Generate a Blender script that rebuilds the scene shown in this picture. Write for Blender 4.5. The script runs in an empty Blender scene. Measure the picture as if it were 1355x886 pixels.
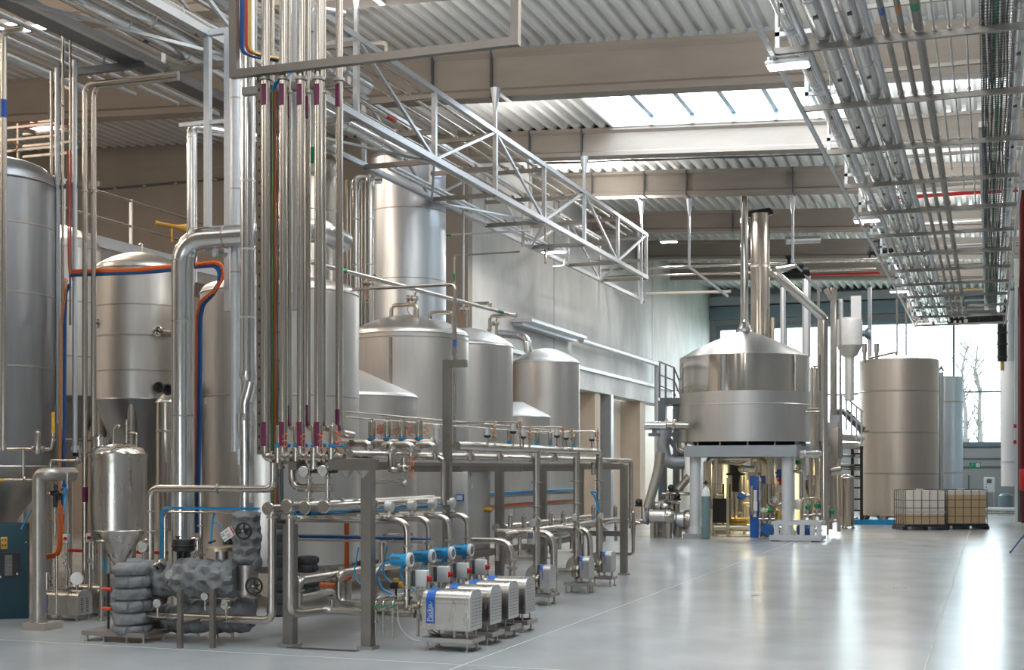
import bpy, bmesh, math, random
from mathutils import Vector, Matrix, noise
random.seed(7)
R = math.radians
COL = bpy.context.scene.collection
SC = bpy.context.scene

# ------------------------------------------------------------------ survey
# The camera stands at the origin of the plan, 1.8 m above the floor. The hall runs along +Y.
F = 1750.0; TH = math.atan(632 / 1750.0); S, C = math.sin(TH), math.cos(TH); H = 1.8; HY = 620.0
def P(px, py, d):
    u = (px - 677.5) / F; v = (HY - py) / F
    return Vector((d * (-S + u * C), d * (C + u * S), H + d * v))
def dX(px, X): return X / (-S + (px - 677.5) / F * C)
def dY(px, Y): return Y / (C + (px - 677.5) / F * S)
def dZ(py, Z): return (Z - H) * F / (HY - py)
def G(px, py, z=0.0): return P(px, py, dZ(py, z))
def PX(px, py, X): return P(px, py, dX(px, X))
def PY(px, py, Y): return P(px, py, dY(px, Y))
def dep(p): return -S * p[0] + C * p[1]
def path(p0, *mv):
    """runs of pipe square to the hall: 'X',px / 'Y',px / 'Z',py go along that axis up to a surveyed line; 'x','y','z' go by metres"""
    p = Vector(p0); out = [p.copy()]
    for k, a in zip(mv[::2], mv[1::2]):
        if k == 'X':
            u = (a - 677.5) / F; d = p.y / (C + u * S); p.x = d * (-S + u * C)
        elif k == 'Y':
            u = (a - 677.5) / F; d = p.x / (-S + u * C); p.y = d * (C + u * S)
        elif k == 'Z':
            p.z = H + dep(p) * (HY - a) / F
        elif k == 'x': p.x += a
        elif k == 'y': p.y += a
        elif k == 'z': p.z += a
        elif k == 'a': p = p + Vector(a)
        out.append(p.copy())
    return out

# ------------------------------------------------------------------ materials
MATS = {}
def mat(name, col, rough=0.5, metal=0.0, noise_amt=0.0, nscale=6.0, stretch=(1, 1, 1), rvar=0.0, bump=0.0, bscale=40.0, emit=None, estr=0, coat=0.0, spec=None, aniso=0.0, col2=None, alpha=None):
    m = bpy.data.materials.new(name); m.use_nodes = True; nt = m.node_tree; n = nt.nodes; l = nt.links
    b = n['Principled BSDF']
    b.inputs['Base Color'].default_value = (*col, 1); b.inputs['Roughness'].default_value = rough; b.inputs['Metallic'].default_value = metal
    if coat: b.inputs['Coat Weight'].default_value = coat; b.inputs['Coat Roughness'].default_value = 0.12
    if spec is not None: b.inputs['Specular IOR Level'].default_value = spec
    if aniso: b.inputs['Anisotropic'].default_value = aniso
    if emit: b.inputs['Emission Color'].default_value = (*emit, 1); b.inputs['Emission Strength'].default_value = estr
    if noise_amt or rvar or bump:
        tc = n.new('ShaderNodeNewGeometry'); mp = n.new('ShaderNodeMapping'); mp.inputs['Scale'].default_value = stretch
        l.new(tc.outputs['Position'], mp.inputs['Vector'])
        nz = n.new('ShaderNodeTexNoise'); nz.inputs['Scale'].default_value = nscale; nz.inputs['Detail'].default_value = 6; nz.inputs['Roughness'].default_value = 0.6
        l.new(mp.outputs['Vector'], nz.inputs['Vector'])
        if noise_amt:
            mx = n.new('ShaderNodeMix'); mx.data_type = 'RGBA'
            c2 = col2 or tuple(c * (1 - noise_amt) for c in col)
            c1 = col if col2 else tuple(min(1, c * (1 + noise_amt * 0.6)) for c in col)
            mx.inputs['A'].default_value = (*c1, 1); mx.inputs['B'].default_value = (*c2, 1)
            rm = n.new('ShaderNodeMapRange'); rm.inputs['From Min'].default_value = 0.3; rm.inputs['From Max'].default_value = 0.7
            l.new(nz.outputs['Fac'], rm.inputs['Value']); l.new(rm.outputs['Result'], mx.inputs['Factor'])
            l.new(mx.outputs['Result'], b.inputs['Base Color'])
        if rvar:
            rr = n.new('ShaderNodeMapRange'); rr.inputs['From Min'].default_value = 0.3; rr.inputs['From Max'].default_value = 0.7
            rr.inputs['To Min'].default_value = max(0.02, rough - rvar); rr.inputs['To Max'].default_value = rough + rvar
            l.new(nz.outputs['Fac'], rr.inputs['Value']); l.new(rr.outputs['Result'], b.inputs['Roughness'])
        if bump:
            nb = n.new('ShaderNodeTexNoise'); nb.inputs['Scale'].default_value = bscale; nb.inputs['Detail'].default_value = 4
            l.new(mp.outputs['Vector'], nb.inputs['Vector'])
            bp = n.new('ShaderNodeBump'); bp.inputs['Strength'].default_value = bump; bp.inputs['Distance'].default_value = 0.02
            l.new(nb.outputs['Fac'], bp.inputs['Height']); l.new(bp.outputs['Normal'], b.inputs['Normal'])
    MATS[name] = m
    return m
mat('steel', (0.56, 0.53, 0.49), 0.29, 1, 0.06, 3, (4, 4, 0.6), 0.05)
mat('steel_pipe', (0.50, 0.46, 0.415), 0.24, 1)
mat('steel_dull', (0.43, 0.405, 0.375), 0.42, 1, 0.06, 5)
mat('steel_tank', (0.66, 0.63, 0.60), 0.36, 1, 0.05, 2, (5, 5, 0.25), 0.04)
mat('steel_dark', (0.34, 0.35, 0.365), 0.36, 1, 0.10, 2, (3, 3, 0.3), 0.05)
mat('steel_blue', (0.60, 0.64, 0.69), 0.38, 1, 0.06, 2, (4, 4, 0.3), 0.05)
mat('steel_polished', (0.64, 0.60, 0.56), 0.10, 1, 0, 3, (4, 4, 0.2), 0.02)
mat('steel_brushed', (0.60, 0.59, 0.58), 0.40, 1, 0.04, 2, (5, 5, 0.2), 0.04)
mat('white_steel', (0.70, 0.70, 0.69), 0.42, 0.8)
mat('steel_bronze', (0.60, 0.535, 0.475), 0.42, 1, 0.05, 2, (5, 5, 0.2), 0.03)
mat('steel_warm', (0.60, 0.54, 0.48), 0.22, 1, 0.04, 2, (5, 5, 0.2), 0.03)
mat('cladding', (0.68, 0.68, 0.68), 0.20, 1, 0.04, 4, (1, 1, 1), 0.05, 0.05, 14)
mat('galv', (0.58, 0.60, 0.63), 0.42, 0.75, 0.06, 18)
mat('galv_dull', (0.34, 0.32, 0.30), 0.5, 0.75, 0.08, 14)  # galv with rack underside shade put into it; also other darker steelwork
mat('profile', (0.27, 0.245, 0.22), 0.38, 0.9, 0.06, 6)
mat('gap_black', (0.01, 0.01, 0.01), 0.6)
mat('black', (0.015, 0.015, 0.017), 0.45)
mat('black_matt', (0.02, 0.024, 0.027), 0.8, 0, 0.3, 20, (1, 1, 1), 0, 0.3, 30)
mat('rubber', (0.03, 0.03, 0.035), 0.6)
mat('beam_concrete', (0.34, 0.295, 0.255), 0.8, 0, 0.12, 1.2, (0.5, 1, 2), 0, 0.08, 30)
mat('wall_concrete', (0.50, 0.50, 0.49), 0.62, 0, 0.22, 0.8, (1, 1, 0.5), 0.06, 0.06, 20)
mat('wall_brown', (0.33, 0.29, 0.25), 0.75, 0, 0.12, 0.9, (1, 1, 0.5), 0, 0.06, 20)
mat('cream', (0.80, 0.73, 0.62), 0.55, 0, 0.03, 2)
mat('beige_concrete', (0.56, 0.47, 0.38), 0.75, 0, 0.08, 2)
mat('white_paint', (0.80, 0.81, 0.82), 0.45)
mat('light_panel', (0.60, 0.62, 0.62), 0.5, 0, 0.03, 1)
mat('grey_panel', (0.36, 0.38, 0.39), 0.5, 0, 0.03, 1)
mat('roof_sheet', (0.80, 0.81, 0.79), 0.36, 0.25, 0.04, 1.5, (3, 0.4, 1))
mat('window_metal', (0.16, 0.22, 0.26), 0.4, 0.3)
mat('bar_blue', (0.38, 0.50, 0.58), 0.4, 0.3)
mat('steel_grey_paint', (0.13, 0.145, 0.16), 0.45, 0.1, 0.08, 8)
mat('plat_grey', (0.33, 0.35, 0.37), 0.42, 0.3, 0.05, 6)
mat('leg_grey', (0.56, 0.57, 0.58), 0.45, 0.1, 0.05, 6)
mat('teal_cabinet', (0.012, 0.045, 0.062), 0.38)
mat('teal_bottle', (0.15, 0.235, 0.25), 0.4)
mat('blue', (0.01, 0.10, 0.42), 0.4)
mat('blue_bright', (0.0, 0.25, 0.55), 0.35)
mat('blue_label', (0.005, 0.09, 0.42), 0.4)
mat('clear_hose', (0.36, 0.38, 0.40), 0.3)
mat('blue_cable', (0.005, 0.07, 0.24), 0.5)
mat('sky_hose', (0.02, 0.30, 0.60), 0.35)
mat('orange', (0.72, 0.13, 0.02), 0.5)
mat('red', (0.55, 0.012, 0.012), 0.4)
mat('dark_red', (0.16, 0.008, 0.010), 0.45)
mat('red_cable', (0.45, 0.05, 0.03), 0.5)
mat('purple', (0.14, 0.012, 0.06), 0.45)
mat('green', (0.0, 0.24, 0.10), 0.45)
mat('green_sign', (0.0, 0.33, 0.15), 0.5)
mat('yellow', (0.60, 0.33, 0.04), 0.45)
mat('brass_yellow', (0.45, 0.27, 0.05), 0.5)
mat('cable_green', (0.05, 0.22, 0.06), 0.5)
mat('cable_grey', (0.10, 0.11, 0.12), 0.5)
mat('white', (0.66, 0.66, 0.64), 0.4)
mat('dial', (0.45, 0.44, 0.42), 0.3)
mat('pump_blue', (0.02, 0.10, 0.30), 0.4)
mat('copper_wire', (0.55, 0.22, 0.08), 0.45)
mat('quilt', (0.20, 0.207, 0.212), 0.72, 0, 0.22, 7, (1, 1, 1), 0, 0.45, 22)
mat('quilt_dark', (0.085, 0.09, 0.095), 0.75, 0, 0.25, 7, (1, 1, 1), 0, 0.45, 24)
mat('brass_steel', (0.62, 0.50, 0.36), 0.4, 0.8)
mat('red_orange', (0.75, 0.06, 0.015), 0.45)
mat('brass_pipe', (0.66, 0.60, 0.50), 0.28, 0.95)  # steel pipe colour with the yellow light under the kettle mixed in
mat('white_green', (0.45, 0.62, 0.55), 0.5)
mat('brass', (0.62, 0.45, 0.18), 0.35, 0.9)
mat('screen', (0.55, 0.62, 0.68), 0.25)
mat('ibc_white', (0.80, 0.75, 0.68), 0.5, 0, 0.03, 3)
mat('ibc_tan', (0.62, 0.44, 0.25), 0.5, 0, 0.04, 3)
mat('ground_out', (0.30, 0.33, 0.25), 0.9, 0, 0.2, 0.5)
mat('bark', (0.10, 0.095, 0.09), 0.9, 0, 0.2, 6)
mat('lamp_on', (1, 1, 1), 0.4, emit=(1.0, 0.97, 0.92), estr=14)
mat('drain_metal', (0.30, 0.29, 0.28), 0.4, 0.8)
mat('joint_line', (0.50, 0.50, 0.495), 0.55)
def glass_mat(name, tint, gl=0.06):
    m = bpy.data.materials.new(name); m.use_nodes = True; nt = m.node_tree; nt.nodes.clear()
    o = nt.nodes.new('ShaderNodeOutputMaterial'); mx = nt.nodes.new('ShaderNodeMixShader'); t = nt.nodes.new('ShaderNodeBsdfTransparent'); g = nt.nodes.new('ShaderNodeBsdfGlossy')
    t.inputs['Color'].default_value = (*tint, 1); g.inputs['Roughness'].default_value = 0.02; mx.inputs[0].default_value = gl
    nt.links.new(t.outputs[0], mx.inputs[1]); nt.links.new(g.outputs[0], mx.inputs[2]); nt.links.new(mx.outputs[0], o.inputs[0]); MATS[name] = m
glass_mat('glass', (0.93, 0.98, 0.98))
glass_mat('roof_glass', (0.95, 0.98, 1.0), 0.03)
def floor_mat():
    m = mat('floor_concrete', (0.47, 0.485, 0.49), 0.30)
    nt = m.node_tree; n = nt.nodes; l = nt.links; b = n['Principled BSDF']
    g = n.new('ShaderNodeNewGeometry')
    def nz(sc, st, det=5):
        mp = n.new('ShaderNodeMapping'); mp.inputs['Scale'].default_value = st; l.new(g.outputs['Position'], mp.inputs['Vector'])
        x = n.new('ShaderNodeTexNoise'); x.inputs['Scale'].default_value = sc; x.inputs['Detail'].default_value = det; l.new(mp.outputs['Vector'], x.inputs['Vector']); return x
    a = nz(0.9, (1, 0.8, 1)); c = nz(1.3, (1, 0.7, 1), 7)
    ad = n.new('ShaderNodeMath'); ad.operation = 'ADD'; l.new(a.outputs['Fac'], ad.inputs[0]); l.new(c.outputs['Fac'], ad.inputs[1])
    cr = n.new('ShaderNodeValToRGB'); cr.color_ramp.elements[0].position = 0.32; cr.color_ramp.elements[0].color = (0.335, 0.345, 0.35, 1)
    cr.color_ramp.elements[1].position = 0.68; cr.color_ramp.elements[1].color = (0.43, 0.45, 0.47, 1)
    hf = n.new('ShaderNodeMath'); hf.operation = 'MULTIPLY'; hf.inputs[1].default_value = 0.5; l.new(ad.outputs[0], hf.inputs[0])
    l.new(hf.outputs[0], cr.inputs['Fac']); l.new(cr.outputs['Color'], b.inputs['Base Color'])
    rr = n.new('ShaderNodeMapRange'); rr.inputs['From Min'].default_value = 0.3; rr.inputs['From Max'].default_value = 0.7; rr.inputs['To Min'].default_value = 0.20; rr.inputs['To Max'].default_value = 0.23
    l.new(c.outputs['Fac'], rr.inputs['Value']); l.new(rr.outputs['Result'], b.inputs['Roughness'])
floor_mat()

# ------------------------------------------------------------------ mesh building
def basis(d):
    d = Vector(d).normalized(); a = Vector((0, 0, 1)) if abs(d.z) < 0.9 else Vector((1, 0, 0))
    u = d.cross(a).normalized(); return u, d.cross(u).normalized()
class MB:
    def __init__(s): s.v = []; s.f = []; s.M = None
    def add(s, vs, fs):
        o = len(s.v)
        if s.M is not None: vs = [s.M @ Vector(v) for v in vs]
        s.v += [tuple(v) for v in vs]; s.f += [tuple(i + o for i in f) for f in fs]; return s
    def box(s, c, size, rz=0.0, bev=0.0, rot=None):
        m = rot if rot is not None else Matrix.Rotation(rz, 3, 'Z'); c = Vector(c); x, y, z = (q / 2 for q in size)
        if bev <= 0:
            vs = [c + m @ Vector((a * x, b * y, e * z)) for a in (-1, 1) for b in (-1, 1) for e in (-1, 1)]
            return s.add(vs, [(0, 1, 3, 2), (4, 6, 7, 5), (0, 4, 5, 1), (2, 3, 7, 6), (0, 2, 6, 4), (1, 5, 7, 3)])
        bm = bmesh.new(); bmesh.ops.create_cube(bm, size=1)
        for v in bm.verts: v.co = Vector((v.co.x * size[0], v.co.y * size[1], v.co.z * size[2]))
        bmesh.ops.bevel(bm, geom=list(bm.edges), offset=bev, segments=2, affect='EDGES', profile=0.5)
        bm.verts.index_update(); vs = [c + m @ v.co for v in bm.verts]; fs = [[v.index for v in f.verts] for f in bm.faces]; bm.free()
        return s.add(vs, fs)
    def bb(s, x0, x1, y0, y1, z0, z1, bev=0.0): return s.box(((x0 + x1) / 2, (y0 + y1) / 2, (z0 + z1) / 2), (abs(x1 - x0), abs(y1 - y0), abs(z1 - z0)), 0, bev)
    def bar(s, a, b, w, h=None, roll=0.0, bev=0.0):
        """square bar from a to b, w wide (level), h high"""
        a, b = Vector(a), Vector(b); h = h or w; d = b - a; L = d.length; z = d / L
        up = Vector((0, 0, 1)) if abs(z.z) < 0.98 else Vector((0, 1, 0))
        x = up.cross(z).normalized(); y = z.cross(x)
        if roll: q = Matrix.Rotation(roll, 3, z); x, y = q @ x, q @ y
        return s.box((a + b) / 2, (w, h, L), 0, bev, Matrix((x, y, z)).transposed())
    def cyl(s, a, b, r, r2=None, seg=20, caps=True):
        a, b = Vector(a), Vector(b); r2 = r if r2 is None else r2; u, w = basis(b - a); vs = []
        for p, q in ((a, r), (b, r2)):
            for i in range(seg):
                t = 2 * math.pi * i / seg; vs.append(p + (u * math.cos(t) + w * math.sin(t)) * q)
        fs = [(i, (i + 1) % seg, seg + (i + 1) % seg, seg + i) for i in range(seg)]
        if caps: fs += [tuple(range(seg - 1, -1, -1)), tuple(range(seg, 2 * seg))]
        return s.add(vs, fs)
    def disc(s, p, ax, r, w=0.01, seg=20):
        ax = Vector(ax).normalized(); p = Vector(p); return s.cyl(p - ax * w / 2, p + ax * w / 2, r, None, seg)
    def tube(s, pts, r, bend=None, seg=12, closed=False, caps=True, sub=6):
        pts = [Vector(p) for p in pts]; bend = 2.2 * r if bend is None else bend; q = []
        if closed: q = pts
        else:
            q.append(pts[0])
            for i in range(1, len(pts) - 1):
                a, p, b = pts[i - 1], pts[i], pts[i + 1]; d0 = (p - a); d1 = (b - p)
                if d0.length < 1e-6 or d1.length < 1e-6: continue
                l0, l1 = d0.length, d1.length; d0 = d0 / l0; d1 = d1 / l1; ang = d0.angle(d1, 0)
                if ang < 0.03: q.append(p); continue
                t = min(bend * math.tan(ang / 2), l0 * 0.49, l1 * 0.49); s0 = p - d0 * t; s1 = p + d1 * t
                n = max(2, int(sub * ang / 1.57) + 1)
                for k in range(n + 1):
                    w = k / n; q.append(s0 * (1 - w) ** 2 + p * 2 * w * (1 - w) + s1 * w * w)
            q.append(pts[-1])
        n = len(q); vs = []; u = None
        for i in range(n):
            if closed: d = q[(i + 1) % n] - q[i - 1]
            else: d = q[min(i + 1, n - 1)] - q[max(i - 1, 0)]
            d = d.normalized()
            if u is None: u, w = basis(d)
            else:
                u = (u - d * u.dot(d)); u = u.normalized() if u.length > 1e-6 else basis(d)[0]; w = d.cross(u)
            rr = r[i] if isinstance(r, (list, tuple)) else r
            for j in range(seg):
                t = 2 * math.pi * j / seg; vs.append(q[i] + (u * math.cos(t) + w * math.sin(t)) * rr)
        fs = []
        for i in range(n if closed else n - 1):
            k = (i + 1) % n
            for j in range(seg): fs.append((i * seg + j, i * seg + (j + 1) % seg, k * seg + (j + 1) % seg, k * seg + j))
        if caps and not closed: fs += [tuple(range(seg - 1, -1, -1)), tuple(range((n - 1) * seg, n * seg))]
        return s.add(vs, fs)
    def lathe(s, prof, o=(0, 0, 0), ax=(0, 0, 1), seg=40):
        o = Vector(o); ax = Vector(ax).normalized(); u, w = basis(ax)
        if abs(ax.z) > 0.99: u, w = Vector((1, 0, 0)), Vector((0, 1, 0)) * (1 if ax.z > 0 else -1)
        vs = []; fs = []; rows = []
        for r, h in prof:
            if r < 1e-5: rows.append([len(vs)]); vs.append(o + ax * h)
            else:
                rows.append(list(range(len(vs), len(vs) + seg)))
                for i in range(seg):
                    t = 2 * math.pi * i / seg; vs.append(o + ax * h + (u * math.cos(t) + w * math.sin(t)) * r)
        for a, b in zip(rows, rows[1:]):
            for i in range(seg):
                j = (i + 1) % seg
                if len(a) == 1 and len(b) == 1: break
                if len(a) == 1: fs.append((a[0], b[j], b[i]))
                elif len(b) == 1: fs.append((a[i], a[j], b[0]))
                else: fs.append((a[i], a[j], b[j], b[i]))
        return s.add(vs, fs)
    def torus(s, c, ax, R_, r, seg=28, s2=8):
        u, w = basis(ax); c = Vector(c)
        return s.tube([c + (u * math.cos(2 * math.pi * i / seg) + w * math.sin(2 * math.pi * i / seg)) * R_ for i in range(seg)], r, seg=s2, closed=True)
    def ball(s, c, r, seg=14, sq=1.0):
        n = 8; return s.lathe([(r * math.sin(math.pi * i / n), -r * sq * math.cos(math.pi * i / n)) for i in range(n + 1)], c, seg=seg)
    def build(s, name, m, parent=None, origin=None, sharp=35):
        me = bpy.data.meshes.new(name)
        if parent is not None: o = parent['_o']; o = Vector(o)
        elif origin is not None: o = Vector(origin)
        else:
            xs = [v[0] for v in s.v]; ys = [v[1] for v in s.v]; zs = [v[2] for v in s.v]
            o = Vector(((min(xs) + max(xs)) / 2, (min(ys) + max(ys)) / 2, min(zs)))
        me.from_pydata([(v[0] - o.x, v[1] - o.y, v[2] - o.z) for v in s.v], [], s.f)
        me.polygons.foreach_set('use_smooth', [True] * len(me.polygons)); me.update()
        bm = bmesh.new(); bm.from_mesh(me); bmesh.ops.recalc_face_normals(bm, faces=bm.faces); bm.to_mesh(me); bm.free()
        me.set_sharp_from_angle(angle=R(sharp))
        me.materials.append(MATS[m]); ob = bpy.data.objects.new(name, me); COL.objects.link(ob)
        if parent is not None: ob.parent = parent
        else: ob.location = o
        ob['_o'] = tuple(o)
        return ob
LABELS = {}
def tag(o, label, cat, group=None, kind=None):
    o['label'] = label; o['category'] = cat
    if group: o['group'] = group
    if kind: o['kind'] = kind
    LABELS.setdefault(label, []).append(o.name)
    return o
def thing(name, label, cat, loc=(0, 0, 0), group=None):
    o = bpy.data.objects.new(name, None); COL.objects.link(o); o.location = loc; o.empty_display_size = 0.1; o['_o'] = tuple(loc)
    return tag(o, label, cat, group)
def struct(mb, name, m, sharp=35):
    o = mb.build(name, m, sharp=sharp); o['kind'] = 'structure'; return o
def one(mb, name, m, label, cat, group=None): return tag(mb.build(name, m), label, cat, group)
def place(root, loc, rz=0.0):
    """moves a thing that was modelled about the origin to where it stands"""
    root.location = loc; root.rotation_euler = (0, 0, rz); return root
def dup(root, loc, rz=0.0, label=None):
    r = root.copy(); COL.objects.link(r); r.location = loc; r.rotation_euler = (0, 0, rz)
    if label: r['label'] = label
    for ch in list(root.children):
        c = ch.copy(); COL.objects.link(c); c.parent = r
        for g in list(ch.children):
            e = g.copy(); COL.objects.link(e); e.parent = c
    return r
def text_mb(body, size, M, depth=0.001):
    cu = bpy.data.curves.new('lettering', 'FONT'); cu.body = body; cu.size = size; cu.extrude = depth; cu.align_x = 'CENTER'; cu.align_y = 'CENTER'
    ob = bpy.data.objects.new('lettering', cu); COL.objects.link(ob); dg = bpy.context.evaluated_depsgraph_get(); dg.update()
    me = ob.evaluated_get(dg).to_mesh(); mb = MB(); mb.add([M @ v.co for v in me.vertices], [tuple(p.vertices) for p in me.polygons])
    ob.evaluated_get(dg).to_mesh_clear(); bpy.data.objects.remove(ob); bpy.data.curves.remove(cu); return mb
# ------------------------------------------------------------------ camera
cam = bpy.data.cameras.new('camera'); co = bpy.data.objects.new('camera', cam); COL.objects.link(co); SC.camera = co
cam.sensor_width = 36; cam.lens = 36 * F / 1355; cam.shift_y = (HY - 443) / 1355; cam.shift_x = 0; cam.clip_end = 400
co.location = (0, 0, H); co.rotation_euler = (R(90), 0, TH)

# ------------------------------------------------------------------ the hall
XL, XR, YB, YF, YC = -12.0, 1.25, 60.0, -9.0, 30.35       # left wall, right wall, far wall, near wall, cross wall of the left bay
XB = -27.0
def zb(x): return 9.07 - 0.048 * (x + 6.3)                 # underside of the roof beams
BH = 0.97
def zr(x, y=0): return zb(x) + (BH if y < 24.9 else 0.66)
BEAMS = [-6.3, -1.1, 4.1, 9.3, 14.2, 19.0, 24.9, 30.25, 35.05, 40.9, 46.5, 52.0]
b = MB(); b.bb(XB, XR, YF, YB, -0.3, 0); struct(b, 'floor', 'floor_concrete')
for i, y in enumerate(BEAMS):
    x0 = XB if y < YC + 1 else XL - 0.3
    b = MB()
    prof = [(-0.20, 0), (0.20, 0), (0.20, 0.13), (0.11, 0.20), (0.11, 0.80), (0.20, 0.88), (0.20, BH), (-0.20, BH), (-0.20, 0.88), (-0.11, 0.80), (-0.11, 0.20), (-0.20, 0.13)]
    if y > 25: prof = [(a, z * 0.66 / BH) for a, z in prof]
    n = len(prof); vs = [(x, y + a, zb(x) + z) for x in (x0, XR + 0.2) for a, z in prof]
    b.add(vs, [(k, (k + 1) % n, n + (k + 1) % n, n + k) for k in range(n)] + [tuple(range(n)), tuple(range(n, 2 * n))])
    struct(b, 'beam_%d' % (i + 1), 'beam_concrete', 20)
SKX0, SKX1 = PY(808, 165, 29.9).x, -2.6
SKY_BAYS = [(-1.1, 4.1), (9.3, 14.2), (24.9, 30.25)]  # first two bays are unseen rooflights, added to bring in daylight
def sheet(x0, x1, y0, y1):
    b = MB(); pitch = 0.31; n = max(1, round((x1 - x0) / pitch)); pitch = (x1 - x0) / n; prof = []
    for k in range(n):
        a = x0 + k * pitch
        prof += [(a, 0.0), (a + pitch * 0.34, 0.0), (a + pitch * 0.52, 0.14), (a + pitch * 0.82, 0.14)]
    prof.append((x1, 0.0)); m = len(prof)
    vs = [(x, y, zr(x, y0 + 0.01) + z) for y in (y0, y1) for x, z in prof]
    b.add(vs, [(k, k + 1, m + k + 1, m + k) for k in range(m - 1)]); return b
edges = [YF] + BEAMS + [YB + 0.3]; k = 0
for y0, y1 in zip(edges, edges[1:]):
    if (y0, y1) in SKY_BAYS:
        for a, c in ((XB, SKX0), (SKX1, XR + 0.2)):
            k += 1; struct(sheet(a, c, y0, y1), 'roof_%d' % k, 'roof_sheet', 20)
    else:
        k += 1; struct(sheet(XB if y1 < YC + 1 else XL - 0.3, XR + 0.2, y0, y1), 'roof_%d' % k, 'roof_sheet', 20)
# outer roof skin keeps daylight out above the sheets
for j, (y0, y1) in enumerate(zip(edges, edges[1:])):
    spans = ((XB, SKX0), (SKX1, XR + 0.3)) if (y0, y1) in SKY_BAYS else ((XB, XR + 0.3),)
    for a, c in spans:
        b = MB(); vs = [(x, y, zr(x, y0 + 0.01) + z) for x in (a, c) for y in (y0, y1) for z in (0.17, 0.32)]
        b.add(vs, [(0, 1, 3, 2), (4, 6, 7, 5), (0, 4, 5, 1), (2, 3, 7, 6), (0, 2, 6, 4), (1, 5, 7, 3)])
        struct(b, 'roof_skin_%d' % (j + 1), 'grey_panel')
b = MB(); b.add([(x, y, zb(x) + z) for x in (XB, XR + 0.3) for y in (24.98, 25.08) for z in (0.6, 1.5)], [(0, 1, 3, 2), (4, 6, 7, 5), (0, 4, 5, 1), (2, 3, 7, 6), (0, 2, 6, 4), (1, 5, 7, 3)]); struct(b, 'beam_upstand', 'grey_panel')  # added filler closing the roof step so daylight does not leak in
# rooflights: white curb, blue-grey glazing bars, panes
for j, (y0, y1) in enumerate(SKY_BAYS):
    b = MB(); ya, yb_ = y0 + 0.22, y1 - 0.22; zr_ = zr; zq = lambda x: zr_(x, y0 + 0.01)
    for x in (SKX0, SKX1): b.box((x, (ya + yb_) / 2, zq(x) + 0.17), (0.06, yb_ - ya, 0.34))
    for y in (ya - 0.03, yb_ + 0.03):
        vs = [(x, yy, zq(x) + z) for x in (SKX0, SKX1) for yy in (y - 0.04, y + 0.04) for z in (0, 0.32)]
        b.add(vs, [(0, 1, 3, 2), (4, 6, 7, 5), (0, 4, 5, 1), (2, 3, 7, 6), (0, 2, 6, 4), (1, 5, 7, 3)])
    w = struct(b, 'window_roof_%d' % (j + 1), 'white_paint'); w['_o'] = w['_o']
    nb = 6; bars = MB(); pane = MB()
    for q in range(nb + 1):
        x = SKX0 + (SKX1 - SKX0) * q / nb
        if 0 < q < nb:
            bars.bar((x, ya, zq(x) + 0.27), (x, yb_, zq(x) + 0.27), 0.11, 0.13); bars.bar((x, yb_ - 0.02, zq(x)), (x, yb_ - 0.02, zq(x) + 0.24), 0.10, 0.07)
    vs = [(x, y, zq(x) + 0.34) for x in (SKX0, SKX1) for y in (ya, yb_)]; pane.add(vs, [(0, 1, 3, 2)])
    bars.build('glazing_bar', 'bar_blue', w); pane.build('pane', 'roof_glass', w)

# walls
b = MB(); ZL = 5.0
b.bb(XL - 0.25, XL, YC, YB, ZL, 10.6); b.bb(XL - 0.25, XL, 57, YB, 0, ZL); w = struct(b, 'wall_left', 'wall_concrete')
for i, px in enumerate((733, 863)):
    y = PX(px, 400, XL).y; b = MB(); b.bb(XL - 0.01, XL + 0.006, y - 0.02, y + 0.02, ZL, 10.2); struct(b, 'trim_%d' % (i + 1), 'steel_grey_paint')
b = MB(); b.bb(XL - 0.55, XL + 0.05, YC, YB - 8, 4.28, ZL - 0.12); struct(b, 'beam_lintel', 'wall_concrete')
b = MB(); b.bb(XL - 0.02, XL + 0.14, YC, YB - 8, ZL - 0.12, ZL - 0.02); struct(b, 'trim_ledge', 'white_paint')
b = MB(); b.bb(XL - 0.95, XL - 0.75, YC, YB, 0, 4.4); struct(b, 'wall_cream', 'cream')
for i, (px, w_, m) in enumerate(((786, 0.62, 'beige_concrete'), (802, 0.30, 'plat_grey'), (846, 0.75, 'beige_concrete'), (700, 0.6, 'beige_concrete'))):
    p = PX(px, 600, XL - 0.05); b = MB(); b.bb(XL - 0.75, XL - 0.02 if m != 'plat_grey' else XL + 0.12, p.y, p.y + w_, 0, 4.28); struct(b, 'column_%d' % (i + 1), m)
b = MB(); b.bb(XB, XL, YC - 0.3, YC, 0, 11.2); struct(b, 'wall_cross', 'wall_brown')
b = MB(); b.bb(XB - 0.2, XB, YF, YC, 0, 11.6); struct(b, 'wall_bay', 'light_panel')
b = MB(); b.bb(XR, XR + 0.25, YF, YB, 0, 10.2); struct(b, 'wall_right', 'grey_panel')
b = MB()                                                       # near wall behind the photographer, with an unseen gate opening added and sized for daylight
for x0, x1, z0, z1 in ((XB, -9, 0, 11.5), (-4, XR, 0, 10.8), (-9, -4, 2.6, 10.8)): b.bb(x0, x1, YF - 0.3, YF, z0, z1)
struct(b, 'wall_near', 'light_panel')
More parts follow.
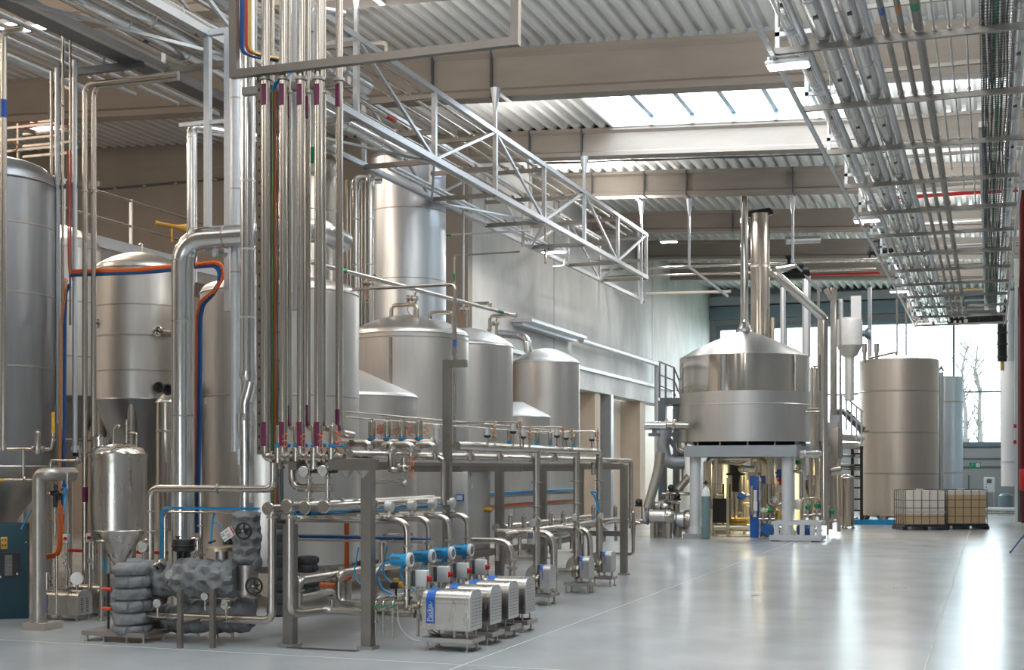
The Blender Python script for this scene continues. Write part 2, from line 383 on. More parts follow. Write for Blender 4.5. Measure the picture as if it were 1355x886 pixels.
# far wall with the long window
WX0, WX1 = PY(951, 500, YB).x, PY(1327, 500, YB).x
WZ0, WZ1 = PY(1250, 586, YB).z, PY(1250, 425, YB).z
b = MB(); b.bb(XL - 0.3, WX0, YB, YB + 0.3, 0, 10.6); b.bb(WX1, XR + 0.3, YB, YB + 0.3, 0, 10.6); b.bb(WX0, WX1, YB, YB + 0.3, 0, WZ0); b.bb(WX0, WX1, YB, YB + 0.3, WZ1, 10.6)
struct(b, 'wall_far', 'grey_panel')
b = MB()
for z in (WZ0 - 0.06, WZ1 + 0.05): b.bb(WX0 - 0.1, WX1 + 0.1, YB - 0.12, YB + 0.2, z - 0.1, z + 0.1)
for x in (WX0, WX1): b.bb(x - 0.1, x + 0.1, YB - 0.12, YB + 0.2, WZ0, WZ1)
b.bb(WX0, WX1, YB - 0.02, YB + 0.1, PY(1290, 518, YB).z - 0.04, PY(1290, 518, YB).z + 0.04)
for px in (1040, 1150, 1262): x = PY(px, 500, YB).x; b.bb(x - 0.05, x + 0.05, YB - 0.02, YB + 0.1, WZ0, WZ1)
w = struct(b, 'window_1', 'window_metal'); g = MB(); g.bb(WX0, WX1, YB + 0.06, YB + 0.07, WZ0, WZ1); g.build('pane', 'glass', w)
b = MB()
for z0, z1 in ((0.02, 0.10), (0.55, 0.62), (0.9, 0.97)): b.bb(PY(1270, 600, YB).x, WX1, YB - 0.05, YB, WZ0 - z1 - 0.1, WZ0 - z0 - 0.1)
struct(b, 'trim_far_rail', 'steel_grey_paint')
zl = PY(1000, 412, YB - 0.3).z
b = MB(); b.bb(XL, XR, YB - 0.4, YB, zl - 0.3, zl + 0.25); struct(b, 'beam_far_dark', 'window_metal')
zl = PY(1000, 397, YB - 0.3).z
b = MB(); b.bb(XL, XR, YB - 0.5, YB, zl - 0.2, zl + 0.2); struct(b, 'beam_far_light', 'plat_grey')
# floor joints and drains
k = 10
for seg in ((XB, 11.28, XR, 11.28), (-4.55, YF, -4.55, YB), (-0.55, YF, -0.55, YB)):
    b = MB(); x0, y0, x1, y1 = seg; b.bb(min(x0, x1) - 0.008, max(x0, x1) + 0.008, min(y0, y1) - 0.008, max(y0, y1) + 0.008, -0.01, 0.0015)
    k += 1; struct(b, 'trim_%d' % k, 'joint_line')
# outside
b = MB(); b.bb(-80, 60, YB + 0.4, 160, -0.5, -0.1); struct(b, 'ground', 'ground_out')
b = MB(); b.bb(-80, 60, -90, YF - 0.3, -0.5, -0.1); struct(b, 'ground_front', 'ground_out')
def bare_tree(px, label, seed):
    rnd = random.Random(seed); p = PY(px, 600, 78); t = thing('bare_tree', label, 'tree', (p.x, p.y, -0.1), 'bare trees outside the far window')
    tr = MB(); br = MB(); n = 8; pts = [Vector((p.x + rnd.uniform(-0.15, 0.15) * (i > 0), p.y, -0.1 + i * 1.25)) for i in range(n)]
    rr = [0.21 - 0.024 * i for i in range(n)]; tr.tube(pts, rr, bend=0.0, seg=10, sub=1) if False else None
    for i in range(n - 1): tr.cyl(pts[i], pts[i + 1], rr[i], rr[i + 1], 10)
    tr.build('trunk', 'bark', t)
    for i in range(2, n):
        for q in range(5):
            a = rnd.uniform(0, 6.28); d = Vector((math.cos(a), math.sin(a) * 0.5, rnd.uniform(0.8, 1.8))).normalized(); o = pts[i] - Vector((0, 0, rnd.uniform(0, 1.2)))
            e = o + d * rnd.uniform(0.9, 2.0); br.cyl(o, e, 0.045, 0.014, 6)
            for w in range(3):
                m_ = o.lerp(e, rnd.uniform(0.4, 0.95)); br.cyl(m_, m_ + (d + Vector((rnd.uniform(-0.8, 0.8), 0, rnd.uniform(0, 0.6)))).normalized() * rnd.uniform(0.4, 0.9), 0.016, 0.006, 5)
    br.build('branches', 'bark', t)
bare_tree(1277, 'bare tree outside the far window, beside the slim tank', 3); bare_tree(1294, 'bare tree outside the far window, beside the white duct', 5)

# ------------------------------------------------------------------ light
w = bpy.data.worlds.new('daylight'); SC.world = w; w.use_nodes = True; bg = w.node_tree.nodes['Background']; bg.inputs[0].default_value = (0.86, 0.94, 1.0, 1); bg.inputs[1].default_value = 9.0
SC.view_settings.view_transform = 'Standard'; SC.view_settings.look = 'None'; SC.view_settings.gamma = 1; SC.view_settings.exposure = 0.12; SC.view_settings.use_curve_mapping = False
SC.cycles.max_bounces = 8; SC.cycles.diffuse_bounces = 4; SC.cycles.glossy_bounces = 5; SC.cycles.transparent_max_bounces = 8; SC.cycles.use_denoising = True; SC.cycles.sample_clamp_indirect = 6; SC.cycles.caustics_reflective = False
def lamp(loc, power, sx, sy, col=(1, 0.95, 0.88)):  # plain area light, for the modelled fixtures and for added fill
    l = bpy.data.lights.new('lamp_light', 'AREA'); l.shape = 'RECTANGLE'; l.size = sx; l.size_y = sy; l.energy = power; l.color = col
    o = bpy.data.objects.new('lamp_light', l); COL.objects.link(o); o.location = loc; return o
def fixture(p, label, power, L=0.62, W=0.26, col=(1, 0.95, 0.88), rz=0.0):
    """industrial LED high-bay: housing, two lit strips"""
    p = Vector(p); t = thing('hall_lamp', label, 'lamp', p, 'LED hall lamps'); h = MB(); d = MB(); c = math.cos(rz); s_ = math.sin(rz); m = Matrix.Rotation(rz, 4, 'Z'); T = Matrix.Translation(p) @ m
    h.M = T; d.M = T
    h.box((0, 0, 0.05), (L, W, 0.05), 0, 0.012); h.box((0, 0, 0.10), (L * 0.5, W * 0.5, 0.06), 0, 0.012); h.box((-L * 0.42, 0, 0.095), (0.03, W * 0.8, 0.05)); h.box((L * 0.42, 0, 0.095), (0.03, W * 0.8, 0.05))
    for y in (-W * 0.24, W * 0.24): d.box((0, y, 0.018), (L * 0.9, W * 0.36, 0.014), 0, 0.004)
    h.build('housing', 'white_paint', t); d.build('diffuser', 'lamp_on', t)
    a = lamp(p + Vector((0, 0, -0.01)), power, L, W, col); a.rotation_euler = (0, 0, rz); return t
# ------------------------------------------------------------------ lamps and added fill lights
RK_Z = 6.5                                                   # underside of the pipe rack along the right wall
fixture(PX(1043, 90, PY(1043, 90, 15.3).x) , 'LED lamp on the aisle edge of the right-hand pipe rack, nearest the camera', 60, 0.50, 0.25)
p = P(1147, 294, 25.2); fixture(p, 'LED lamp on the aisle edge of the right-hand pipe rack, above the kettle chimneys', 60, 0.5, 0.25)
p = P(1190, 387, 35.2); fixture(p, 'small LED lamp far along the right-hand pipe rack', 60, 0.5, 0.25)
p = P(733, 335, 32.4); fixture(p, 'LED lamp under the far end of the steel pipe truss', 80, 0.62, 0.3)
p = P(885, 321, 42.5); fixture(p, 'LED lamp under the roof near the grey concrete wall', 80, 0.55, 0.3)
p = P(11, 36, 22.0); fixture(p, 'left of two LED lamps above the far-left grey tank', 90, 0.5, 0.25, (1, 0.86, 0.7))
p = P(42, 39, 23.0); fixture(p, 'right of two LED lamps above the far-left grey tank', 90, 0.5, 0.25, (1, 0.86, 0.7))
p = P(62, 171, 21.0); fixture(p, 'LED lamp behind the small cable shelf beside the far-left grey tank', 90, 0.55, 0.25, (1, 0.86, 0.7))
def fill_point(loc, power, col, r=0.35):  # added point fill, hangs free with no pendant modelled
    l = bpy.data.lights.new('pendant_light', 'POINT'); l.energy = power; l.color = col; l.shadow_soft_size = r
    o = bpy.data.objects.new('pendant_light', l); COL.objects.link(o); o.location = loc; return o
WARM = (1, 0.80, 0.62); NEUT = (1, 0.96, 0.91)
for x in (-16.5, -22.0):
    for y in (7.0, 13.0): fill_point((x, y, 8.3), 300, WARM)
    lamp((x, 22.0, 9.4), 200, 1.2, 0.4, WARM)  # added warm fill for the left bay, no fixture modelled
for x, y in ((-9.0, 3.0), (-3.0, 3.0), (-11.5, 9.0), (-2.6, 10.0), (-3.0, 17.0)): fill_point((x, y, 8.4), 150, NEUT, 1.2)
def roof_fill(loc, power, sx, sy, col): o = lamp(loc, power, sx, sy, col); o.rotation_euler = (math.pi, 0, 0); return o  # added fill aimed up to brighten the roof, no fixture modelled
for y in (11.0, 14.0, 17.0, 20.5): roof_fill((-1.0, y, 7.5), 150, 1.6, 0.3, (0.97, 1, 1)); roof_fill((-9.7, y, 8.55), 60, 1.0, 0.3, NEUT); roof_fill((-5.2, min(y, 15.0), 7.7), 190, 1.6, 0.3, (0.97, 1, 1))
for y in (27.5, 33.0, 38.5, 44.0, 49.5): roof_fill((-1.0, y, 7.5), 100, 1.6, 0.3, (0.95, 1, 1)); roof_fill((-9.7, min(y, 35), 8.55), 50, 1.0, 0.3, NEUT)
for x, y in ((-3.2, 38), (-7.5, 38), (-3.2, 48), (-8, 52)): lamp((x, y, 9.0), 260, 1.2, 0.4, NEUT)  # added downward fill over the far hall, no fixtures there

# ------------------------------------------------------------------ storage tanks
def shell_profile(r, z0, z1, dome, corner, bottom='flat', zb_=None):
    """profile for a cylinder with a rounded shoulder and shallow dome"""
    pr = []
    if bottom == 'cone': pr += [(0.06, zb_), (r, z0)]
    else: pr += [(0.0, z0 - 0.12 * r), (r * 0.55, z0 - 0.085 * r), (r * 0.85, z0 - 0.035 * r), (r, z0 + 0.03)]
    return pr
def tank(label, px, d, half, yrim, ybot, dome, mats=('steel_tank', 'steel_tank', 'steel_tank'), corner=0.06, seams=(), cone=None, legs=3, legr=0.05, cone_top=False, group=None, phase=0.4, manway=None):
    c = P(px, 600, d); r = half * d / F; z1 = H + (HY - yrim) * d / F; z0 = H + (HY - ybot) * d / F; t = thing('storage_tank', label, 'tank', (c.x, c.y, 0), group)
    b = MB(); b.lathe([(r, z0), (r, z1)], (c.x, c.y, 0), seg=64)
    sh = b.build('shell', mats[0], t)
    b = MB(); n = 8; pr = []
    for i in range(5): a = math.pi / 2 * i / 4 * 0.8; pr.append((r - corner + corner * math.cos(a), z1 + corner * math.sin(a)))
    r1, h1 = pr[-1]
    if cone_top: pr += [(r1 * 0.98, h1 + 0.01), (0.12, h1 + dome), (0.0, h1 + dome)]
    else:
        for i in range(1, n + 1): q = i / n; pr.append((r1 * (1 - q), h1 + dome * (1 - (1 - q) ** 2)))
    b.lathe(pr, (c.x, c.y, 0), seg=64); b.torus((c.x, c.y, z1), (0, 0, 1), r + 0.004, 0.012, 64, 6); b.build('dome', mats[1], t)
    for z in seams: b = MB(); b.lathe([(r, z - 0.012), (r + 0.006, z - 0.008), (r + 0.006, z + 0.008), (r, z + 0.012)], (c.x, c.y, 0), seg=64); b.build('weld_seam', 'steel_dull', t)
    b = MB()
    if cone: zt = cone; b.lathe([(0.05, zt), (r, z0)], (c.x, c.y, 0), seg=64); b.torus((c.x, c.y, z0), (0, 0, 1), r, 0.014, 64, 6); b.cyl((c.x, c.y, zt - 0.15), (c.x, c.y, zt + 0.02), 0.06)
    else: b.lathe([(0, z0 - 0.16 * r), (r * 0.5, z0 - 0.12 * r), (r * 0.85, z0 - 0.05 * r), (r, z0)], (c.x, c.y, 0), seg=64)
    b.build('bottom', mats[2], t)
    for i in range(legs):
        a = phase + 2 * math.pi * i / legs; x, y = c.x + r * 0.86 * math.cos(a), c.y + r * 0.86 * math.sin(a); b = MB(); b.cyl((x, y, 0.02), (x, y, z0 + 0.1 if cone else z0 + 0.05), legr); b.cyl((x, y, 0.0), (x, y, 0.03), legr * 1.8); b.build('leg', 'steel_dull', t)
    return t, c, r, z0, z1
tD = tank('wide steel tank directly behind the bundle of tall pipes', 371, 17.9, 103.5, 392, 742, 0.16, corner=0.12, seams=(2.75,), group='domed steel tanks in a row')
tS1 = tank('low steel tank with pale cone lid tucked behind the wide tank', 468, 20.3, 84, 526, 735, 0.36, ('steel_tank', 'white_steel', 'steel_tank'), corner=0.06, cone_top=True, group='low cone-lid tanks')
tA = tank('broad domed tank in the middle of the row, before the tall blue-grey one', 541, 22.4, 79, 446, 725, 0.28, ('steel_tank', 'steel_brushed', 'steel_tank'), corner=0.10, seams=(3.95,), group='domed steel tanks in a row')
tB = tank('domed tank half hidden behind the broad domed one', 616, 25.0, 63, 460, 712, 0.28, ('steel_tank', 'steel_brushed', 'steel_tank'), corner=0.10, group='domed steel tanks in a row')
tS2 = tank('low steel tank with pale cone lid before the last domed tank', 684, 26.6, 44, 552, 706, 0.26, ('steel_tank', 'white_steel', 'steel_tank'), corner=0.05, cone_top=True, group='low cone-lid tanks')
tC = tank('last and slimmest domed tank of the row, beside the cream wall', 722, 28.5, 45, 481, 704, 0.26, ('steel_tank', 'white_steel', 'steel_tank'), corner=0.07, group='domed steel tanks in a row')
tT = tank('tall blue-grey cylinder tank rising behind the domed tanks', 540, 27.0, 50, 214, 640, 0.2, ('steel_blue', 'steel_blue', 'steel_dull'), corner=0.12, seams=(3.95, 5.6, 7.0), cone=0.6, legs=4, group='tall cylinder tanks of the back row')
tU = tank('tall warm grey tank mostly hidden by the pipe bundle', 396, 23.0, 56, 196, 640, 0.2, ('steel_warm', 'steel_warm', 'steel_dull'), corner=0.12, seams=(4.3, 6.2), cone=0.6, legs=4, group='tall cylinder tanks of the back row')
tF = tank('pale cone-bottomed tank left of the big riser duct', 186, 18.6, 58, 360, 530, 0.16, ('steel_tank', 'steel_tank', 'steel_dark'), corner=0.12, seams=(3.15, 3.63, 4.05), cone=1.15, legs=4, legr=0.06, group='cone-bottomed tanks on the left')
tF2 = tank('pale tank between the far-left grey tank and the cone-bottomed one', 78, 21.0, 54, 332, 525, 0.22, ('steel_tank', 'steel_tank', 'steel_dark'), corner=0.2, seams=(3.55, 4.4), cone=1.2, legs=4, legr=0.06, group='cone-bottomed tanks on the left')
tE = tank('big dark grey tank with rounded shoulder cut off by the left frame edge', -14, 16.6, 84, 246, 617, 0.10, ('steel_dark', 'steel_dark', 'steel_dull'), corner=0.27, seams=(3.05, 3.95, 4.8), cone=0.75, legs=4, legr=0.06)
# small domed vessel between duct and cone tank
tv = tank('slim domed vessel half hidden behind the big riser duct', 222, 17.6, 15, 532, 700, 0.09, ('steel_warm', 'steel_tank', 'steel_dull'), corner=0.05, seams=(2.3,), legs=3, legr=0.02)

# small cone tank in front on the left
def cone_vessel():
    d = 16.0; c = P(157, 600, d); k = d / F; r = 36.5 * k; z = lambda y: H + (HY - y) * k
    t = thing('cone_vessel', 'small cone-bottomed steel vessel on three legs, left of the big riser duct', 'vessel', (c.x, c.y, 0)); X, Y = c.x, c.y
    b = MB(); b.lathe([(r, z(701)), (r, z(604)), (r + 0.008, z(604)), (r + 0.008, z(600)), (r, z(600))], (X, Y, 0), seg=56); b.build('shell', 'steel', t)
    b = MB(); b.lathe([(r, z(603)), (r * 0.97, z(599)), (r * 0.86, z(593)), (r * 0.6, z(588)), (r * 0.3, z(586.5)), (0, z(586))], (X, Y, 0), seg=56); b.build('dome', 'steel_polished', t)
    b = MB(); b.lathe([(r, z(701)), (0.05, z(748)), (0.05, z(757))], (X, Y, 0), seg=56); b.torus((X, Y, z(701)), (0, 0, 1), r, 0.008, 56, 6); b.build('cone', 'steel', t)
    for a in (math.pi * 1.5 - TH * 0.2, math.pi * 1.5 + 2.1, math.pi * 1.5 - 2.1):
        x, y = X + r * 0.9 * math.cos(a), Y + r * 0.9 * math.sin(a); b = MB(); b.cyl((x, y, 0), (x, y, z(716)), 0.024); b.cyl((x, y, 0), (x, y, 0.02), 0.05); b.lathe([(0.075, z(714)), (0.06, z(712)), (0, z(711))], (x, y, 0)); b.build('leg', 'steel_dull', t)
    b = MB(); b.cyl((X - 0.2, Y - 0.08, z(592)), (X - 0.2, Y - 0.08, z(578)), 0.10); b.disc((X - 0.2, Y - 0.08, z(580)), (0, 0, 1), 0.12, 0.02); b.torus((X - 0.2, Y - 0.08, z(584)), (1, 0.3, 0), 0.08, 0.008); b.build('manhole', 'steel_polished', t)
    b = MB(); b.tube([(X + 0.02, Y - 0.12, z(588)), (X + 0.02, Y - 0.12, z(565)), (X + 0.10, Y - 0.12, z(563)), (X + 0.10, Y - 0.12, z(567))], 0.016, 0.06)
    b.cyl((X + 0.02, Y - 0.12, z(588)), (X + 0.02, Y - 0.12, z(585)), 0.035)
    b.tube([(X + 0.12, Y, z(586)), (X + 0.12, Y, z(555))], 0.022)
    for yy in (584, 578, 570, 561): b.disc((X + 0.12, Y, z(yy)), (0, 0, 1), 0.038, 0.012)
    b.build('nozzle', 'steel_pipe', t)
    b = MB(); b.tube(path((X + 0.12, Y, z(573)), 'x', 0.14, 'z', (z(672) - z(573))), 0.016); b.disc((X + 0.26, Y - 0.0, z(674)), (0, 0, 1), 0.07, 0.02); b.build('overflow_pipe', 'steel_pipe', t)
    b = MB(); b.tube([(X + 0.02, Y - 0.01, z(755)), (X + 0.1, Y, z(762)), (X + 0.22, Y, z(766))], 0.035); b.build('outlet', 'black', t)
    return t
cone_vessel()
# ------------------------------------------------------------------ pipes
def pipe(label, pts, r, m='steel_pipe', bend=None, seg=14, cat='pipe', name='pipe', group=None, rings=(), ringw=0.02, ringr=1.35, bands=()):
    """one pipe run. rings: flange or clamp positions (point, axis); bands: coloured labels (a, b, material)"""
    b = MB(); b.tube(pts, r, bend, seg)
    if not rings and not bands: return one(b, name, m, label, cat, group)
    t = thing(name, label, cat, tuple(pts[0]), group); b.build('run', m, t)
    for p, ax in rings: q = MB(); q.disc(p, ax, r * ringr, ringw, 18); q.build('clamp', 'steel_dull' if m != 'cladding' else 'galv', t)
    for p0, p1, mm in bands: q = MB(); q.cyl(p0, p1, r * 1.04, None, 16); q.build('label_band', mm, t)
    return t
def along(p0, p1, q): return Vector(p0).lerp(Vector(p1), q)
def clad_pipe(label, p0, p1, r, group, step=1.0, m='cladding'):
    """insulated pipe in sheet metal: jacket, thin wrapped bands, inspection plates"""
    p0, p1 = Vector(p0), Vector(p1); d = p1 - p0; L = d.length; d = d / L; t = thing('clad_pipe', label, 'pipe', p0, group)
    b = MB(); b.cyl(p0, p1, r, None, 28); b.build('jacket', m, t); n = int(L / step)
    for i in range(1, n + 1):
        q = MB(); p = p0 + d * (i * step); q.cyl(p - d * 0.012, p + d * 0.012, r * 1.02, None, 28); q.build('band', 'galv', t)
    for i in range(0, n, 2):
        q = MB(); p = p0 + d * (i * step + 0.45); u, w = basis(d); q.box(p + Vector((0.02, -0.0, -r * 0.98)), (0.05, 0.07, 0.02)); q.build('inspection_plate', 'cable_grey', t)
    return t

# --- rack along the right wall
XA, XZ = -2.31, 0.48; RY = [15.15 + 2.545 * i for i in range(-1, 13)]; ZT = RK_Z + 0.07
t = thing('pipe_rack', 'galvanised pipe rack hung under the roof along the right wall', 'pipe rack', (XA, RY[0], RK_Z))
for x in (XA, XZ): b = MB(); b.bb(x - 0.025, x + 0.025, 8, RY[-1], RK_Z - 0.03, RK_Z + 0.02); b.build('rail', 'galv', t)
for y in RY:
    b = MB(); b.bb(XA, XZ, y - 0.03, y + 0.03, RK_Z, RK_Z + 0.07); b.build('crossbar', 'galv_dull', t)
    b = MB(); b.bb(XA + 0.36, XZ, y + 0.28, y + 0.32, RK_Z + 0.50, RK_Z + 0.55); b.build('upper_crossbar', 'galv_dull', t)
    b = MB(); b.bb(XA + 0.02, XA + 0.07, y - 0.025, y + 0.025, RK_Z, RK_Z + 0.52); b.bb(XA + 0.02, XA + 0.42, y - 0.025, y + 0.025, RK_Z + 0.20, RK_Z + 0.25); b.bar((XA + 0.05, y, RK_Z + 0.02), (XA + 0.4, y + 0.02, RK_Z - 0.0), 0.02); b.build('side_bracket', 'galv', t)
for y in BEAMS[4:11]:
    for x in (XA + 0.2, XZ - 0.05): b = MB(); b.cyl((x, y, RK_Z), (x, y, zb(x) + 0.02), 0.012, None, 8); b.cyl((x, y, zb(x) - 0.35), (x, y, zb(x)), 0.025, 0.06, 8); b.build('hanger', 'galv_dull', t)
rk = 'pipes on the right-hand rack'
YE = RY[-1] + 0.6; YS = 9.0
for i, (x, lab) in enumerate(((-2.12, 'clad pipe nearest the aisle on the right-hand rack'), (-1.75, 'middle of the three thick clad pipes on the right-hand rack'), (-1.40, 'third thick clad pipe on the right-hand rack, beside the thin steel tubes'))):
    clad_pipe(lab, (x, YS, ZT + (0.26 if i == 0 else 0.12)), (x, YE - i * 0.5, ZT + (0.26 if i == 0 else 0.12)), 0.095 if i == 0 else 0.12, rk, 1.2)
for x, r, lab in ((-1.95, 0.035, 'thin galvanised pipe running beside the aisle-side clad pipe of the right-hand rack'), (-1.575, 0.04, 'galvanised pipe squeezed between the two thickest clad pipes of the right-hand rack'), (-1.23, 0.035, 'galvanised pipe on the wall side of the third thick clad pipe')):
    pipe(lab, [(x, YS, ZT + r), (x, YE - 1, ZT + r)], r, 'galv', group=rk)
for k, (x, r, lab, bm) in enumerate(((-1.065, 0.035, 'first bare steel tube beside the clad pipes, with a blue band', 'blue'), (-0.90, 0.033, 'second bare steel tube on the right-hand rack, with an orange band', 'copper_wire'), (-0.73, 0.052, 'thickest bare steel tube on the right-hand rack, with a green band', 'green'))):
    y0 = 14.2; pipe(lab, [(x, YS, ZT + r), (x, YE - 2, ZT + r)], r, 'galv_dull', group=rk, rings=[((x, y - 0.09, ZT + r), (0, 1, 0)) for y in RY], bands=[((x, y0, ZT + r), (x, y0 + 0.22, ZT + r), bm)])
for x, lab in ((-0.567, 'first of three pencil-thin tubes on the right-hand rack, next to the thick bare tube'), (-0.41, 'middle one of the three pencil-thin tubes on the right-hand rack'), (-0.24, 'pencil-thin tube next to the basket cable tray')):
    pipe(lab, [(x, YS, ZT + 0.02), (x, 28 + x * 10, ZT + 0.02)], 0.012, 'galv', group=rk, seg=8, rings=[((x, y - 0.06, ZT + 0.02), (0, 1, 0)) for y in RY[:6]], ringr=2.2)
b = MB()
for i in range(9): x = -0.10 + 0.34 * i / 8; b.tube([(x, YS, ZT + 0.012), (x, RY[-3], ZT + 0.012)], 0.004, seg=5)
y = YS
while y < RY[-3]: b.tube([(-0.10, y, ZT + 0.09), (-0.10, y, ZT + 0.012), (0.24, y, ZT + 0.012), (0.24, y, ZT + 0.09)], 0.004, 0.005, seg=5, sub=1); y += 0.10 if y < 24 else 0.2
for z in (0.05, 0.09):
    for x in (-0.10, 0.24): b.tube([(x, YS, ZT + z), (x, RY[-3], ZT + z)], 0.004, seg=5)
one(b, 'basket_tray', 'cable_grey', 'wire basket cable tray on the right-hand rack', 'cable tray')
rnd = random.Random(2); cab = MB(); grn = MB()
for i in range(10):
    x = -0.08 + 0.03 * i + rnd.uniform(-0.01, 0.01); pts = [(x + rnd.uniform(-0.02, 0.02), YS + k * 2.0, ZT + 0.025 + rnd.uniform(0, 0.03)) for k in range(17)]
    (grn if i in (5, 6) else cab).tube(pts, 0.011, seg=6, sub=2)
tag(grn.build('cable', 'green'), 'green cables lying in the basket tray of the right-hand rack', 'cable', kind='stuff'); tag(cab.build('cable', 'cable_grey'), 'dark cables lying in the basket tray of the right-hand rack', 'cable', kind='stuff')
b = MB(); b.bb(-0.15, -0.03, 20, RY[-2], ZT + 0.10, ZT + 0.18); one(b, 'cable_duct', 'galv', 'galvanised duct running beside the basket cable tray', 'duct')
clad_pipe('clad pipe on the wall side of the right-hand rack, past the cable tray', (0.30, YS, ZT + 0.20), (0.30, 44.0, ZT + 0.20), 0.095, rk, 1.2)
# cross pipes under the roof behind the rack
p = P(1183, 262, 36.0); pipe('red sprinkler main crossing under the roof behind the right-hand rack', [p + Vector((0, 0, -0.9)), p, Vector((XR - 0.02, p.y, p.z))], 0.06, 'red')
p = P(1190, 297, 38.5); pipe('pale pipe crossing behind the right-hand rack, below the red sprinkler main', [p, Vector((XR - 0.02, p.y, p.z))], 0.07, 'steel_dull')
p = P(1172, 332, 41.5); pipe('pale pipe crossing behind the right-hand rack, lower than the first', [p, Vector((XR - 0.02, p.y, p.z))], 0.08, 'steel_dull')
p = P(1255, 384, 50); pipe('yellow gas pipe far behind the right-hand rack', [p, p + Vector((1.2, 0, 0))], 0.05, 'yellow')
# black insulated elbow at the end
t = thing('insulated_pipe', 'black insulated elbow pipe at the far end of the right-hand rack', 'pipe', P(1326, 475, 44))
p0 = P(1326, 396, 44); b = MB(); b.tube([P(1326, 478, 44), p0 + Vector((0, 0, -0.05))], 0.15, seg=18); b.tube([P(1326, 421, 44) , Vector((P(1253, 421, 44).x, P(1326, 421, 44).y, P(1326, 421, 44).z))], 0.13, seg=18); b.build('insulation', 'black_matt', t)
b = MB()
for y in (398, 425, 440, 455, 472): b.disc(P(1326, y, 44), (0, 0, 1), 0.175, 0.05)
for px in (1255, 1275, 1295, 1312): b.disc(Vector((P(px, 421, 44).x, P(1326, 421, 44).y, P(1326, 421, 44).z)), (1, 0, 0), 0.15, 0.05)
b.build('wrap', 'rubber', t)['kind'] = 'stuff'
q = Vector((P(1253, 421, 44).x, P(1326, 421, 44).y, P(1326, 421, 44).z)); b = MB(); b.tube([q, q + Vector((-1.12, 0, 0)), q + Vector((-1.25, 0, 0.75))], 0.085, 0.25); b.build('steel_end', 'steel_pipe', t)
b = MB(); b.tube([P(1326, 478, 44), P(1326, 490, 44)], 0.07); b.build('tail', 'brass', t)
# dark valve cluster on the rack
p = P(1163, 333, 30); t = thing('valve_cluster', 'dark valve cluster on the aisle edge of the right-hand rack', 'valve', p); b = MB(); b.ball(p, 0.13); b.cyl(p + Vector((-0.25, 0, 0)), p + Vector((0.35, 0, 0.05)), 0.07); b.disc(p + Vector((-0.2, 0, 0)), (1, 0, 0), 0.13, 0.03); b.disc(p + Vector((0.25, 0, 0)), (1, 0, 0), 0.13, 0.03); b.build('body', 'black', t); b = MB(); b.torus(p + Vector((0, 0, 0.25)), (0, 0, 1), 0.13, 0.015); b.cyl(p, p + Vector((0, 0, 0.26)), 0.015); b.build('handwheel', 'black', t)

# --- truss on the left
XT, XK, ZLo, ZUp = -9.05, -10.40, 7.16, 8.35; TY = [36.1 - 3 * i for i in range(10)]
t = thing('pipe_truss', 'long galvanised steel truss carrying pipes above the tanks', 'truss', (XT, 6, ZLo))
def tb(nm, a, b_, w, h=None, m='galv'): q = MB(); q.bar(a, b_, w, h); return q.build(nm, m, t)
tb('lower_chord', (XT, 6, ZLo), (XT, 36.2, ZLo), 0.10, 0.10); tb('upper_chord', (XT, 6, ZUp), (XT, 36.2, ZUp), 0.09, 0.09); tb('back_chord', (XK, 6, ZLo), (XK, 41.3, ZLo), 0.09, 0.09); tb('back_upper_chord', (XK, 6, ZUp), (XK, 36.2, ZUp), 0.06, 0.06)
tb('side_chord', (XT, 36.1, ZLo - 0.02), (XK, 41.3, ZLo - 0.02), 0.05, 0.05)
for i, y in enumerate(TY):
    tb('upright', (XT, y, ZLo), (XT, y, ZUp), 0.08); tb('back_upright', (XK, y, ZLo - 0.02), (XK, y, ZUp), 0.07)
    for z in (ZLo - 0.03, 7.64, 8.26): tb('cross_beam', (XT, y, z), (XK, y, z), 0.07, 0.08, 'galv_dull')
    if i < 9:
        a, b_ = (ZUp, ZLo) if i % 2 == 0 else (ZLo, ZUp)
        tb('diagonal', (XT, y, a), (XT, y - 3, b_), 0.05); tb('back_diagonal', (XK, y, b_), (XK, y - 3, a), 0.045)
        tb('bottom_diagonal', (XT if i % 2 else XK, y, ZLo - 0.06), (XK if i % 2 else XT, y - 3, ZLo - 0.06), 0.04)
for x, y, bt in ((XT, 24.1, ZLo), (XT, 30.1, ZLo), (XT, 35.6, ZLo - 0.8), (XT, 18.1, ZLo), (XK, 30.1, ZLo), (XK, 40.5, ZLo)):
    yb2 = min(BEAMS, key=lambda q: abs(q - y)); q = MB(); q.bar((x, y, bt), (x, y, zb(x) - 0.25), 0.06); q.cyl((x, y, zb(x) - 0.45), (x, y, zb(x) + 0.0), 0.03, 0.11, 10); q.bar((x, y - 0.05, zb(x) - 0.03), (x, yb2 + 0.05, zb(x) - 0.03), 0.10, 0.04); q.build('hanger', 'galv', t)
tp = 'pipes in the left truss'
clad_pipe('first thick clad pipe in the truss, beside its front lower chord', (-9.36, 6, 7.36), (-9.36, 17.6, 7.36), 0.13, tp, 1.3)
clad_pipe('second thick clad pipe in the truss, behind the first', (-9.76, 6, 7.36), (-9.76, 21.2, 7.36), 0.14, tp, 1.3)
clad_pipe('third thick clad pipe in the truss, next to the dark cable tray', (-10.12, 6, 7.36), (-10.12, 18.0, 7.36), 0.13, tp, 1.3)
clad_pipe('thick clad pipe on the middle tier of the truss, ending in a shiny cap', (-9.30, 6, 7.86), (-9.30, 18.9, 7.86), 0.15, tp, 1.3)
q = MB(); q.ball((-9.30, 18.9, 7.86), 0.145)
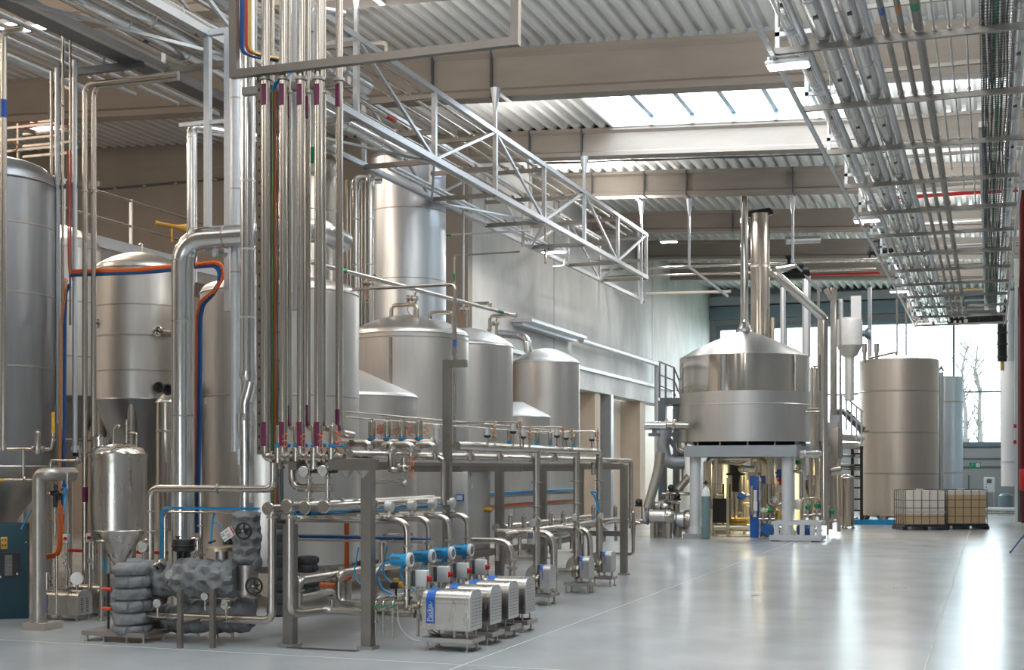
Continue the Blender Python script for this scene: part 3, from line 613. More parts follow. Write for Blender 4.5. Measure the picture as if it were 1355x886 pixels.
for x, z, y1, r, lab, ba in ((-9.30, 8.36, 35.5, 0.03, 'front thin steel pipe on the top tier of the truss', (30.6, 'purple')), (-9.62, 8.37, 36.0, 0.035, 'middle steel pipe on the top tier of the truss', (33.5, 'purple')), (-9.96, 8.36, 31.0, 0.03, 'rear thin steel pipe on the top tier of the truss', None),
    (-9.55, 7.74, 33.0, 0.04, 'front steel pipe on the middle tier of the truss, past the shiny cap', (20.2, 'red')), (-9.85, 7.73, 28.0, 0.035, 'second steel pipe on the middle tier of the truss', (26.0, 'purple')), (-10.15, 7.73, 30.5, 0.03, 'rear steel pipe on the middle tier of the truss', None),
    (-10.02, 7.20, 31.6, 0.033, 'front one of the paired bright pipes on the bottom tier of the truss', None), (-10.16, 7.20, 31.0, 0.033, 'rear one of the paired bright pipes on the bottom tier of the truss', None), (-9.25, 7.19, 29.0, 0.03, 'thin pipe lying just behind the front lower chord of the truss', None)):
    y0 = 6 if lab.startswith(('front thin', 'middle steel', 'rear', 'second')) else 19.0
    if 'bottom tier' in lab: y0 = 21.6
    pts = [(x, y0, z), (x, y1, z)]
    if 'front one' in lab or 'rear thin' in lab: pts += [(x, y1, z - 0.32), (x - 0.3, y1, z - 0.32)]
    elif 'second' in lab or 'rear steel' in lab: pts += [(x, y1, z - 0.95)]
    pipe(lab, pts, r, 'galv' if 'bottom' in lab else 'steel_pipe', group=tp, rings=[((x, y + 0.15, z), (0, 1, 0)) for y in TY if y0 < y + 0.15 < y1], ringr=1.9, bands=[((x, ba[0], z), (x, ba[0] + 0.35, z), ba[1])] if ba else ())
b = MB(); b.bb(-10.82, -10.47, 6, 17.3, 7.16, 7.175); b.bb(-10.82, -10.81, 6, 17.3, 7.16, 7.26); b.bb(-10.48, -10.47, 6, 17.3, 7.16, 7.26); one(b, 'cable_tray', 'steel_grey_paint', 'dark solid cable tray on the wall side of the truss', 'cable tray')
for i, (x, z, r, lab) in enumerate(((-11.1, 7.22, 0.035, 'bright conduit hung just past the dark cable tray'), (-11.35, 7.22, 0.03, 'second conduit past the dark cable tray'), (-11.6, 7.20, 0.03, 'third conduit past the dark cable tray'), (-11.95, 7.12, 0.055, 'outermost thick conduit of the truss, above the far-left tank'))):
    pipe(lab, [(x, 6, z), (x, 17.5 - i * 0.7, z)], r, 'galv', group='conduits beside the truss', rings=[((x, y, z), (0, 1, 0)) for y in (9.1, 12.1, 15.1)], ringr=1.6)
b = MB(); b.bar((-10.4, 14.6, 7.08), (-11.75, 14.6, 7.08), 0.08, 0.09); b.bar((-11.62, 14.6, 7.08), (-11.62, 14.6, 7.75), 0.06); b.bar((-11.0, 14.6, 7.1), (-11.0, 14.6, 7.3), 0.02); b.bar((-10.75, 14.6, 7.1), (-10.75, 14.6, 7.3), 0.02); one(b, 'support_arm', 'steel_grey_paint', 'dark support arm under the conduits beside the truss', 'bracket')
b = MB(); b.bar((-10.4, 12.0, 7.1), (-12.2, 12.0, 7.1), 0.07); one(b, 'support_arm', 'steel_grey_paint', 'dark support arm nearest the camera under the conduits', 'bracket')
# frame of hanging posts in front of the ducts
for px, yb_, lab in ((275, 333, 'galvanised post hanging from the truss, left of the pipe bundle'), (302, 412, 'second galvanised post hanging from the truss, touching the pipe bundle')):
    p0 = PX(px, yb_, XT + 0.02 if px == 275 else XT + 0.3); b = MB(); b.bar(p0, (p0.x, p0.y, ZLo), 0.075); b.bar((p0.x, p0.y, ZLo - 0.01), (XT, p0.y, ZLo - 0.01), 0.07); b.bar((p0.x, p0.y, 6.05), (p0.x - 0.4, p0.y, 6.05), 0.05); one(b, 'hanging_post', 'galv', lab, 'post')
# green tank pipe: long straight tube from the bundle down to the wall
a_, b_ = PX(352, 331, -7.9), PX(680, 417, -7.9)
pipe('long steel pipe with green bands running over the domed tanks', [a_, b_], 0.032, 'steel_pipe', bands=[(along(a_, b_, 0.20), along(a_, b_, 0.235), 'green'), (along(a_, b_, 0.90), along(a_, b_, 0.93), 'green')])

# U-shaped hanger frame of square steel over the pipe bundle
Y0 = 12.0; z_ = PY(500, 79, Y0).z; xa, xb_ = PY(310, 90, Y0).x, PY(690, 60, Y0).x
t = thing('hanger_frame', 'brown square steel hanger frame across the top of the pipe bundle', 'frame', (xa, Y0, z_))
for nm, a_, b_ in (('crossbar', (xa, Y0 - 0.06, z_), (xb_, Y0 - 0.06, z_)), ('upright', (xa + 0.04, Y0 - 0.06, z_ + 0.04), (xa, Y0 - 0.06, zb(xa) + 0.6)), ('upright', (xb_ - 0.04, Y0 - 0.06, z_ + 0.04), (xb_, Y0 - 0.06, zb(xb_) + 0.6))): q = MB(); q.bar(a_, b_, 0.08); q.build(nm, 'profile', t)
q = MB(); q.bar((PY(322, 122, Y0 + 0.5).x, Y0 + 0.5, PY(420, 111, Y0 + 0.5).z), (PY(462, 110, Y0 + 0.5).x, Y0 + 0.5, PY(420, 111, Y0 + 0.5).z), 0.08); q.build('rear_crossbar', 'galv_dull', t)
q = MB(); q.bar((xa + 0.3, Y0 - 0.06, z_), (xa + 0.3, Y0 + 0.55, z_ - 0.1), 0.06); q.build('side_bar', 'galv_dull', t)
# other hanging rods from the roof to bent arms near the kettle
for px, py0, py1, d, ex, lab in ((912, 268, 353, 36.0, (963, 392), 'grey bent roof strut left of the kettle chimneys'), (1049, 262, 348, 35.0, (1086, 385), 'grey bent roof strut right of the kettle chimneys')):
    p0, p1 = P(px, py0, d), P(px, py1, d); q = P(ex[0], ex[1], d + 0.6); b = MB(); b.bar((p0.x, p0.y, zb(p0.x)), p1, 0.06); b.bar(p1, q, 0.06); b.cyl((p0.x, p0.y, zb(p0.x) - 0.5), (p0.x, p0.y, zb(p0.x)), 0.03, 0.09, 8); one(b, 'roof_strut', 'galv', lab, 'strut')

p0 = P(700, 216, 31.3); yy = BEAMS[7] + 0.28
b = MB()
for j in range(3): b.tube([(x, yy + 0.03 * j, zb(x) - 0.02 + 0.012 * math.sin(x * 3 + j)) for x in [-10.5 + 0.5 * q for q in range(18)]], 0.014, seg=6, sub=2)
one(b, 'conduit', 'cable_grey', 'dark cable conduit running under the second roof beam, beside the rooflight', 'conduit')
pipe('small bent pipe hooking down from the roof sheet before the first roof beam', [P(482, 59, 23.6), P(508, 57, 23.4), P(511, 60, 23.4), P(511, 72, 23.4)], 0.045, 'steel_dull', 0.1)
for k, (px, i_) in enumerate(((571, 6), (649, 6), (769, 7), (700, 7), (783, 8), (852, 8), (908, 8), (969, 9), (1049, 8), (850, 9))):
    y = BEAMS[i_] - 0.215; p = PY(px, 200, y); b = MB(); hh = BH if i_ < 7 else 0.66; b.bb(p.x - 0.015, p.x + 0.015, y - 0.01, y + 0.1, zb(p.x) - 0.02, zb(p.x) + hh); b.bb(p.x - 0.015, p.x + 0.015, y, BEAMS[i_] + 0.2, zb(p.x) - 0.025, zb(p.x) - 0.005); one(b, 'beam_strap', 'cable_grey', ['thin strap round the first roof beam, left of the truss hanger', 'thin strap round the first roof beam at the truss hanger', 'thin strap round the second roof beam at the truss hanger', 'thin strap round the second roof beam, left of the truss hanger', 'thin strap round the third roof beam, leftmost of four', 'thin strap round the third roof beam, second of four', 'thin strap round the third roof beam above the left bent strut', 'thin strap round the fourth roof beam left of the kettle stack', 'thin strap round the third roof beam above the right bent strut', 'thin strap round the fourth roof beam near the truss end'][k], 'strap', 'straps round the roof beams')
# ------------------------------------------------------------------ parts shared by the pipework
def gauge_parts(t, p, face, r, nm='gauge', stem=0.06):
    """round pressure gauge: steel case on a short stem, white dial with needle (sub-parts)"""
    p = Vector(p); f = Vector(face).normalized(); b = MB(); b.cyl(p - f * 0.03, p + f * 0.012, r, None, 24); b.torus(p + f * 0.012, f, r * 0.95, r * 0.09, 24, 6)
    if stem: b.cyl(p - f * 0.012 + Vector((0, 0, -r)), p - f * 0.012 + Vector((0, 0, -r - stem)), 0.010)
    g = b.build(nm, 'steel_pipe', t); g['_o'] = t['_o']; q = MB(); q.disc(p + f * 0.013, f, r * 0.88, 0.004, 24); q.build('dial', 'dial', g)
    u, w = basis(f); q = MB(); q.bar(p + f * 0.018 - (u + w * 0.6) * r * 0.25, p + f * 0.018 + (u + w * 0.6) * r * 0.5, r * 0.09, 0.002); q.build('needle', 'black', g); return g
FACE = Vector((math.sin(TH) * 0.9 + 0.05, -1, 0)).normalized()      # towards the aisle
def actuator_parts(t, p, r=0.038, h=0.19, ring='blue_bright', up=True):
    """pneumatic valve head: steel cylinder, cap, coloured ring and valve body below"""
    p = Vector(p); b = MB(); b.lathe([(0, h + 0.02), (r * 0.5, h + 0.018), (r * 0.92, h + 0.01), (r, h), (r, 0.03), (r * 0.8, 0.025), (r * 0.8, 0.0)], p, seg=22); b.cyl(p + Vector((0, 0, h + 0.015)), p + Vector((0, 0, h + 0.04)), r * 0.35); a = b.build('actuator', 'steel_pipe', t); a['_o'] = t['_o']
    q = MB(); q.cyl(p + Vector((0, 0, -0.012)), p + Vector((0, 0, 0.016)), r * 1.12, None, 20); q.build('ring', ring, a)
    q = MB(); q.lathe([(r * 0.5, -0.012), (r * 0.55, -0.03), (r * 0.95, -0.045), (r * 1.05, -0.075), (r * 0.95, -0.105), (r * 0.5, -0.115)], p, seg=20); q.build('valve_body', 'steel_pipe', a); return a
def coil(p, r, n, m_r, seed, h=0.14):
    rnd = random.Random(seed); p = Vector(p); return [p + Vector((r * math.cos(i * 0.9) * rnd.uniform(0.5, 1), r * math.sin(i * 0.9) * rnd.uniform(0.5, 1), h * (i / n) + rnd.uniform(-0.02, 0.02))) for i in range(n)]

# ------------------------------------------------------------------ manifold frame
XO, XI = -5.85, -6.67
t = thing('manifold_frame', 'brown square steel frame carrying the valve manifold beside the aisle', 'frame', (XI, 11.85, 0))
def fp(nm, a, b_, w=0.11, h=None, m='profile'): q = MB(); q.bar(a, b_, w, h); q.build(nm, m, t)
yp = [PX(px, 700, XI).y for px in (661, 718, 768)]
for x, y, zt in [(XO, 11.96, 1.90), (XI, 11.85, 1.24), (XO, 21.8, 1.86)] + [(XI, y, 1.80) for y in yp] + [(XI, 21.8, 1.86)]:
    fp('post', (x, y, 0.03), (x, y, zt), 0.11); q = MB(); q.bb(x - 0.085, x + 0.085, y - 0.085, y + 0.085, 0, 0.03); q.build('foot_plate', 'steel_dull', t)
fp('cross_beam', (XI + 0.12, 12.2, 1.84), (XO - 0.02, 12.2, 1.84)); fp('cross_beam', (XO - 0.42, 11.96, 1.842), (XO - 0.056, 11.96, 1.842)); fp('long_beam', (XI, 11.9, 1.835), (XI, 21.85, 1.835), 0.09, 0.09); fp('cross_beam', (XI, 21.8, 1.84), (XO, 21.8, 1.84), 0.1)
fp('long_beam', (XI, 15.5, 0.62), (XI, 21.8, 0.62), 0.09); fp('cross_beam', (XI, 21.75, 0.70), (XO, 21.75, 0.70), 0.09)
for q_ in (14.2, 16.3, 18.6): fp('cross_beam', (XI, q_, 1.80), (XO + 0.1, q_, 1.80), 0.07)
for x in (PY(457, 612, 11.9).x, PY(480, 612, 11.9).x): q = MB(); q.lathe([(0.075, 1.785), (0.02, 1.70), (0, 1.70)], (x, 11.93, 0), seg=16); q.build('drip_cone', 'steel_dull', t)
XG = -5.78; p = PX(592, 476, XG); b = MB(); b.bar((XG, p.y, 0.0), (XG, p.y, p.z), 0.085); q = PY(617, 482, p.y); b.bar((XG + 0.043, p.y, p.z - 0.045), (q.x, p.y, p.z - 0.045), 0.08); b.bb(XG - 0.08, XG + 0.08, p.y - 0.08, p.y + 0.08, 0, 0.03); one(b, 'gallows_post', 'profile', 'tall square steel post with a short arm, rising above the valve manifold', 'post')

# ------------------------------------------------------------------ tall riser pipes
Y1 = 12.0; Y2 = 12.38
zt_ = 9.6
RIS = [('first front riser pipe with purple labels, next to the perforated strut', 351.5, Y1, 0.045, 590), ('second front riser pipe with purple labels, right of the orange cables', 375, Y1, 0.043, 590), ('third front riser pipe with purple labels', 398.5, Y1, 0.043, 591), ('fourth front riser pipe with purple labels', 421.5, Y1, 0.043, 590)]
for i, (lab, px, y, r, yb_) in enumerate(RIS):
    p = PY(px, yb_, y); zv = PY(px, 600, y).z; vx = p.x + 0.135
    t = thing('riser_pipe', lab, 'pipe', (p.x, p.y, zv), 'front riser pipes')
    b = MB(); b.tube([(p.x, y, zt_), (p.x, y, zv - 0.04), (vx, y, zv - 0.04)], r, 0.12, 18); b.build('run', 'steel_pipe', t)
    top = PY(px, 108, y).z; b = MB(); b.disc((p.x, y, top + 0.03), (0, 0, 1), r * 1.5, 0.03); b.build('clamp', 'steel_dull', t); b = MB(); b.bar((p.x, y, top + 0.035), (p.x - 0.1, y - 0.02, top + 0.16), 0.016); b.build('clamp_rod', 'steel_pipe', t)
    for ya, yb2 in ((112, 140), (558, 590)): b = MB(); b.cyl((p.x - r * 0.1, y - r * 0.1, PY(px, ya, y).z), (p.x - r * 0.1, y - r * 0.1, PY(px, yb2, y).z), r * 0.98, None, 16); b.build('label_band', 'purple', t)
    # valve stack beside the elbow
    actuator_parts(t, (vx + 0.02, y + 0.02, zv + 0.08), 0.045, 0.20)
    b = MB(); b.disc((vx - 0.045, y, zv - 0.04), (1, 0, 0), 0.07, 0.03); b.disc((vx + 0.10, y, zv - 0.04), (1, 0, 0), 0.065, 0.03); b.cyl((vx - 0.05, y, zv - 0.04), (vx + 0.16, y, zv - 0.04), 0.045); b.cyl((vx + 0.02, y, zv - 0.16), (vx + 0.02, y, zv + 0.06), 0.05); b.disc((vx + 0.02, y, zv - 0.14), (0, 0, 1), 0.062, 0.03); b.build('valve', 'steel_pipe', t)
    b = MB(); b.tube(coil((vx + 0.10, y - 0.02, zv + 0.02), 0.035, 26, 0.004, i, 0.22), 0.005, 0.01, 6, sub=2); b.build('control_hose', 'orange', t)
    b = MB(); b.box((vx + 0.09, y + 0.05, zv + 0.085), (0.06, 0.05, 0.04), 0, 0.008); b.build('coupling', 'blue_bright', t)
t5 = [('rear riser pipe hidden behind the first front riser', 359.5, 0.03, 560), ('rear riser pipe between the second and third front risers', 382.5, 0.03, 566), ('rear riser pipe between the third and fourth front risers', 407.5, 0.03, 566), ('rear riser pipe just right of the fourth front riser', 427.5, 0.03, 566), ('rightmost lone riser pipe with a purple label at each end', 449, 0.04, 572)]
for lab, px, r, yb_ in t5:
    p = PY(px, yb_, Y2); top = PY(px, 128 if px < 440 else 112, Y2).z; t = thing('riser_pipe', lab, 'pipe', tuple(p), 'rear riser pipes')
    b = MB(); b.tube([(p.x, Y2, zt_), (p.x, Y2, p.z), (p.x, Y2 + 0.3, p.z - 0.02)], r, 0.08, 16); b.build('run', 'steel_pipe', t); b = MB(); b.disc((p.x, Y2, top + 0.05), (0, 0, 1), r * 1.5, 0.03); b.build('clamp', 'steel_dull', t)
    for za, zb2 in ((top, top - 0.24), (p.z + 0.24, p.z + 0.02)): b = MB(); b.cyl((p.x - r * 0.1, Y2 - r * 0.1, za), (p.x - r * 0.1, Y2 - r * 0.1, zb2), r * 0.98, None, 14); b.build('label_band', 'purple', t)
pipe('wide pale insulated riser behind the rear riser pipes', [(PY(391.5, 400, 12.7).x, 12.7, zt_), (PY(391.5, 640, 12.7).x, 12.7, PY(391.5, 410, 12.7).z)], 0.065, 'galv', seg=20)
pp = PY(414.5, 232, 12.55); pipe('bright riser ending in a bend near the top, with a green band low down', [(pp.x + 0.25, 12.8, PY(414, 12, 12.55).z), (pp.x, 12.55, PY(414, 10, 12.55).z), (pp.x, 12.55, pp.z)], 0.035, 'galv', 0.1, bands=[((pp.x, 12.55, pp.z + 0.30), (pp.x, 12.55, pp.z + 0.12), 'green')], rings=[((pp.x, 12.55, PY(414, 42, 12.55).z), (0, 0, 1)), ((pp.x, 12.55, pp.z + 0.02), (0, 0, 1))])
# perforated strut and cable ladder
ps = PY(344.5, 600, 12.05); b = MB(); b.bb(ps.x - 0.03, ps.x + 0.03, 12.03, 12.07, 1.95, zt_ - 3.6); t = thing('strut_channel', 'perforated steel strut left of the first front riser pipe', 'strut', (ps.x, 12.05, 1.95)); b.build('channel', 'profile', t); b = MB(); z = 2.0
while z < 5.9: b.bb(ps.x - 0.008, ps.x + 0.008, 12.027, 12.031, z, z + 0.03); z += 0.12
h_ = b.build('slots', 'black', t); h_['kind'] = 'stuff'
xl, xr = PY(361, 300, 12.2).x, PY(372, 300, 12.2).x; z0_, z1_ = PY(365, 668, 12.2).z, PY(365, 122, 12.2).z
b = MB(); b.bb(xl - 0.012, xl + 0.004, 12.17, 12.23, z0_, z1_); b.bb(xr - 0.004, xr + 0.012, 12.17, 12.23, z0_, z1_); z = z0_
while z < z1_: b.bb(xl, xr, 12.19, 12.21, z, z + 0.02); z += 0.30
one(b, 'cable_ladder', 'steel_grey_paint', 'narrow vertical cable ladder between the first two front riser pipes', 'cable tray')
for dx, m, lab in ((0.018, 'cable_green', 'green cable climbing the narrow cable ladder between the risers'), (0.045, 'orange', 'orange cables climbing the narrow cable ladder between the risers'), (0.072, 'cable_grey', 'dark cables climbing the narrow cable ladder between the risers')):
    b = MB()
    for j in range(2): b.tube([(xl + dx + 0.008 * j + 0.003 * math.sin(q * 1.7 + j), 12.172 - 0.006 * j, z0_ + (z1_ - z0_) * q / 14) for q in range(15)], 0.009, seg=6, sub=2)
    one(b, 'cable_bundle', m, lab, 'cable')
# cables in the corner of the hanger frame
for dx, m, lab in ((0.06, 'blue_cable', 'dark blue cables bending round the corner of the brown hanger frame'), (0.115, 'red_cable', 'red cables falling beside the blue ones in the brown hanger frame'), (0.15, 'brass', 'thin yellowish cable beside the red ones in the brown hanger frame')):
    x = PY(310, 50, 12.0).x + dx; z = PY(310, 84, 12.0).z + 0.02; b = MB()
    for j in range(3): b.tube([(x + j * 0.014, 12.03 + j * 0.01, zt_), (x + j * 0.014, 12.03, z + 0.10), (x + 0.10 + dx * 0.5, 12.06, z + 0.045), (x + 0.34, 12.2, z + 0.02 + j * 0.01)], 0.013 if m == 'blue_cable' else 0.009, 0.15, 6)
    one(b, 'cable_bundle', m, lab, 'cable')
b = MB(); b.tube([PY(383, 96, 12.25), PY(378, 104, 12.2), PY(366, 108, 12.2), PY(362, 118, 12.2)], 0.02, 0.1, 8); one(b, 'cable_bundle', 'blue_bright', 'short blue cable loop at the head of the narrow cable ladder', 'cable')

# big insulated risers left of the bundle
yr = 12.75; pa = PY(328, 480, yr); r = 0.082
t = thing('clad_riser', 'clad riser with a wide reducer and bend above the grey insulation', 'pipe', (pa.x, yr, 1.3)); x = pa.x; Z = lambda y: PY(328, y, yr).z
b = MB(); b.cyl((x, yr, Z(484)), (x, yr, zt_), r, None, 28); b.build('jacket', 'cladding', t)
b = MB(); b.lathe([(r, Z(484)), (0.095, Z(497)), (0.065, Z(505)), (0.065, Z(510))], (x, yr, 0), seg=28); b.build('funnel', 'cladding', t)
b = MB(); b.tube([(x + 0.05, yr, Z(505)), (x + 0.02, yr, Z(518)), (x - 0.02, yr, Z(532)), (x - 0.02, yr, Z(548))], 0.085, 0.2, 24); b.lathe([(0.10, Z(547)), (0.107, Z(553)), (0.107, Z(560)), (0.09, Z(580)), (0.085, Z(585)), (0.085, Z(676))], (x - 0.02, yr, 0), seg=28); b.build('lower_jacket', 'cladding', t)
for y in (240, 330, 420): b = MB(); b.disc((x, yr, Z(y)), (0, 0, 1), r * 1.03, 0.02, 28); b.build('band', 'galv', t)
b = MB(); b.box((x - 0.055, yr - 0.092, Z(604)), (0.03, 0.012, 0.17), 0.3); b.build('level_plate', 'steel_dark', t)
pa = PY(312, 200, 13.3); pipe('pale grey insulated riser behind the clad riser', [(pa.x, 13.3, zt_), (pa.x, 13.3, 2.0)], 0.058, 'galv', seg=20, rings=[((pa.x, 13.3, PY(312, q, 13.3).z), (0, 0, 1)) for q in (130, 250, 360)], ringr=1.05)
# the big duct with its elbow
yd = 13.2; pd = PY(242, 400, yd); rd = 0.132; zt2 = PY(300, 313, yd).z; xe = PY(426, 300, yd).x
t = thing('riser_duct', 'big clad duct that rises from the floor and elbows right behind the pipe bundle', 'duct', (pd.x, yd, 0.0))
b = MB(); b.tube([(pd.x, yd, 0.0), (pd.x, yd, zt2), (xe - 0.25, yd, zt2)], rd, 0.33, 32, sub=8); b.build('jacket', 'cladding', t)
b = MB(); b.tube([(xe - 0.27, yd, zt2), (xe, yd, zt2), (xe, yd + 0.5, zt2 - 0.05)], rd, 0.2, 28, sub=5); b.build('end_elbow', 'cladding', t)
for y in (345, 425, 550): b = MB(); b.disc((pd.x, yd, PY(242, y, yd).z), (0, 0, 1), rd * 1.02, 0.015, 32); b.build('band', 'steel_dull', t)
for px in (256, 300, 345): b = MB(); b.disc((PY(px, 313, yd).x, yd, zt2), (1, 0, 0), rd * 1.02, 0.015, 32); b.build('band', 'steel_dull', t)
b = MB(); b.bar(PY(272, 330, yd + 0.1), PY(300, 338, yd + 0.1), 0.03, 0.06); b.bar(PY(285, 328, yd), PY(285, 340, yd), 0.05); b.build('support', 'galv', t)
pv = PY(254, 300, 14.6); zt3 = PY(254, 168, 14.6).z; pipe('clad pipe elbowing right above the big duct', [(pv.x, 14.6, 4.2), (pv.x, 14.6, zt3), (PY(300, 180, 14.6).x + 0.6, 15.6, zt3 - 0.1)], 0.065, 'cladding', 0.1, 20, rings=[((pv.x, 14.6, PY(254, 182, 14.6).z), (0, 0, 1))], ringr=1.05)

# ------------------------------------------------------------------ headers with end discs, pipes to the floor group
for i, (px, py) in enumerate(((355, 672.5), (379.5, 669), (403.5, 671.5), (428.5, 670))):
    y = 11.72 + 0.02 * i; p = PY(px, py, y); lab = ['header pipe with end disc, leftmost of the four that face the aisle end', 'header pipe with end disc, second of the four from the insulation', 'header pipe with end disc below the left gauge', 'header pipe with end disc below the right gauge'][i]
    t = thing('header_pipe', lab, 'pipe', tuple(p), 'header pipes with end discs'); b = MB(); b.cyl((p.x, y, p.z), (p.x, 15.7 - i * 0.25, p.z), 0.042, None, 18); b.build('run', 'steel_pipe', t)
    b = MB(); b.cyl((p.x, y - 0.02, p.z), (p.x, y + 0.01, p.z), 0.062, None, 24); b.torus((p.x, y - 0.005, p.z), (0, 1, 0), 0.060, 0.010, 24, 6); b.bar((p.x - 0.05, y - 0.024, p.z + 0.03), (p.x + 0.05, y - 0.024, p.z - 0.03 + 0.02 * i), 0.01, 0.008); b.build('end_disc', 'steel_pipe', t)
    b = MB(); b.disc((p.x, 12.9, p.z), (0, 1, 0), 0.06, 0.03); b.build('clamp', 'steel_dull', t)
yA = 11.72
pA = PY(360, 680, yA); pipe('steel pipe dropping from the leftmost header and running left near the floor', path(pA, 'Z', 821, 'X', 187), 0.042, 'steel_pipe', 0.11, 18, rings=[(PY(360, 684, yA), (0, 0, 1)), (PY(188, 816.5, yA), (1, 0, 0))])
YP = 11.72; pB = PY(384, 680, YP); pts = path(pB, 'Z', 800, 'X', 398, 'y', 0.3); z = PY(470, 808.5, 12.2).z
pipe('steel pipe dropping from the second header to the nearest pump', [pB, (pB.x, YP, z), (pB.x + 0.14, 12.2, z), (PY(549, 808, 12.2).x, 12.2, z)], 0.042, 'steel_pipe', 0.12, 18, rings=[(PY(384, 684, YP), (0, 0, 1)), (PY(545, 808, 12.2), (1, 0, 0))])
p0 = PY(190, 771, 11.9); pipe('pale pipe rising from the insulation and crossing left to the first riser', path(p0, 'X', 199.5, 'Z', 646, 'X', 362, 'Z', 612), 0.038, 'steel_pipe', 0.10, 18, rings=[(PY(199.5, 676, 11.9), (0, 0, 1)), (PY(199.5, 703, 11.9), (0, 0, 1)), (PY(289, 646, 11.9), (1, 0, 0))])
p0 = PY(387, 612, 12.02); pipe('steel pipe leaving the second valve stack downwards and bending right', path(p0, 'Z', 645, 'X', 440), 0.042, 'steel_pipe', 0.13, 18, rings=[(PY(412, 645, 12.02), (1, 0, 0))])
for px, gx, gy, lab in ((409, 401.5, 623.5, 'gauge riser under the third valve stack'), (434, 427, 622.5, 'gauge riser under the fourth valve stack')):
    p0 = PY(px, 611, 12.0); p1 = PY(px, 664, 12.0); t = thing('gauge_pipe', lab, 'pipe', tuple(p1), 'gauge risers'); b = MB(); b.tube([p0, p1], 0.024, seg=14); b.build('run', 'steel_pipe', t)
    for y in (614, 632, 660): b = MB(); b.disc(PY(px, y, 12.0), (0, 0, 1), 0.036 if y != 660 else 0.05, 0.02); b.build('clamp', 'steel_dull', t)
    gauge_parts(t, PY(gx, gy, 11.93), FACE, 0.052, stem=0); b = MB(); b.cyl(PY(gx, gy, 11.97), PY(px, gy, 12.0), 0.014); b.build('gauge_arm', 'steel_pipe', t)
    b = MB(); q = PY(px + 9, 623, 11.98); b.cyl(PY(px, 625, 12.0), q + Vector((0.01, 0, 0)), 0.014); b.cyl(q + Vector((0, -0.03, -0.0)), q + Vector((0, 0.03, 0)), 0.022); b.bar(q, q + Vector((0.05, -0.02, 0.03)), 0.012); b.build('tap', 'black', t)
# ball pump bodies and low pipes
pE = PX(395, 768, -6.68); yE = pE.y; q2 = PX(506, 746, -6.68)
pipe('thick pipe running back from the floor group, then rising behind the front post', [(-6.68, yE, pE.z - 0.3), (-6.68, yE, pE.z), (-6.68, q2.y, pE.z), (-6.68, q2.y, pE.z + 0.36), (-6.3, q2.y, pE.z + 0.36)], 0.045, 'steel_pipe', 0.1, 18, rings=[((-6.68, yE, pE.z - 0.10), (0, 0, 1))])
pF = PY(450, 800, 12.85); pipe('pipe looping up between the front posts, second of the low loops', path(PY(545, 801, 12.76), 'X', 449, 'Z', 758, 'y', 2.0), 0.042, 'steel_pipe', 0.10, 18)
pipe('pipe looping up right of the front post, third of the low loops', path(PY(560, 797, 13.3), 'X', 497, 'Z', 752, 'y', 2.2), 0.04, 'steel_pipe', 0.10, 18)
pipe('short inclined pipe low down beside the insulation, bending to the floor', [PY(392, 792, 12.1), PY(440, 782, 13.3), PY(440, 806, 13.3)], 0.042, 'steel_pipe', 0.10, 18, rings=[(PY(395, 791.5, 12.14), (1, 2, 0.1))])
b = MB(); p = PY(395, 768, 12.25); b.ball(p, 0.055); b.cyl(p, p + Vector((0, 0, -0.22)), 0.03); b.disc(p + Vector((0, 0, -0.12)), (0, 0, 1), 0.05, 0.03); one(b, 'ball_valve', 'steel_polished', 'polished ball valve at the start of the thick low pipe', 'valve')

# cable run and rail above the floor group
p0 = PY(394, 707, 12.5); p1 = PY(560, 709, 12.5)
b = MB(); b.bar(p0, (p1.x, p0.y, p0.z), 0.02, 0.012); b.bar(p0 + Vector((0, 0, -0.055)), (p1.x, p0.y, p0.z - 0.055), 0.03, 0.02)
for px in (424, 448, 472, 495, 520): q = PY(px, 707, 12.5); b.bb(q.x - 0.004, q.x + 0.004, q.y - 0.01, q.y + 0.01, p0.z - 0.06, p0.z + 0.01)
one(b, 'cable_rail', 'steel_dull', 'thin steel cable rail crossing above the low pipe loops', 'rail')
b = MB()
for j in range(3): b.tube([(p0.x + 0.02, p0.y - 0.02 + 0.015 * j, p0.z - 0.012 - 0.008 * j), (p1.x - 0.2, p0.y - 0.02 + 0.015 * j, p0.z - 0.012 - 0.008 * j), (p1.x, p0.y + 0.2, p0.z - 0.03)], 0.009, 0.05, 6)
one(b, 'cable_bundle', 'blue_cable', 'blue cables on the thin rail above the low pipe loops', 'cable')
pipe('orange cable conduit standing behind the thin cable rail', [PY(459, 692, 13.4), PY(459, 752, 13.4)], 0.028, 'orange', seg=10, cat='cable')
b = MB()
for j in range(4): b.tube([PY(420 + j, 771 + j, 14.2), PY(440, 773 + j * 1.5, 14.2), PY(462, 766 - j, 14.2), PY(470, 755, 14.2)], 0.012, 0.1, 6)
one(b, 'cable_bundle', 'orange', 'orange cables lying in a loop behind the low pipe loops', 'cable')

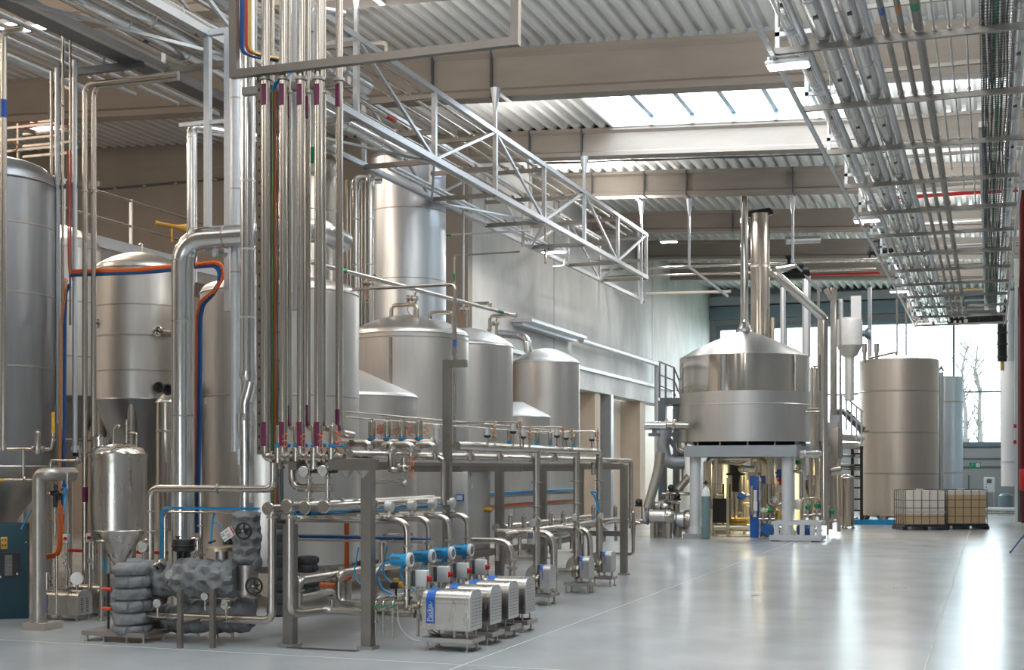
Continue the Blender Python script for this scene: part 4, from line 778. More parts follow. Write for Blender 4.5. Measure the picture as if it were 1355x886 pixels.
# ------------------------------------------------------------------ four flow lines and four packaged pumps
YU = [12.2, 12.76, 13.30, 13.85]; XV = -5.53
NTH = ['nearest', 'second', 'third', 'farthest']
for i, y in enumerate(YU):
    zt = 1.28; x0 = PY(393, 688, y).x if i == 0 else XV - 0.9
    t = thing('flow_line', '%s of the four pipes that cross above the pumps and carry blue flow meters' % NTH[i], 'pipe', (XV, y, 0.5), 'flow meter lines')
    b = MB(); pts = [(x0, y, zt), (XV, y, zt), (XV, y, 0.46)]
    if i == 0: pts = [(x0 - 0.05, y - 0.2, zt + 0.03)] + pts
    b.tube(pts, 0.034, 0.14, 18); b.build('run', 'steel_pipe', t)
    for z in (1.02, 0.78, 0.60): b = MB(); b.disc((XV, y, z), (0, 0, 1), 0.05, 0.02); b.build('clamp', 'steel_dull', t)
    # transmitter on top
    gx = XV - 0.20; b = MB(); b.cyl((gx, y, zt + 0.02), (gx, y, zt + 0.10), 0.018); b.disc((gx, y, zt + 0.045), (0, 0, 1), 0.035, 0.02); b.cyl((gx - 0.035, y, zt + 0.14), (gx + 0.035, y, zt + 0.14), 0.052, None, 20); g = b.build('transmitter', 'white_steel', t); g['_o'] = t['_o']
    b = MB(); b.disc((gx + 0.038, y, zt + 0.14), (1, 0, 0), 0.043, 0.006); b.build('window', 'dial', g)
    b = MB(); b.cyl((gx - 0.06, y - 0.05, zt + 0.03), (gx - 0.06, y + 0.02, zt + 0.03), 0.02); b.bar((gx - 0.06, y - 0.05, zt + 0.03), (gx - 0.09, y - 0.06, zt + 0.06), 0.015); b.build('tap', 'steel_pipe', t)
    # flow meter
    z = 0.885; fx = XV - 0.06; b = MB(); b.lathe([(0, -0.105), (0.05, -0.105), (0.062, -0.095), (0.062, 0.055), (0.066, 0.06), (0.066, 0.085)], (fx, y - 0.03, z), (1, 0, 0), 28); b.cyl((fx + 0.02, y, z - 0.06), (fx + 0.02, y, z - 0.11), 0.028); m = b.build('flow_meter', 'sky_hose', t); m['_o'] = t['_o']
    b = MB(); b.lathe([(0.066, 0.085), (0.074, 0.09), (0.074, 0.118), (0.060, 0.126), (0.045, 0.120)], (fx, y - 0.03, z), (1, 0, 0), 28); b.build('bezel', 'white', m)
    b = MB(); b.disc((fx + 0.119, y - 0.03, z), (1, 0, 0), 0.05, 0.004, 24); b.build('display', 'steel_grey_paint', m)
    b = MB(); b.box((fx - 0.02, y - 0.03, z + 0.062), (0.085, 0.05, 0.006)); b.box((fx - 0.03, y - 0.09, z + 0.02), (0.10, 0.006, 0.02)); b.build('type_plate', 'steel_grey_paint', m)
    if i < 4:
        b = MB(); b.tube([(fx - 0.10, y - 0.03, z - 0.02), (fx - 0.2, y - 0.05, z - 0.05), (fx - 0.26, y - 0.05, z - 0.18), (fx - 0.2, y - 0.04, z - 0.30), (fx - 0.1, y - 0.02, z - 0.36)], 0.010, 0.1, 8); b.build('signal_cable', 'sky_hose', t)
    # isolator box on a stalk
    bx = XV + 0.12; bz = 0.69; tt = thing('isolator_switch', '%s of the four white isolator boxes with red knobs beside the flow meters' % NTH[i], 'switch', (bx, y + 0.1, 0.2), 'isolator boxes by the pumps')
    b = MB(); b.box((bx, y + 0.1, bz), (0.13, 0.075, 0.17), 0, 0.012); b.build('box', 'white', tt); b = MB(); b.box((bx - 0.085, y + 0.1, bz), (0.035, 0.08, 0.16), 0, 0.005); b.build('back_plate', 'steel_grey_paint', tt)
    b = MB(); b.box((bx + 0.068, y + 0.1, bz), (0.012, 0.06, 0.06), 0, 0.004); b.disc((bx + 0.078, y + 0.1, bz), (1, 0, 0), 0.024, 0.02); b.box((bx + 0.095, y + 0.1, bz), (0.025, 0.018, 0.045), 0, 0.004); b.build('knob', 'red', tt)
    b = MB(); b.bar((bx - 0.05, y + 0.1, 0.10), (bx - 0.05, y + 0.1, bz), 0.025); b.tube([(bx, y + 0.1, bz - 0.09), (bx + 0.02, y + 0.08, bz - 0.2), (bx + 0.08, y + 0.02, 0.5)], 0.009, 0.06, 6); b.build('stalk', 'steel_dull', tt)

def pump(i, y):
    x0, x1 = -5.30, -4.80; ya, yb_ = y - 0.15, y + 0.17; zb_, zt = 0.207, 0.60; ym = (ya + yb_) / 2
    t = thing('process_pump', ['nearest of the four shrouded pumps beside the aisle, its brand label readable', 'second of the four shrouded pumps, behind the nearest', 'third of the four shrouded pumps beside the aisle', 'farthest of the four shrouded pumps beside the aisle'][i], 'pump', ((x0 + x1) / 2, ym, 0), 'shrouded pumps beside the aisle')
    def prof(e=0.0, n=8):
        r = 0.105; pr = [(ya - e, zb_)]
        for k in range(n + 1): a = math.pi - math.pi / 2 * k / n; pr.append((ya + r + (r + e) * math.cos(a), zt - r + (r + e) * math.sin(a)))
        for k in range(n + 1): a = math.pi / 2 - math.pi / 2 * k / n; pr.append((yb_ - r + (r + e) * math.cos(a), zt - r + (r + e) * math.sin(a)))
        return pr + [(yb_ + e, zb_)]
    def extr(pr, xa, xb_, cap=True):
        b = MB(); n = len(pr); b.add([(x, q, z) for x in (xa, xb_) for q, z in pr], [(k, (k + 1) % n, n + (k + 1) % n, n + k) for k in range(n)] + ([tuple(range(n)), tuple(range(n, 2 * n))] if cap else [])); return b
    b = extr(prof(), x0, x1); sh = b.build('shroud', 'steel', t); sh['_o'] = t['_o']
    b = extr(prof(0.003), x0 + 0.01, x1 - 0.01, False); b = MB(); b.bb(x0 + 0.005, x1 - 0.005, ya - 0.004, ya + 0.002, zt - 0.13, zt - 0.122); b.build('crease', 'steel_dark', sh)
    b = extr(prof(0.0035), x1 - 0.002, x1 + 0.012); b.build('end_panel', 'steel_brushed', t)
    b = MB()
    for k in range(9):
        for j in range(3): zz = 0.25 + k * 0.033; yy = ya + 0.05 + j * 0.095; b.bar((x1 + 0.012, yy, zz), (x1 + 0.012, yy + 0.06, zz), 0.006, 0.010)
    v = b.build('louvres', 'steel_dull', t); v['kind'] = 'stuff'
    b = MB(); b.bb(x0 + 0.26, x1 - 0.0, yb_ - 0.001, yb_ + 0.004, 0.25, 0.44); b.build('rear_grille', 'black', t)  # dark panel added for the gap reflected between the pumps
    # label band: over the top and down the front
    pr = prof(0.004); n = len(pr); top = MB(); k0 = 1; top.add([(x, q, z) for x in (x0 + 0.045, x0 + 0.135) for q, z in pr[1:14]], [(k, k + 1, 13 + k + 1, 13 + k) for k in range(12)]); lb = top.build('label_strip', 'blue', t); lb['_o'] = t['_o']
    b = MB(); b.bb(x0 + 0.045, x0 + 0.135, ya - 0.006, ya, zt - 0.33, zt - 0.09); b.build('label', 'blue_label', lb)
    if i == 0:
        M = Matrix.Translation((x0 + 0.083, ya - 0.0075, zt - 0.225)) @ Matrix(((0, -1, 0, 0), (0, 0, -1, 0), (1, 0, 0, 0), (0, 0, 0, 1)))
        text_mb('Packo', 0.072, M, 0.0005).build('lettering', 'white', lb)
        b = MB(); b.bb(x0 + 0.108, x0 + 0.111, ya - 0.008, ya - 0.006, zt - 0.315, zt - 0.135); b.bar((x0 + 0.110, ya - 0.007, zt - 0.135), (x0 + 0.085, ya - 0.007, zt - 0.115), 0.003); b.bb(x0 + 0.117, x0 + 0.121, ya - 0.008, ya - 0.006, zt - 0.315, zt - 0.17); b.build('emblem_line', 'white', lb)
    # pump head
    b = MB(); b.lathe([(0, -0.10), (0.06, -0.10), (0.065, -0.085), (0.125, -0.075), (0.135, -0.06), (0.135, -0.04), (0.12, -0.035), (0.12, 0.0)], (x0, y + 0.0, 0.40), (1, 0, 0), 32)
    for k in range(8): a = k * math.pi / 4; b.cyl((x0 - 0.085, y + 0.115 * math.cos(a), 0.40 + 0.115 * math.sin(a)), (x0 - 0.065, y + 0.115 * math.cos(a), 0.40 + 0.115 * math.sin(a)), 0.012, None, 8)
    b.build('pump_head', 'steel_pipe', t)
    b = MB(); b.cyl((x0 - 0.22, y, 0.40), (x0 - 0.09, y, 0.40), 0.042); b.disc((x0 - 0.14, y, 0.40), (1, 0, 0), 0.062, 0.03); b.cyl((XV, y, 0.40), (XV, y, 0.50), 0.036); b.disc((XV, y, 0.50), (0, 0, 1), 0.055, 0.025); b.build('inlet', 'steel_pipe', t)
    for px_ in (0.06, 0.33, 0.46):
        for yy in (ya + 0.04, yb_ - 0.04): b = MB(); b.cyl((x0 + px_, yy, 0.13), (x0 + px_, yy, zb_ + 0.01), 0.010 if px_ != 0.33 else 0.016); b.build('stay', 'steel_dull', t)
    b = MB(); b.bar((x0 + 0.08, ya + 0.04, 0.2), (x0 + 0.16, ya + 0.1, 0.13), 0.012); b.tube([(x0 + 0.04, ya + 0.06, 0.2), (x0 + 0.05, ya + 0.06, 0.16), (x0 + 0.15, ya + 0.08, 0.14)], 0.008, 0.03, 6); b.build('drain_tube', 'black', t)
    b = MB()
    for a_, c_ in (((x0 - 0.0, x1 + 0.04), (ya - 0.02, ya + 0.02)), ((x0 - 0.0, x1 + 0.04), (yb_ - 0.02, yb_ + 0.02)), ((x0 - 0.0, x0 + 0.05), (ya + 0.02, yb_ - 0.02)), ((x1 - 0.0, x1 + 0.04), (ya + 0.02, yb_ - 0.02))): b.bb(a_[0], a_[1], c_[0], c_[1], 0.085, 0.13)
    b.bb(x0 + 0.05, x1, ya + 0.02, yb_ - 0.02, 0.087, 0.10); b.build('base_tray', 'steel_dull', t)
    for x in (x0 + 0.05, x1 - 0.03):
        for yy in (ya + 0.02, yb_ - 0.02): b = MB(); b.cyl((x, yy, 0.0), (x, yy, 0.09), 0.011); b.cyl((x, yy, 0.0), (x, yy, 0.014), 0.03); b.build('foot', 'steel_dull', t)
for i, y in enumerate(YU): pump(i, y)
# sampling tubes and their hose
for i, px in enumerate((481.5, 497, 507, 519.5)):
    p = PY(px, 842, 12.0); zt = PY(px, 796, 12.0).z; t = thing('sample_tube', ['leftmost thin sampling tube, just left of the front post', 'sampling tube just right of the front post', 'third thin sampling tube with a teal tap', 'rightmost thin sampling tube beside the clear hose'][i], 'tube', (p.x, 12.0, 0.1), 'sampling tubes'); b = MB(); b.tube([(p.x, 12.0, 0.12), (p.x, 12.0, zt), (p.x, 12.3, zt + 0.03)], 0.011, 0.03, 10); b.build('run', 'steel_pipe', t)
    b = MB(); b.cyl((p.x - 0.03, 11.99, zt - 0.06), (p.x + 0.03, 11.99, zt - 0.06), 0.018); b.cyl((p.x, 12.0, zt - 0.2), (p.x, 12.0, zt - 0.05), 0.0135); b.disc((p.x, 12.0, zt - 0.2), (0, 0, 1), 0.022, 0.02); b.build('tap', 'steel_dull', t); b = MB(); b.bar((p.x - 0.03, 11.97, zt - 0.06), (p.x + 0.04, 11.97, zt - 0.035), 0.018); b.build('tap_handle', 'green', t)
pipe('clear hose drooping from the sampling tubes to the nearest pump tray', [PY(526, 800, 11.95), PY(527, 825, 11.95), PY(540, 845, 11.97), PY(565, 849, 12.0)], 0.006, 'clear_hose', 0.25, 10, 'hose', 'hose')
for k, (pa_, pb_) in enumerate(((PY(470, 800, 12.3), (0, 2.6, 0)), (PY(480, 797, 12.3), (0, 2.6, 0)))): pipe(['left one of two thin rails running back above the sampling tubes', 'right one of two thin rails running back above the sampling tubes'][k], [pa_, pa_ + Vector(pb_)], 0.014, 'steel_pipe', seg=8)
for k, px in enumerate((486, 524)):
    p = PY(px, 778 - k * 4, 12.35 + k * 0.5); t = thing('pilot_valve', ['small black pilot valve with yellow cap in front of the front post', 'small black pilot valve with yellow cap behind the clear hose'][k], 'valve', tuple(p)); b = MB(); b.box(p, (0.09, 0.08, 0.07), 0, 0.01); b.cyl(p + Vector((-0.06, 0, -0.01)), p + Vector((-0.02, 0, -0.01)), 0.03); b.cyl(p, p + Vector((0, 0, -0.16)), 0.012); b.build('body', 'black', t); b = MB(); b.cyl(p + Vector((0.03, 0, 0.0)), p + Vector((0.085, 0, 0.005)), 0.035); b.cyl(p + Vector((0.0, 0, 0.03)), p + Vector((0, 0, 0.075)), 0.03); b.build('cap', 'yellow', t)
    b = MB(); b.tube([p + Vector((-0.05, 0, 0.02)), p + Vector((-0.16, 0, 0.12)), p + Vector((-0.10, 0, 0.42))], 0.008, 0.12, 6); b.build('air_hose', 'sky_hose', t)

# linear floor drain in front
t = thing('floor_drain', 'long slotted floor drain beneath the front posts', 'drain', (-6.4, 11.65, 0)); a_, b_ = G(376, 858), G(478, 860)
b = MB(); yd_ = (a_.y + b_.y) / 2; b.bb(a_.x, b_.x, yd_ - 0.05, yd_ + 0.05, 0, 0.004); b.build('frame', 'drain_metal', t); b = MB(); x = a_.x
while x < b_.x: b.bb(x, x + 0.012, yd_ - 0.045, yd_ + 0.045, 0.004, 0.006); x += 0.026
h_ = b.build('slots', 'gap_black', t); h_['kind'] = 'stuff'
for k, (px, py, w_) in enumerate(((1192, 777, 0.22), (1000, 787, 0.1))):
    p = G(px, py); t = thing('floor_drain', ['small slotted floor drain in the open aisle', 'dark drain cap in the aisle, left of the slotted drain'][k], 'drain', tuple(p)); b = MB(); b.bb(p.x - w_ / 2, p.x + w_ / 2, p.y - 0.08, p.y + 0.08, 0, 0.004); b.build('frame', 'drain_metal', t); b = MB()
    for j in range(6): b.bb(p.x - w_ / 2 + j * w_ / 6 + 0.006, p.x - w_ / 2 + j * w_ / 6 + w_ / 12, p.y - 0.07, p.y + 0.07, 0.004, 0.006)
    h_ = b.build('slots', 'gap_black', t); h_['kind'] = 'stuff'
# ------------------------------------------------------------------ headers on top of the manifold
XH = -5.65; zH = 2.06; yH0 = PX(604, 593, XH).y; DR = [(16.6, 706), (18.4, 763), (19.6, 798)]
t = thing('valve_header', 'thick header pipe on the aisle side of the manifold with three drops to pumps', 'pipe', (XH, yH0, 1.0))
b = MB(); b.tube([(XH, yH0, zH), (XH, DR[-1][0], zH), (XH, DR[-1][0], 0.48)], 0.052, 0.12, 20); b.build('run', 'steel_pipe', t)
for y, px in DR[:2]: b = MB(); b.tube([(XH, y - 0.12, zH), (XH, y, zH), (XH, y, 0.48)], 0.045, 0.10, 18); b.cyl((XH, y, zH), (XH, y, zH - 0.35), 0.058, 0.046, 18); b.build('drop', 'steel_pipe', t)
for y in (13.2, 14.2, 15.2, 17.4): b = MB(); b.cyl((XH, y, zH), (XH, y, zH - 0.16), 0.03); b.disc((XH, y, zH - 0.1), (0, 0, 1), 0.045, 0.02); b.build('stub', 'steel_pipe', t)
for y, _ in DR:
    for z in (1.62, 1.30, 1.05): b = MB(); b.disc((XH, y, z), (0, 0, 1), 0.062, 0.02); b.bar((XH - 0.09, y, z), (XH + 0.09, y, z), 0.012); b.build('clamp', 'steel_dull', t)
p0 = PX(463, 603, -5.95); p1 = PX(835, 612, -5.95); pipe('long header pipe lying on the manifold frame, dropping at its far end', [(-5.95, p0.y, 1.945), (-5.95, p1.y, 1.945), (-5.95, p1.y, 0.75)], 0.04, 'steel_pipe', 0.12, 18, rings=[((-5.95, y, 1.945), (0, 1, 0)) for y in (13.3, 15.0, 17.2, 19.4)])
pipe('second header pipe lying on the inner side of the manifold frame', [(-6.3, 12.6, 1.96), (-6.3, 21.5, 1.96), (-6.3, 21.5, 1.7)], 0.04, 'steel_pipe', 0.12, 16, rings=[((-6.3, y, 1.96), (0, 1, 0)) for y in (14.0, 16.0, 18.0)])
# inverted U loops on top of the manifold
def loop(label, px0, px1, ytop, y, zb_, r=0.036, grp='pipe loops on the manifold'):
    a = PY(px0, ytop, y); c = PY(px1, ytop, y); z = a.z; t = thing('pipe_loop', label, 'pipe', (a.x, y, zb_), grp)
    b = MB(); b.tube([(a.x, y, zb_), (a.x, y, z), (c.x, y, z), (c.x, y, zb_)], r, 0.09, 16); b.build('run', 'steel_pipe', t)
    for x in (a.x, c.x): b = MB(); b.disc((x, y, zb_ + 0.05), (0, 0, 1), r * 1.45, 0.025); b.build('clamp', 'steel_dull', t)
    return t
loop('inverted U pipe loop left of the four silver valve heads', 460, 488, 586, 12.6, 1.97)
loop('inverted U pipe loop under the first silver valve heads', 508, 520, 588, 13.0, 1.97)
loop('inverted U pipe loop in front of the middle silver valve heads', 519, 545, 588, 12.5, 1.93)
loop('inverted U pipe loop under the last silver valve head', 552, 573, 588, 13.1, 1.97)
pipe('thick short pipe lying under the four silver valve heads', [PY(452, 585.5, 13.2), PY(575, 585.5, 13.2)], 0.045, 'steel_pipe', rings=[(PY(573, 585.5, 13.2), (1, 0, 0)), (PY(500, 585.5, 13.2), (1, 0, 0))])
for i, px in enumerate((492, 512.5, 532.5, 554.5)):
    y = 13.2; p = PY(px, 583, y); t = thing('actuated_valve', ['first silver valve head with blue ring in the row above the front post', 'second silver valve head of the row above the front post', 'third silver valve head of the row above the front post', 'fourth silver valve head of the row, nearest the tall gallows post'][i], 'valve', tuple(p), 'silver valve heads above the front post'); actuator_parts(t, p + Vector((0, 0, 0.02)), 0.042, 0.19)
    b = MB(); b.tube(coil(p + Vector((0.08, 0.02, 0.05)), 0.04, 18, 0.004, 40 + i), 0.005, 0.01, 6, sub=2); b.build('control_hose', 'copper_wire' if i % 2 else 'orange', t)
    if i < 3: b = MB(); b.bb(p.x + 0.05, p.x + 0.12, y + 0.03, y + 0.08, p.z + 0.08, p.z + 0.18); b.build('solenoid', 'steel_dull', t)
p = PY(577, 570, 13.3)
b = MB(); b.cyl(p + Vector((0, 0, -0.12)), p + Vector((0, 0, 0.06)), 0.028); b.box(p + Vector((0, 0, 0.05)), (0.07, 0.06, 0.05), 0, 0.01); b.disc(p + Vector((0, 0, -0.1)), (0, 0, 1), 0.05, 0.02); one(b, 'level_sensor', 'white_steel', 'small white-headed sensor beside the last silver valve head', 'sensor')
# hanging sample valve below the header
t = thing('sample_valve', 'cluster valve hanging on a bent pipe below the header, right of the front post', 'valve', PY(535, 618, 12.4)); b = MB(); q = PY(517, 600, 12.4); b.tube([q, PY(517, 622, 12.4), PY(530, 622, 12.4)], 0.032, 0.08, 16); b.build('bend', 'steel_pipe', t); q = PY(535, 619, 12.4)
b = MB(); b.ball(q, 0.045); b.cyl(q + Vector((-0.06, 0, 0)), q + Vector((0.06, 0, 0)), 0.035); b.disc(q + Vector((-0.05, 0, 0)), (1, 0, 0), 0.05, 0.02); b.cyl(q, q + Vector((0, 0, 0.11)), 0.026); b.disc(q + Vector((0, 0, 0.08)), (0, 0, 1), 0.04, 0.02); b.build('body', 'steel_pipe', t); b = MB(); b.cyl(q, q + Vector((0, 0, -0.15)), 0.012); b.ball(q + Vector((0, 0, -0.16)), 0.03); b.build('handle', 'steel_dull', t)
b = MB(); b.tube(coil(q + Vector((0.08, 0, -0.12)), 0.03, 22, 0.004, 9, 0.25), 0.005, 0.01, 6, sub=2); b.build('control_hose', 'orange', t)
pipe('thin bracket rail between the front post and the hanging sample valve', [PY(495, 634, 12.5), PY(536, 634, 12.5), PY(538, 640, 12.5)], 0.008, 'steel_pipe', 0.03, 8)
pipe('lower thin bracket rail between the front post and the hanging sample valve', [PY(495, 639, 12.5), PY(534, 639, 12.5)], 0.008, 'steel_pipe', 0.03, 8)
pipe('steel pipe bending down from the header right of the hanging sample valve', path(PY(548, 605, 13.6), 'X', 586.5, 'Z', 668), 0.027, 'steel_pipe', 0.08, 14)
# sensors on copper coils along the top
for i, (px, py, y) in enumerate(((679, 567, 15.4), (692, 574, 15.9), (737, 573, 17.6), (749, 576, 18.0), (783, 578, 19.2), (645, 572, 14.6))):
    p = PY(px, py, y); t = thing('sensor_head', ['silver sensor head on a copper coil, leftmost pair, upper', 'silver sensor head on a copper coil, leftmost pair, lower right', 'silver sensor head above the second header drop, left of the pair', 'silver sensor head above the second header drop, right of the pair', 'silver sensor head above the third header drop, last of the row', 'small silver sensor head just right of the tall gallows post'][i], 'sensor', tuple(p), 'sensor heads on the manifold')
    b = MB(); b.cyl(p + Vector((0, 0, -0.03)), p + Vector((0, 0, 0.055)), 0.042, None, 20); b.build('head', 'white_steel', t); b = MB(); b.lathe([(0.042, -0.03), (0.042, -0.05), (0.02, -0.065), (0, -0.065)], p, seg=20); b.build('base', 'black', t)
    b = MB(); b.cyl(p + Vector((0, 0, -0.05)), (p.x, p.y, zH + 0.0), 0.012); b.cyl(p + Vector((0.09, 0, 0.1)), (p.x + 0.09, p.y, zH), 0.012); b.build('stem', 'steel_pipe', t)
    b = MB(); b.tube(coil(p + Vector((0.09, 0, -0.08)), 0.03, 24, 0.005, 60 + i, 0.2), 0.006, 0.01, 6, sub=2); b.build('coil', 'copper_wire', t)
for k, (px0, px1, py, y) in enumerate(((596, 684, 559, 15.2), (690, 744, 565, 17.6), (700, 788, 571, 19.2))):
    a = PY(px0, py, y); c = PY(px1, py, y); pipe(['thin air line ending at the leftmost sensor heads', 'thin air line ending at the middle pair of sensor heads', 'thin air line ending at the last sensor head'][k], [(a.x, y - 1.5 if k else y, a.z), (a.x, y, a.z), (c.x, y, a.z), (c.x, y, a.z - 0.08)], 0.012, 'steel_pipe', 0.05, 8)
# small tag-like uprights (silver actuators) seen beyond the header
for i, (px, py, y) in enumerate(((711, 583, 17.5), (728, 583, 18.0), (759, 586, 18.9), (674, 580, 15.8))):
    p = PY(px, py, y); t = thing('actuated_valve', ['slim silver valve head just past the first header drop', 'second slim silver valve head past the first header drop', 'slim silver valve head just before the second header drop', 'slim silver valve head near the leftmost sensor pair'][i], 'valve', tuple(p), 'slim valve heads on the manifold'); actuator_parts(t, p + Vector((0, 0, -0.05)), 0.03, 0.16)
# two thin parallel lines running over the manifold from the risers
for k, (a, c, X_) in enumerate((((455, 541), (745, 572), -6.5), ((455, 548), (745, 577), -6.5))):
    q = [PX(*a, X_), PX(*c, X_)]; z = (q[0].z + q[1].z) / 2; pipe(['upper of two thin bright lines running above the manifold', 'lower of two thin bright lines running above the manifold'][k], [(X_, q[0].y, z), (X_, q[1].y, z)], 0.010, 'steel_pipe', seg=8)
# vertical thin post pipe right of the gallows post
pipe('thin upright pipe beside the tall gallows post, bending off high above', path(PY(602, 606, 15.9), 'Z', 376, 'X', 436), 0.022, 'steel_pipe', 0.08, 12, bands=[(PY(602, 458, 15.9), PY(602, 449, 15.9), 'blue_label')])

# ------------------------------------------------------------------ control cabinet
ca = PY(597.5, 622, 16.9); cb_ = PY(620, 622, 16.9); t = thing('control_cabinet', 'stainless control cabinet with a small touch screen inside the manifold', 'cabinet', (ca.x, 16.9, 0)); z0, z1 = 0.62, ca.z
yb_ = 16.9 + 0.84
b = MB(); b.bb(ca.x, cb_.x, 16.9, yb_, z0, z1, 0.008); b.build('body', 'steel_brushed', t)
b = MB(); b.bb(ca.x + 0.006, cb_.x - 0.006, 16.885, 16.905, z0 + 0.01, z1 - 0.01, 0.004); b.build('door', 'steel_brushed', t)
q = PY(608.5, 658, 16.88); b = MB(); b.box((q.x, 16.878, q.z), (0.125, 0.02, 0.095), 0, 0.01); s_ = b.build('screen_frame', 'blue_label', t); s_['_o'] = t['_o']; b = MB(); b.box((q.x, 16.866, q.z), (0.09, 0.006, 0.065)); b.build('screen', 'screen', s_)
for px, py in ((623, 626), (623, 643), (646, 630)):
    yy = PX(px, py, cb_.x).y; zz = PX(px, py, cb_.x).z; b = MB(); b.bb(cb_.x, cb_.x + 0.012, yy - 0.03, yy + 0.05, zz - 0.035, zz + 0.035); b.build('hinge', 'white', t)
for x in (ca.x + 0.03, cb_.x - 0.03):
    for y in (16.95, yb_ - 0.05): b = MB(); b.bar((x, y, 0), (x, y, z0 + 0.01), 0.04); b.build('leg', 'steel_dull', t)
p = PX(641, 674, cb_.x); b = MB(); b.cyl((cb_.x + 0.002, p.y, p.z), (cb_.x + 0.08, p.y, p.z), 0.035, None, 16); b.ball((cb_.x + 0.09, p.y, p.z), 0.035); one(b, 'signal_lamp', 'yellow', 'small amber signal lamp on the side of the control cabinet', 'lamp')

# ------------------------------------------------------------------ cable trays behind the manifold
def tray(label, X_, y0, y1, z, m, n, w=0.22, zs=0.03):
    b = MB(); b.bb(X_ - w / 2, X_ - w / 2 + 0.008, y0, y1, z, z + 0.06); b.bb(X_ + w / 2 - 0.008, X_ + w / 2, y0, y1, z, z + 0.03); b.bb(X_ - w / 2, X_ + w / 2, y0, y1, z - 0.006, z); one(b, 'cable_tray', 'steel_dull', 'tray under the ' + label, 'cable tray')
    b = MB(); rnd = random.Random(len(label))
    for j in range(n):
        x = X_ + w / 2 - 0.03 - (w - 0.06) * (j % 5) / 5; b.tube([(x + rnd.uniform(-0.01, 0.01), y0 + (y1 - y0) * k / 12, z + 0.015 + 0.022 * (j // 5) + rnd.uniform(0, 0.01)) for k in range(13)], 0.013, seg=6, sub=2)
    tag(b.build('cable_bundle', m), label, 'cable', kind='stuff')
tray('blue cables running back behind the front posts', -6.95, 12.6, 16.6, 1.27, 'blue_bright', 25, 0.3)
tray('blue cables running back beyond the control cabinet', -6.95, 17.8, 22.6, 1.38, 'blue_bright', 15)
tray('orange cables running back beyond the control cabinet', -6.95, 17.8, 22.4, 1.20, 'orange', 10)
for k, px in enumerate((676, 735)):
    pass

# ------------------------------------------------------------------ lower valve row, inclined collectors
for i, (px, py) in enumerate(((675.5, 700), (693, 700), (729, 695), (745, 695), (785, 685), (814, 684), (829, 684))):
    X_ = -6.25; p = PX(px, py, X_); t = thing('actuated_valve', ['first', 'second', 'third', 'fourth', 'fifth', 'sixth', 'last'][i] + ' slim valve head of the low valve row beyond the cabinet, counted from the cabinet', 'valve', tuple(p), 'valve heads of the low row'); actuator_parts(t, p, 0.034, 0.18)
    b = MB(); q = p + Vector((0, 0, -0.08)); b.tube([q + Vector((-0.02, 0, -0.0)), q + Vector((-0.20, 0, 0)), q + Vector((-0.20, 0, -0.36))], 0.032, 0.09, 14); b.tube([q, q + Vector((0.14, 0, 0)), q + Vector((0.14, 0, -0.28))], 0.028, 0.06, 14); b.build('elbow', 'steel_pipe', t)
for k, (X_, z) in enumerate(((-6.05, 0.93), (-6.25, 0.86), (-6.45, 0.98))):
    y0 = PX(666, 735, X_).y; pipe(['front collector pipe running back under the low valve row', 'middle collector pipe running back under the low valve row', 'rear collector pipe running back under the low valve row'][k], [(X_, y0, z), (X_, 22.4, z + 0.0)], 0.042, 'steel_pipe', 0.1, 16, rings=[((X_, y, z), (0, 1, 0)) for y in (17.2, 19.0, 21.0)])
for i, (px0, py, px1, yb_, y) in enumerate(((652, 715, 678, 770, 15.6), (690, 704, 733, 783, 16.95), (752, 699, 781, 766, 18.75))):
    p0 = PY(px0, py, y); pts = path((p0.x - 0.35, p0.y, p0.z), 'X', px1, 'Z', yb_); t = thing('arch_pipe', ['thick pipe arching to the floor just behind the farthest shrouded pump', 'thick pipe arching to the floor past the first small pump', 'thick pipe arching to the floor past the second small pump'][i], 'pipe', tuple(pts[-1]), 'arching pipes by the small pumps')
    b = MB(); b.tube(pts, 0.042 if i != 1 else 0.05, 0.22, 20); b.build('run', 'steel_pipe', t); q = pts[-1]
    for dz in (0.28, 0.18): b = MB(); b.disc(q + Vector((0, 0, dz)), (0, 0, 1), 0.065, 0.025); b.build('clamp', 'steel_dull', t)
    b = MB(); b.cyl((q.x, q.y, 0.0), (q.x, q.y, 0.14), 0.012); b.cyl((q.x, q.y, 0.0), (q.x, q.y, 0.012), 0.04); b.bar((q.x, q.y, 0.10), (q.x + 0.08, q.y, 0.12), 0.03); b.build('foot', 'steel_dull', t)
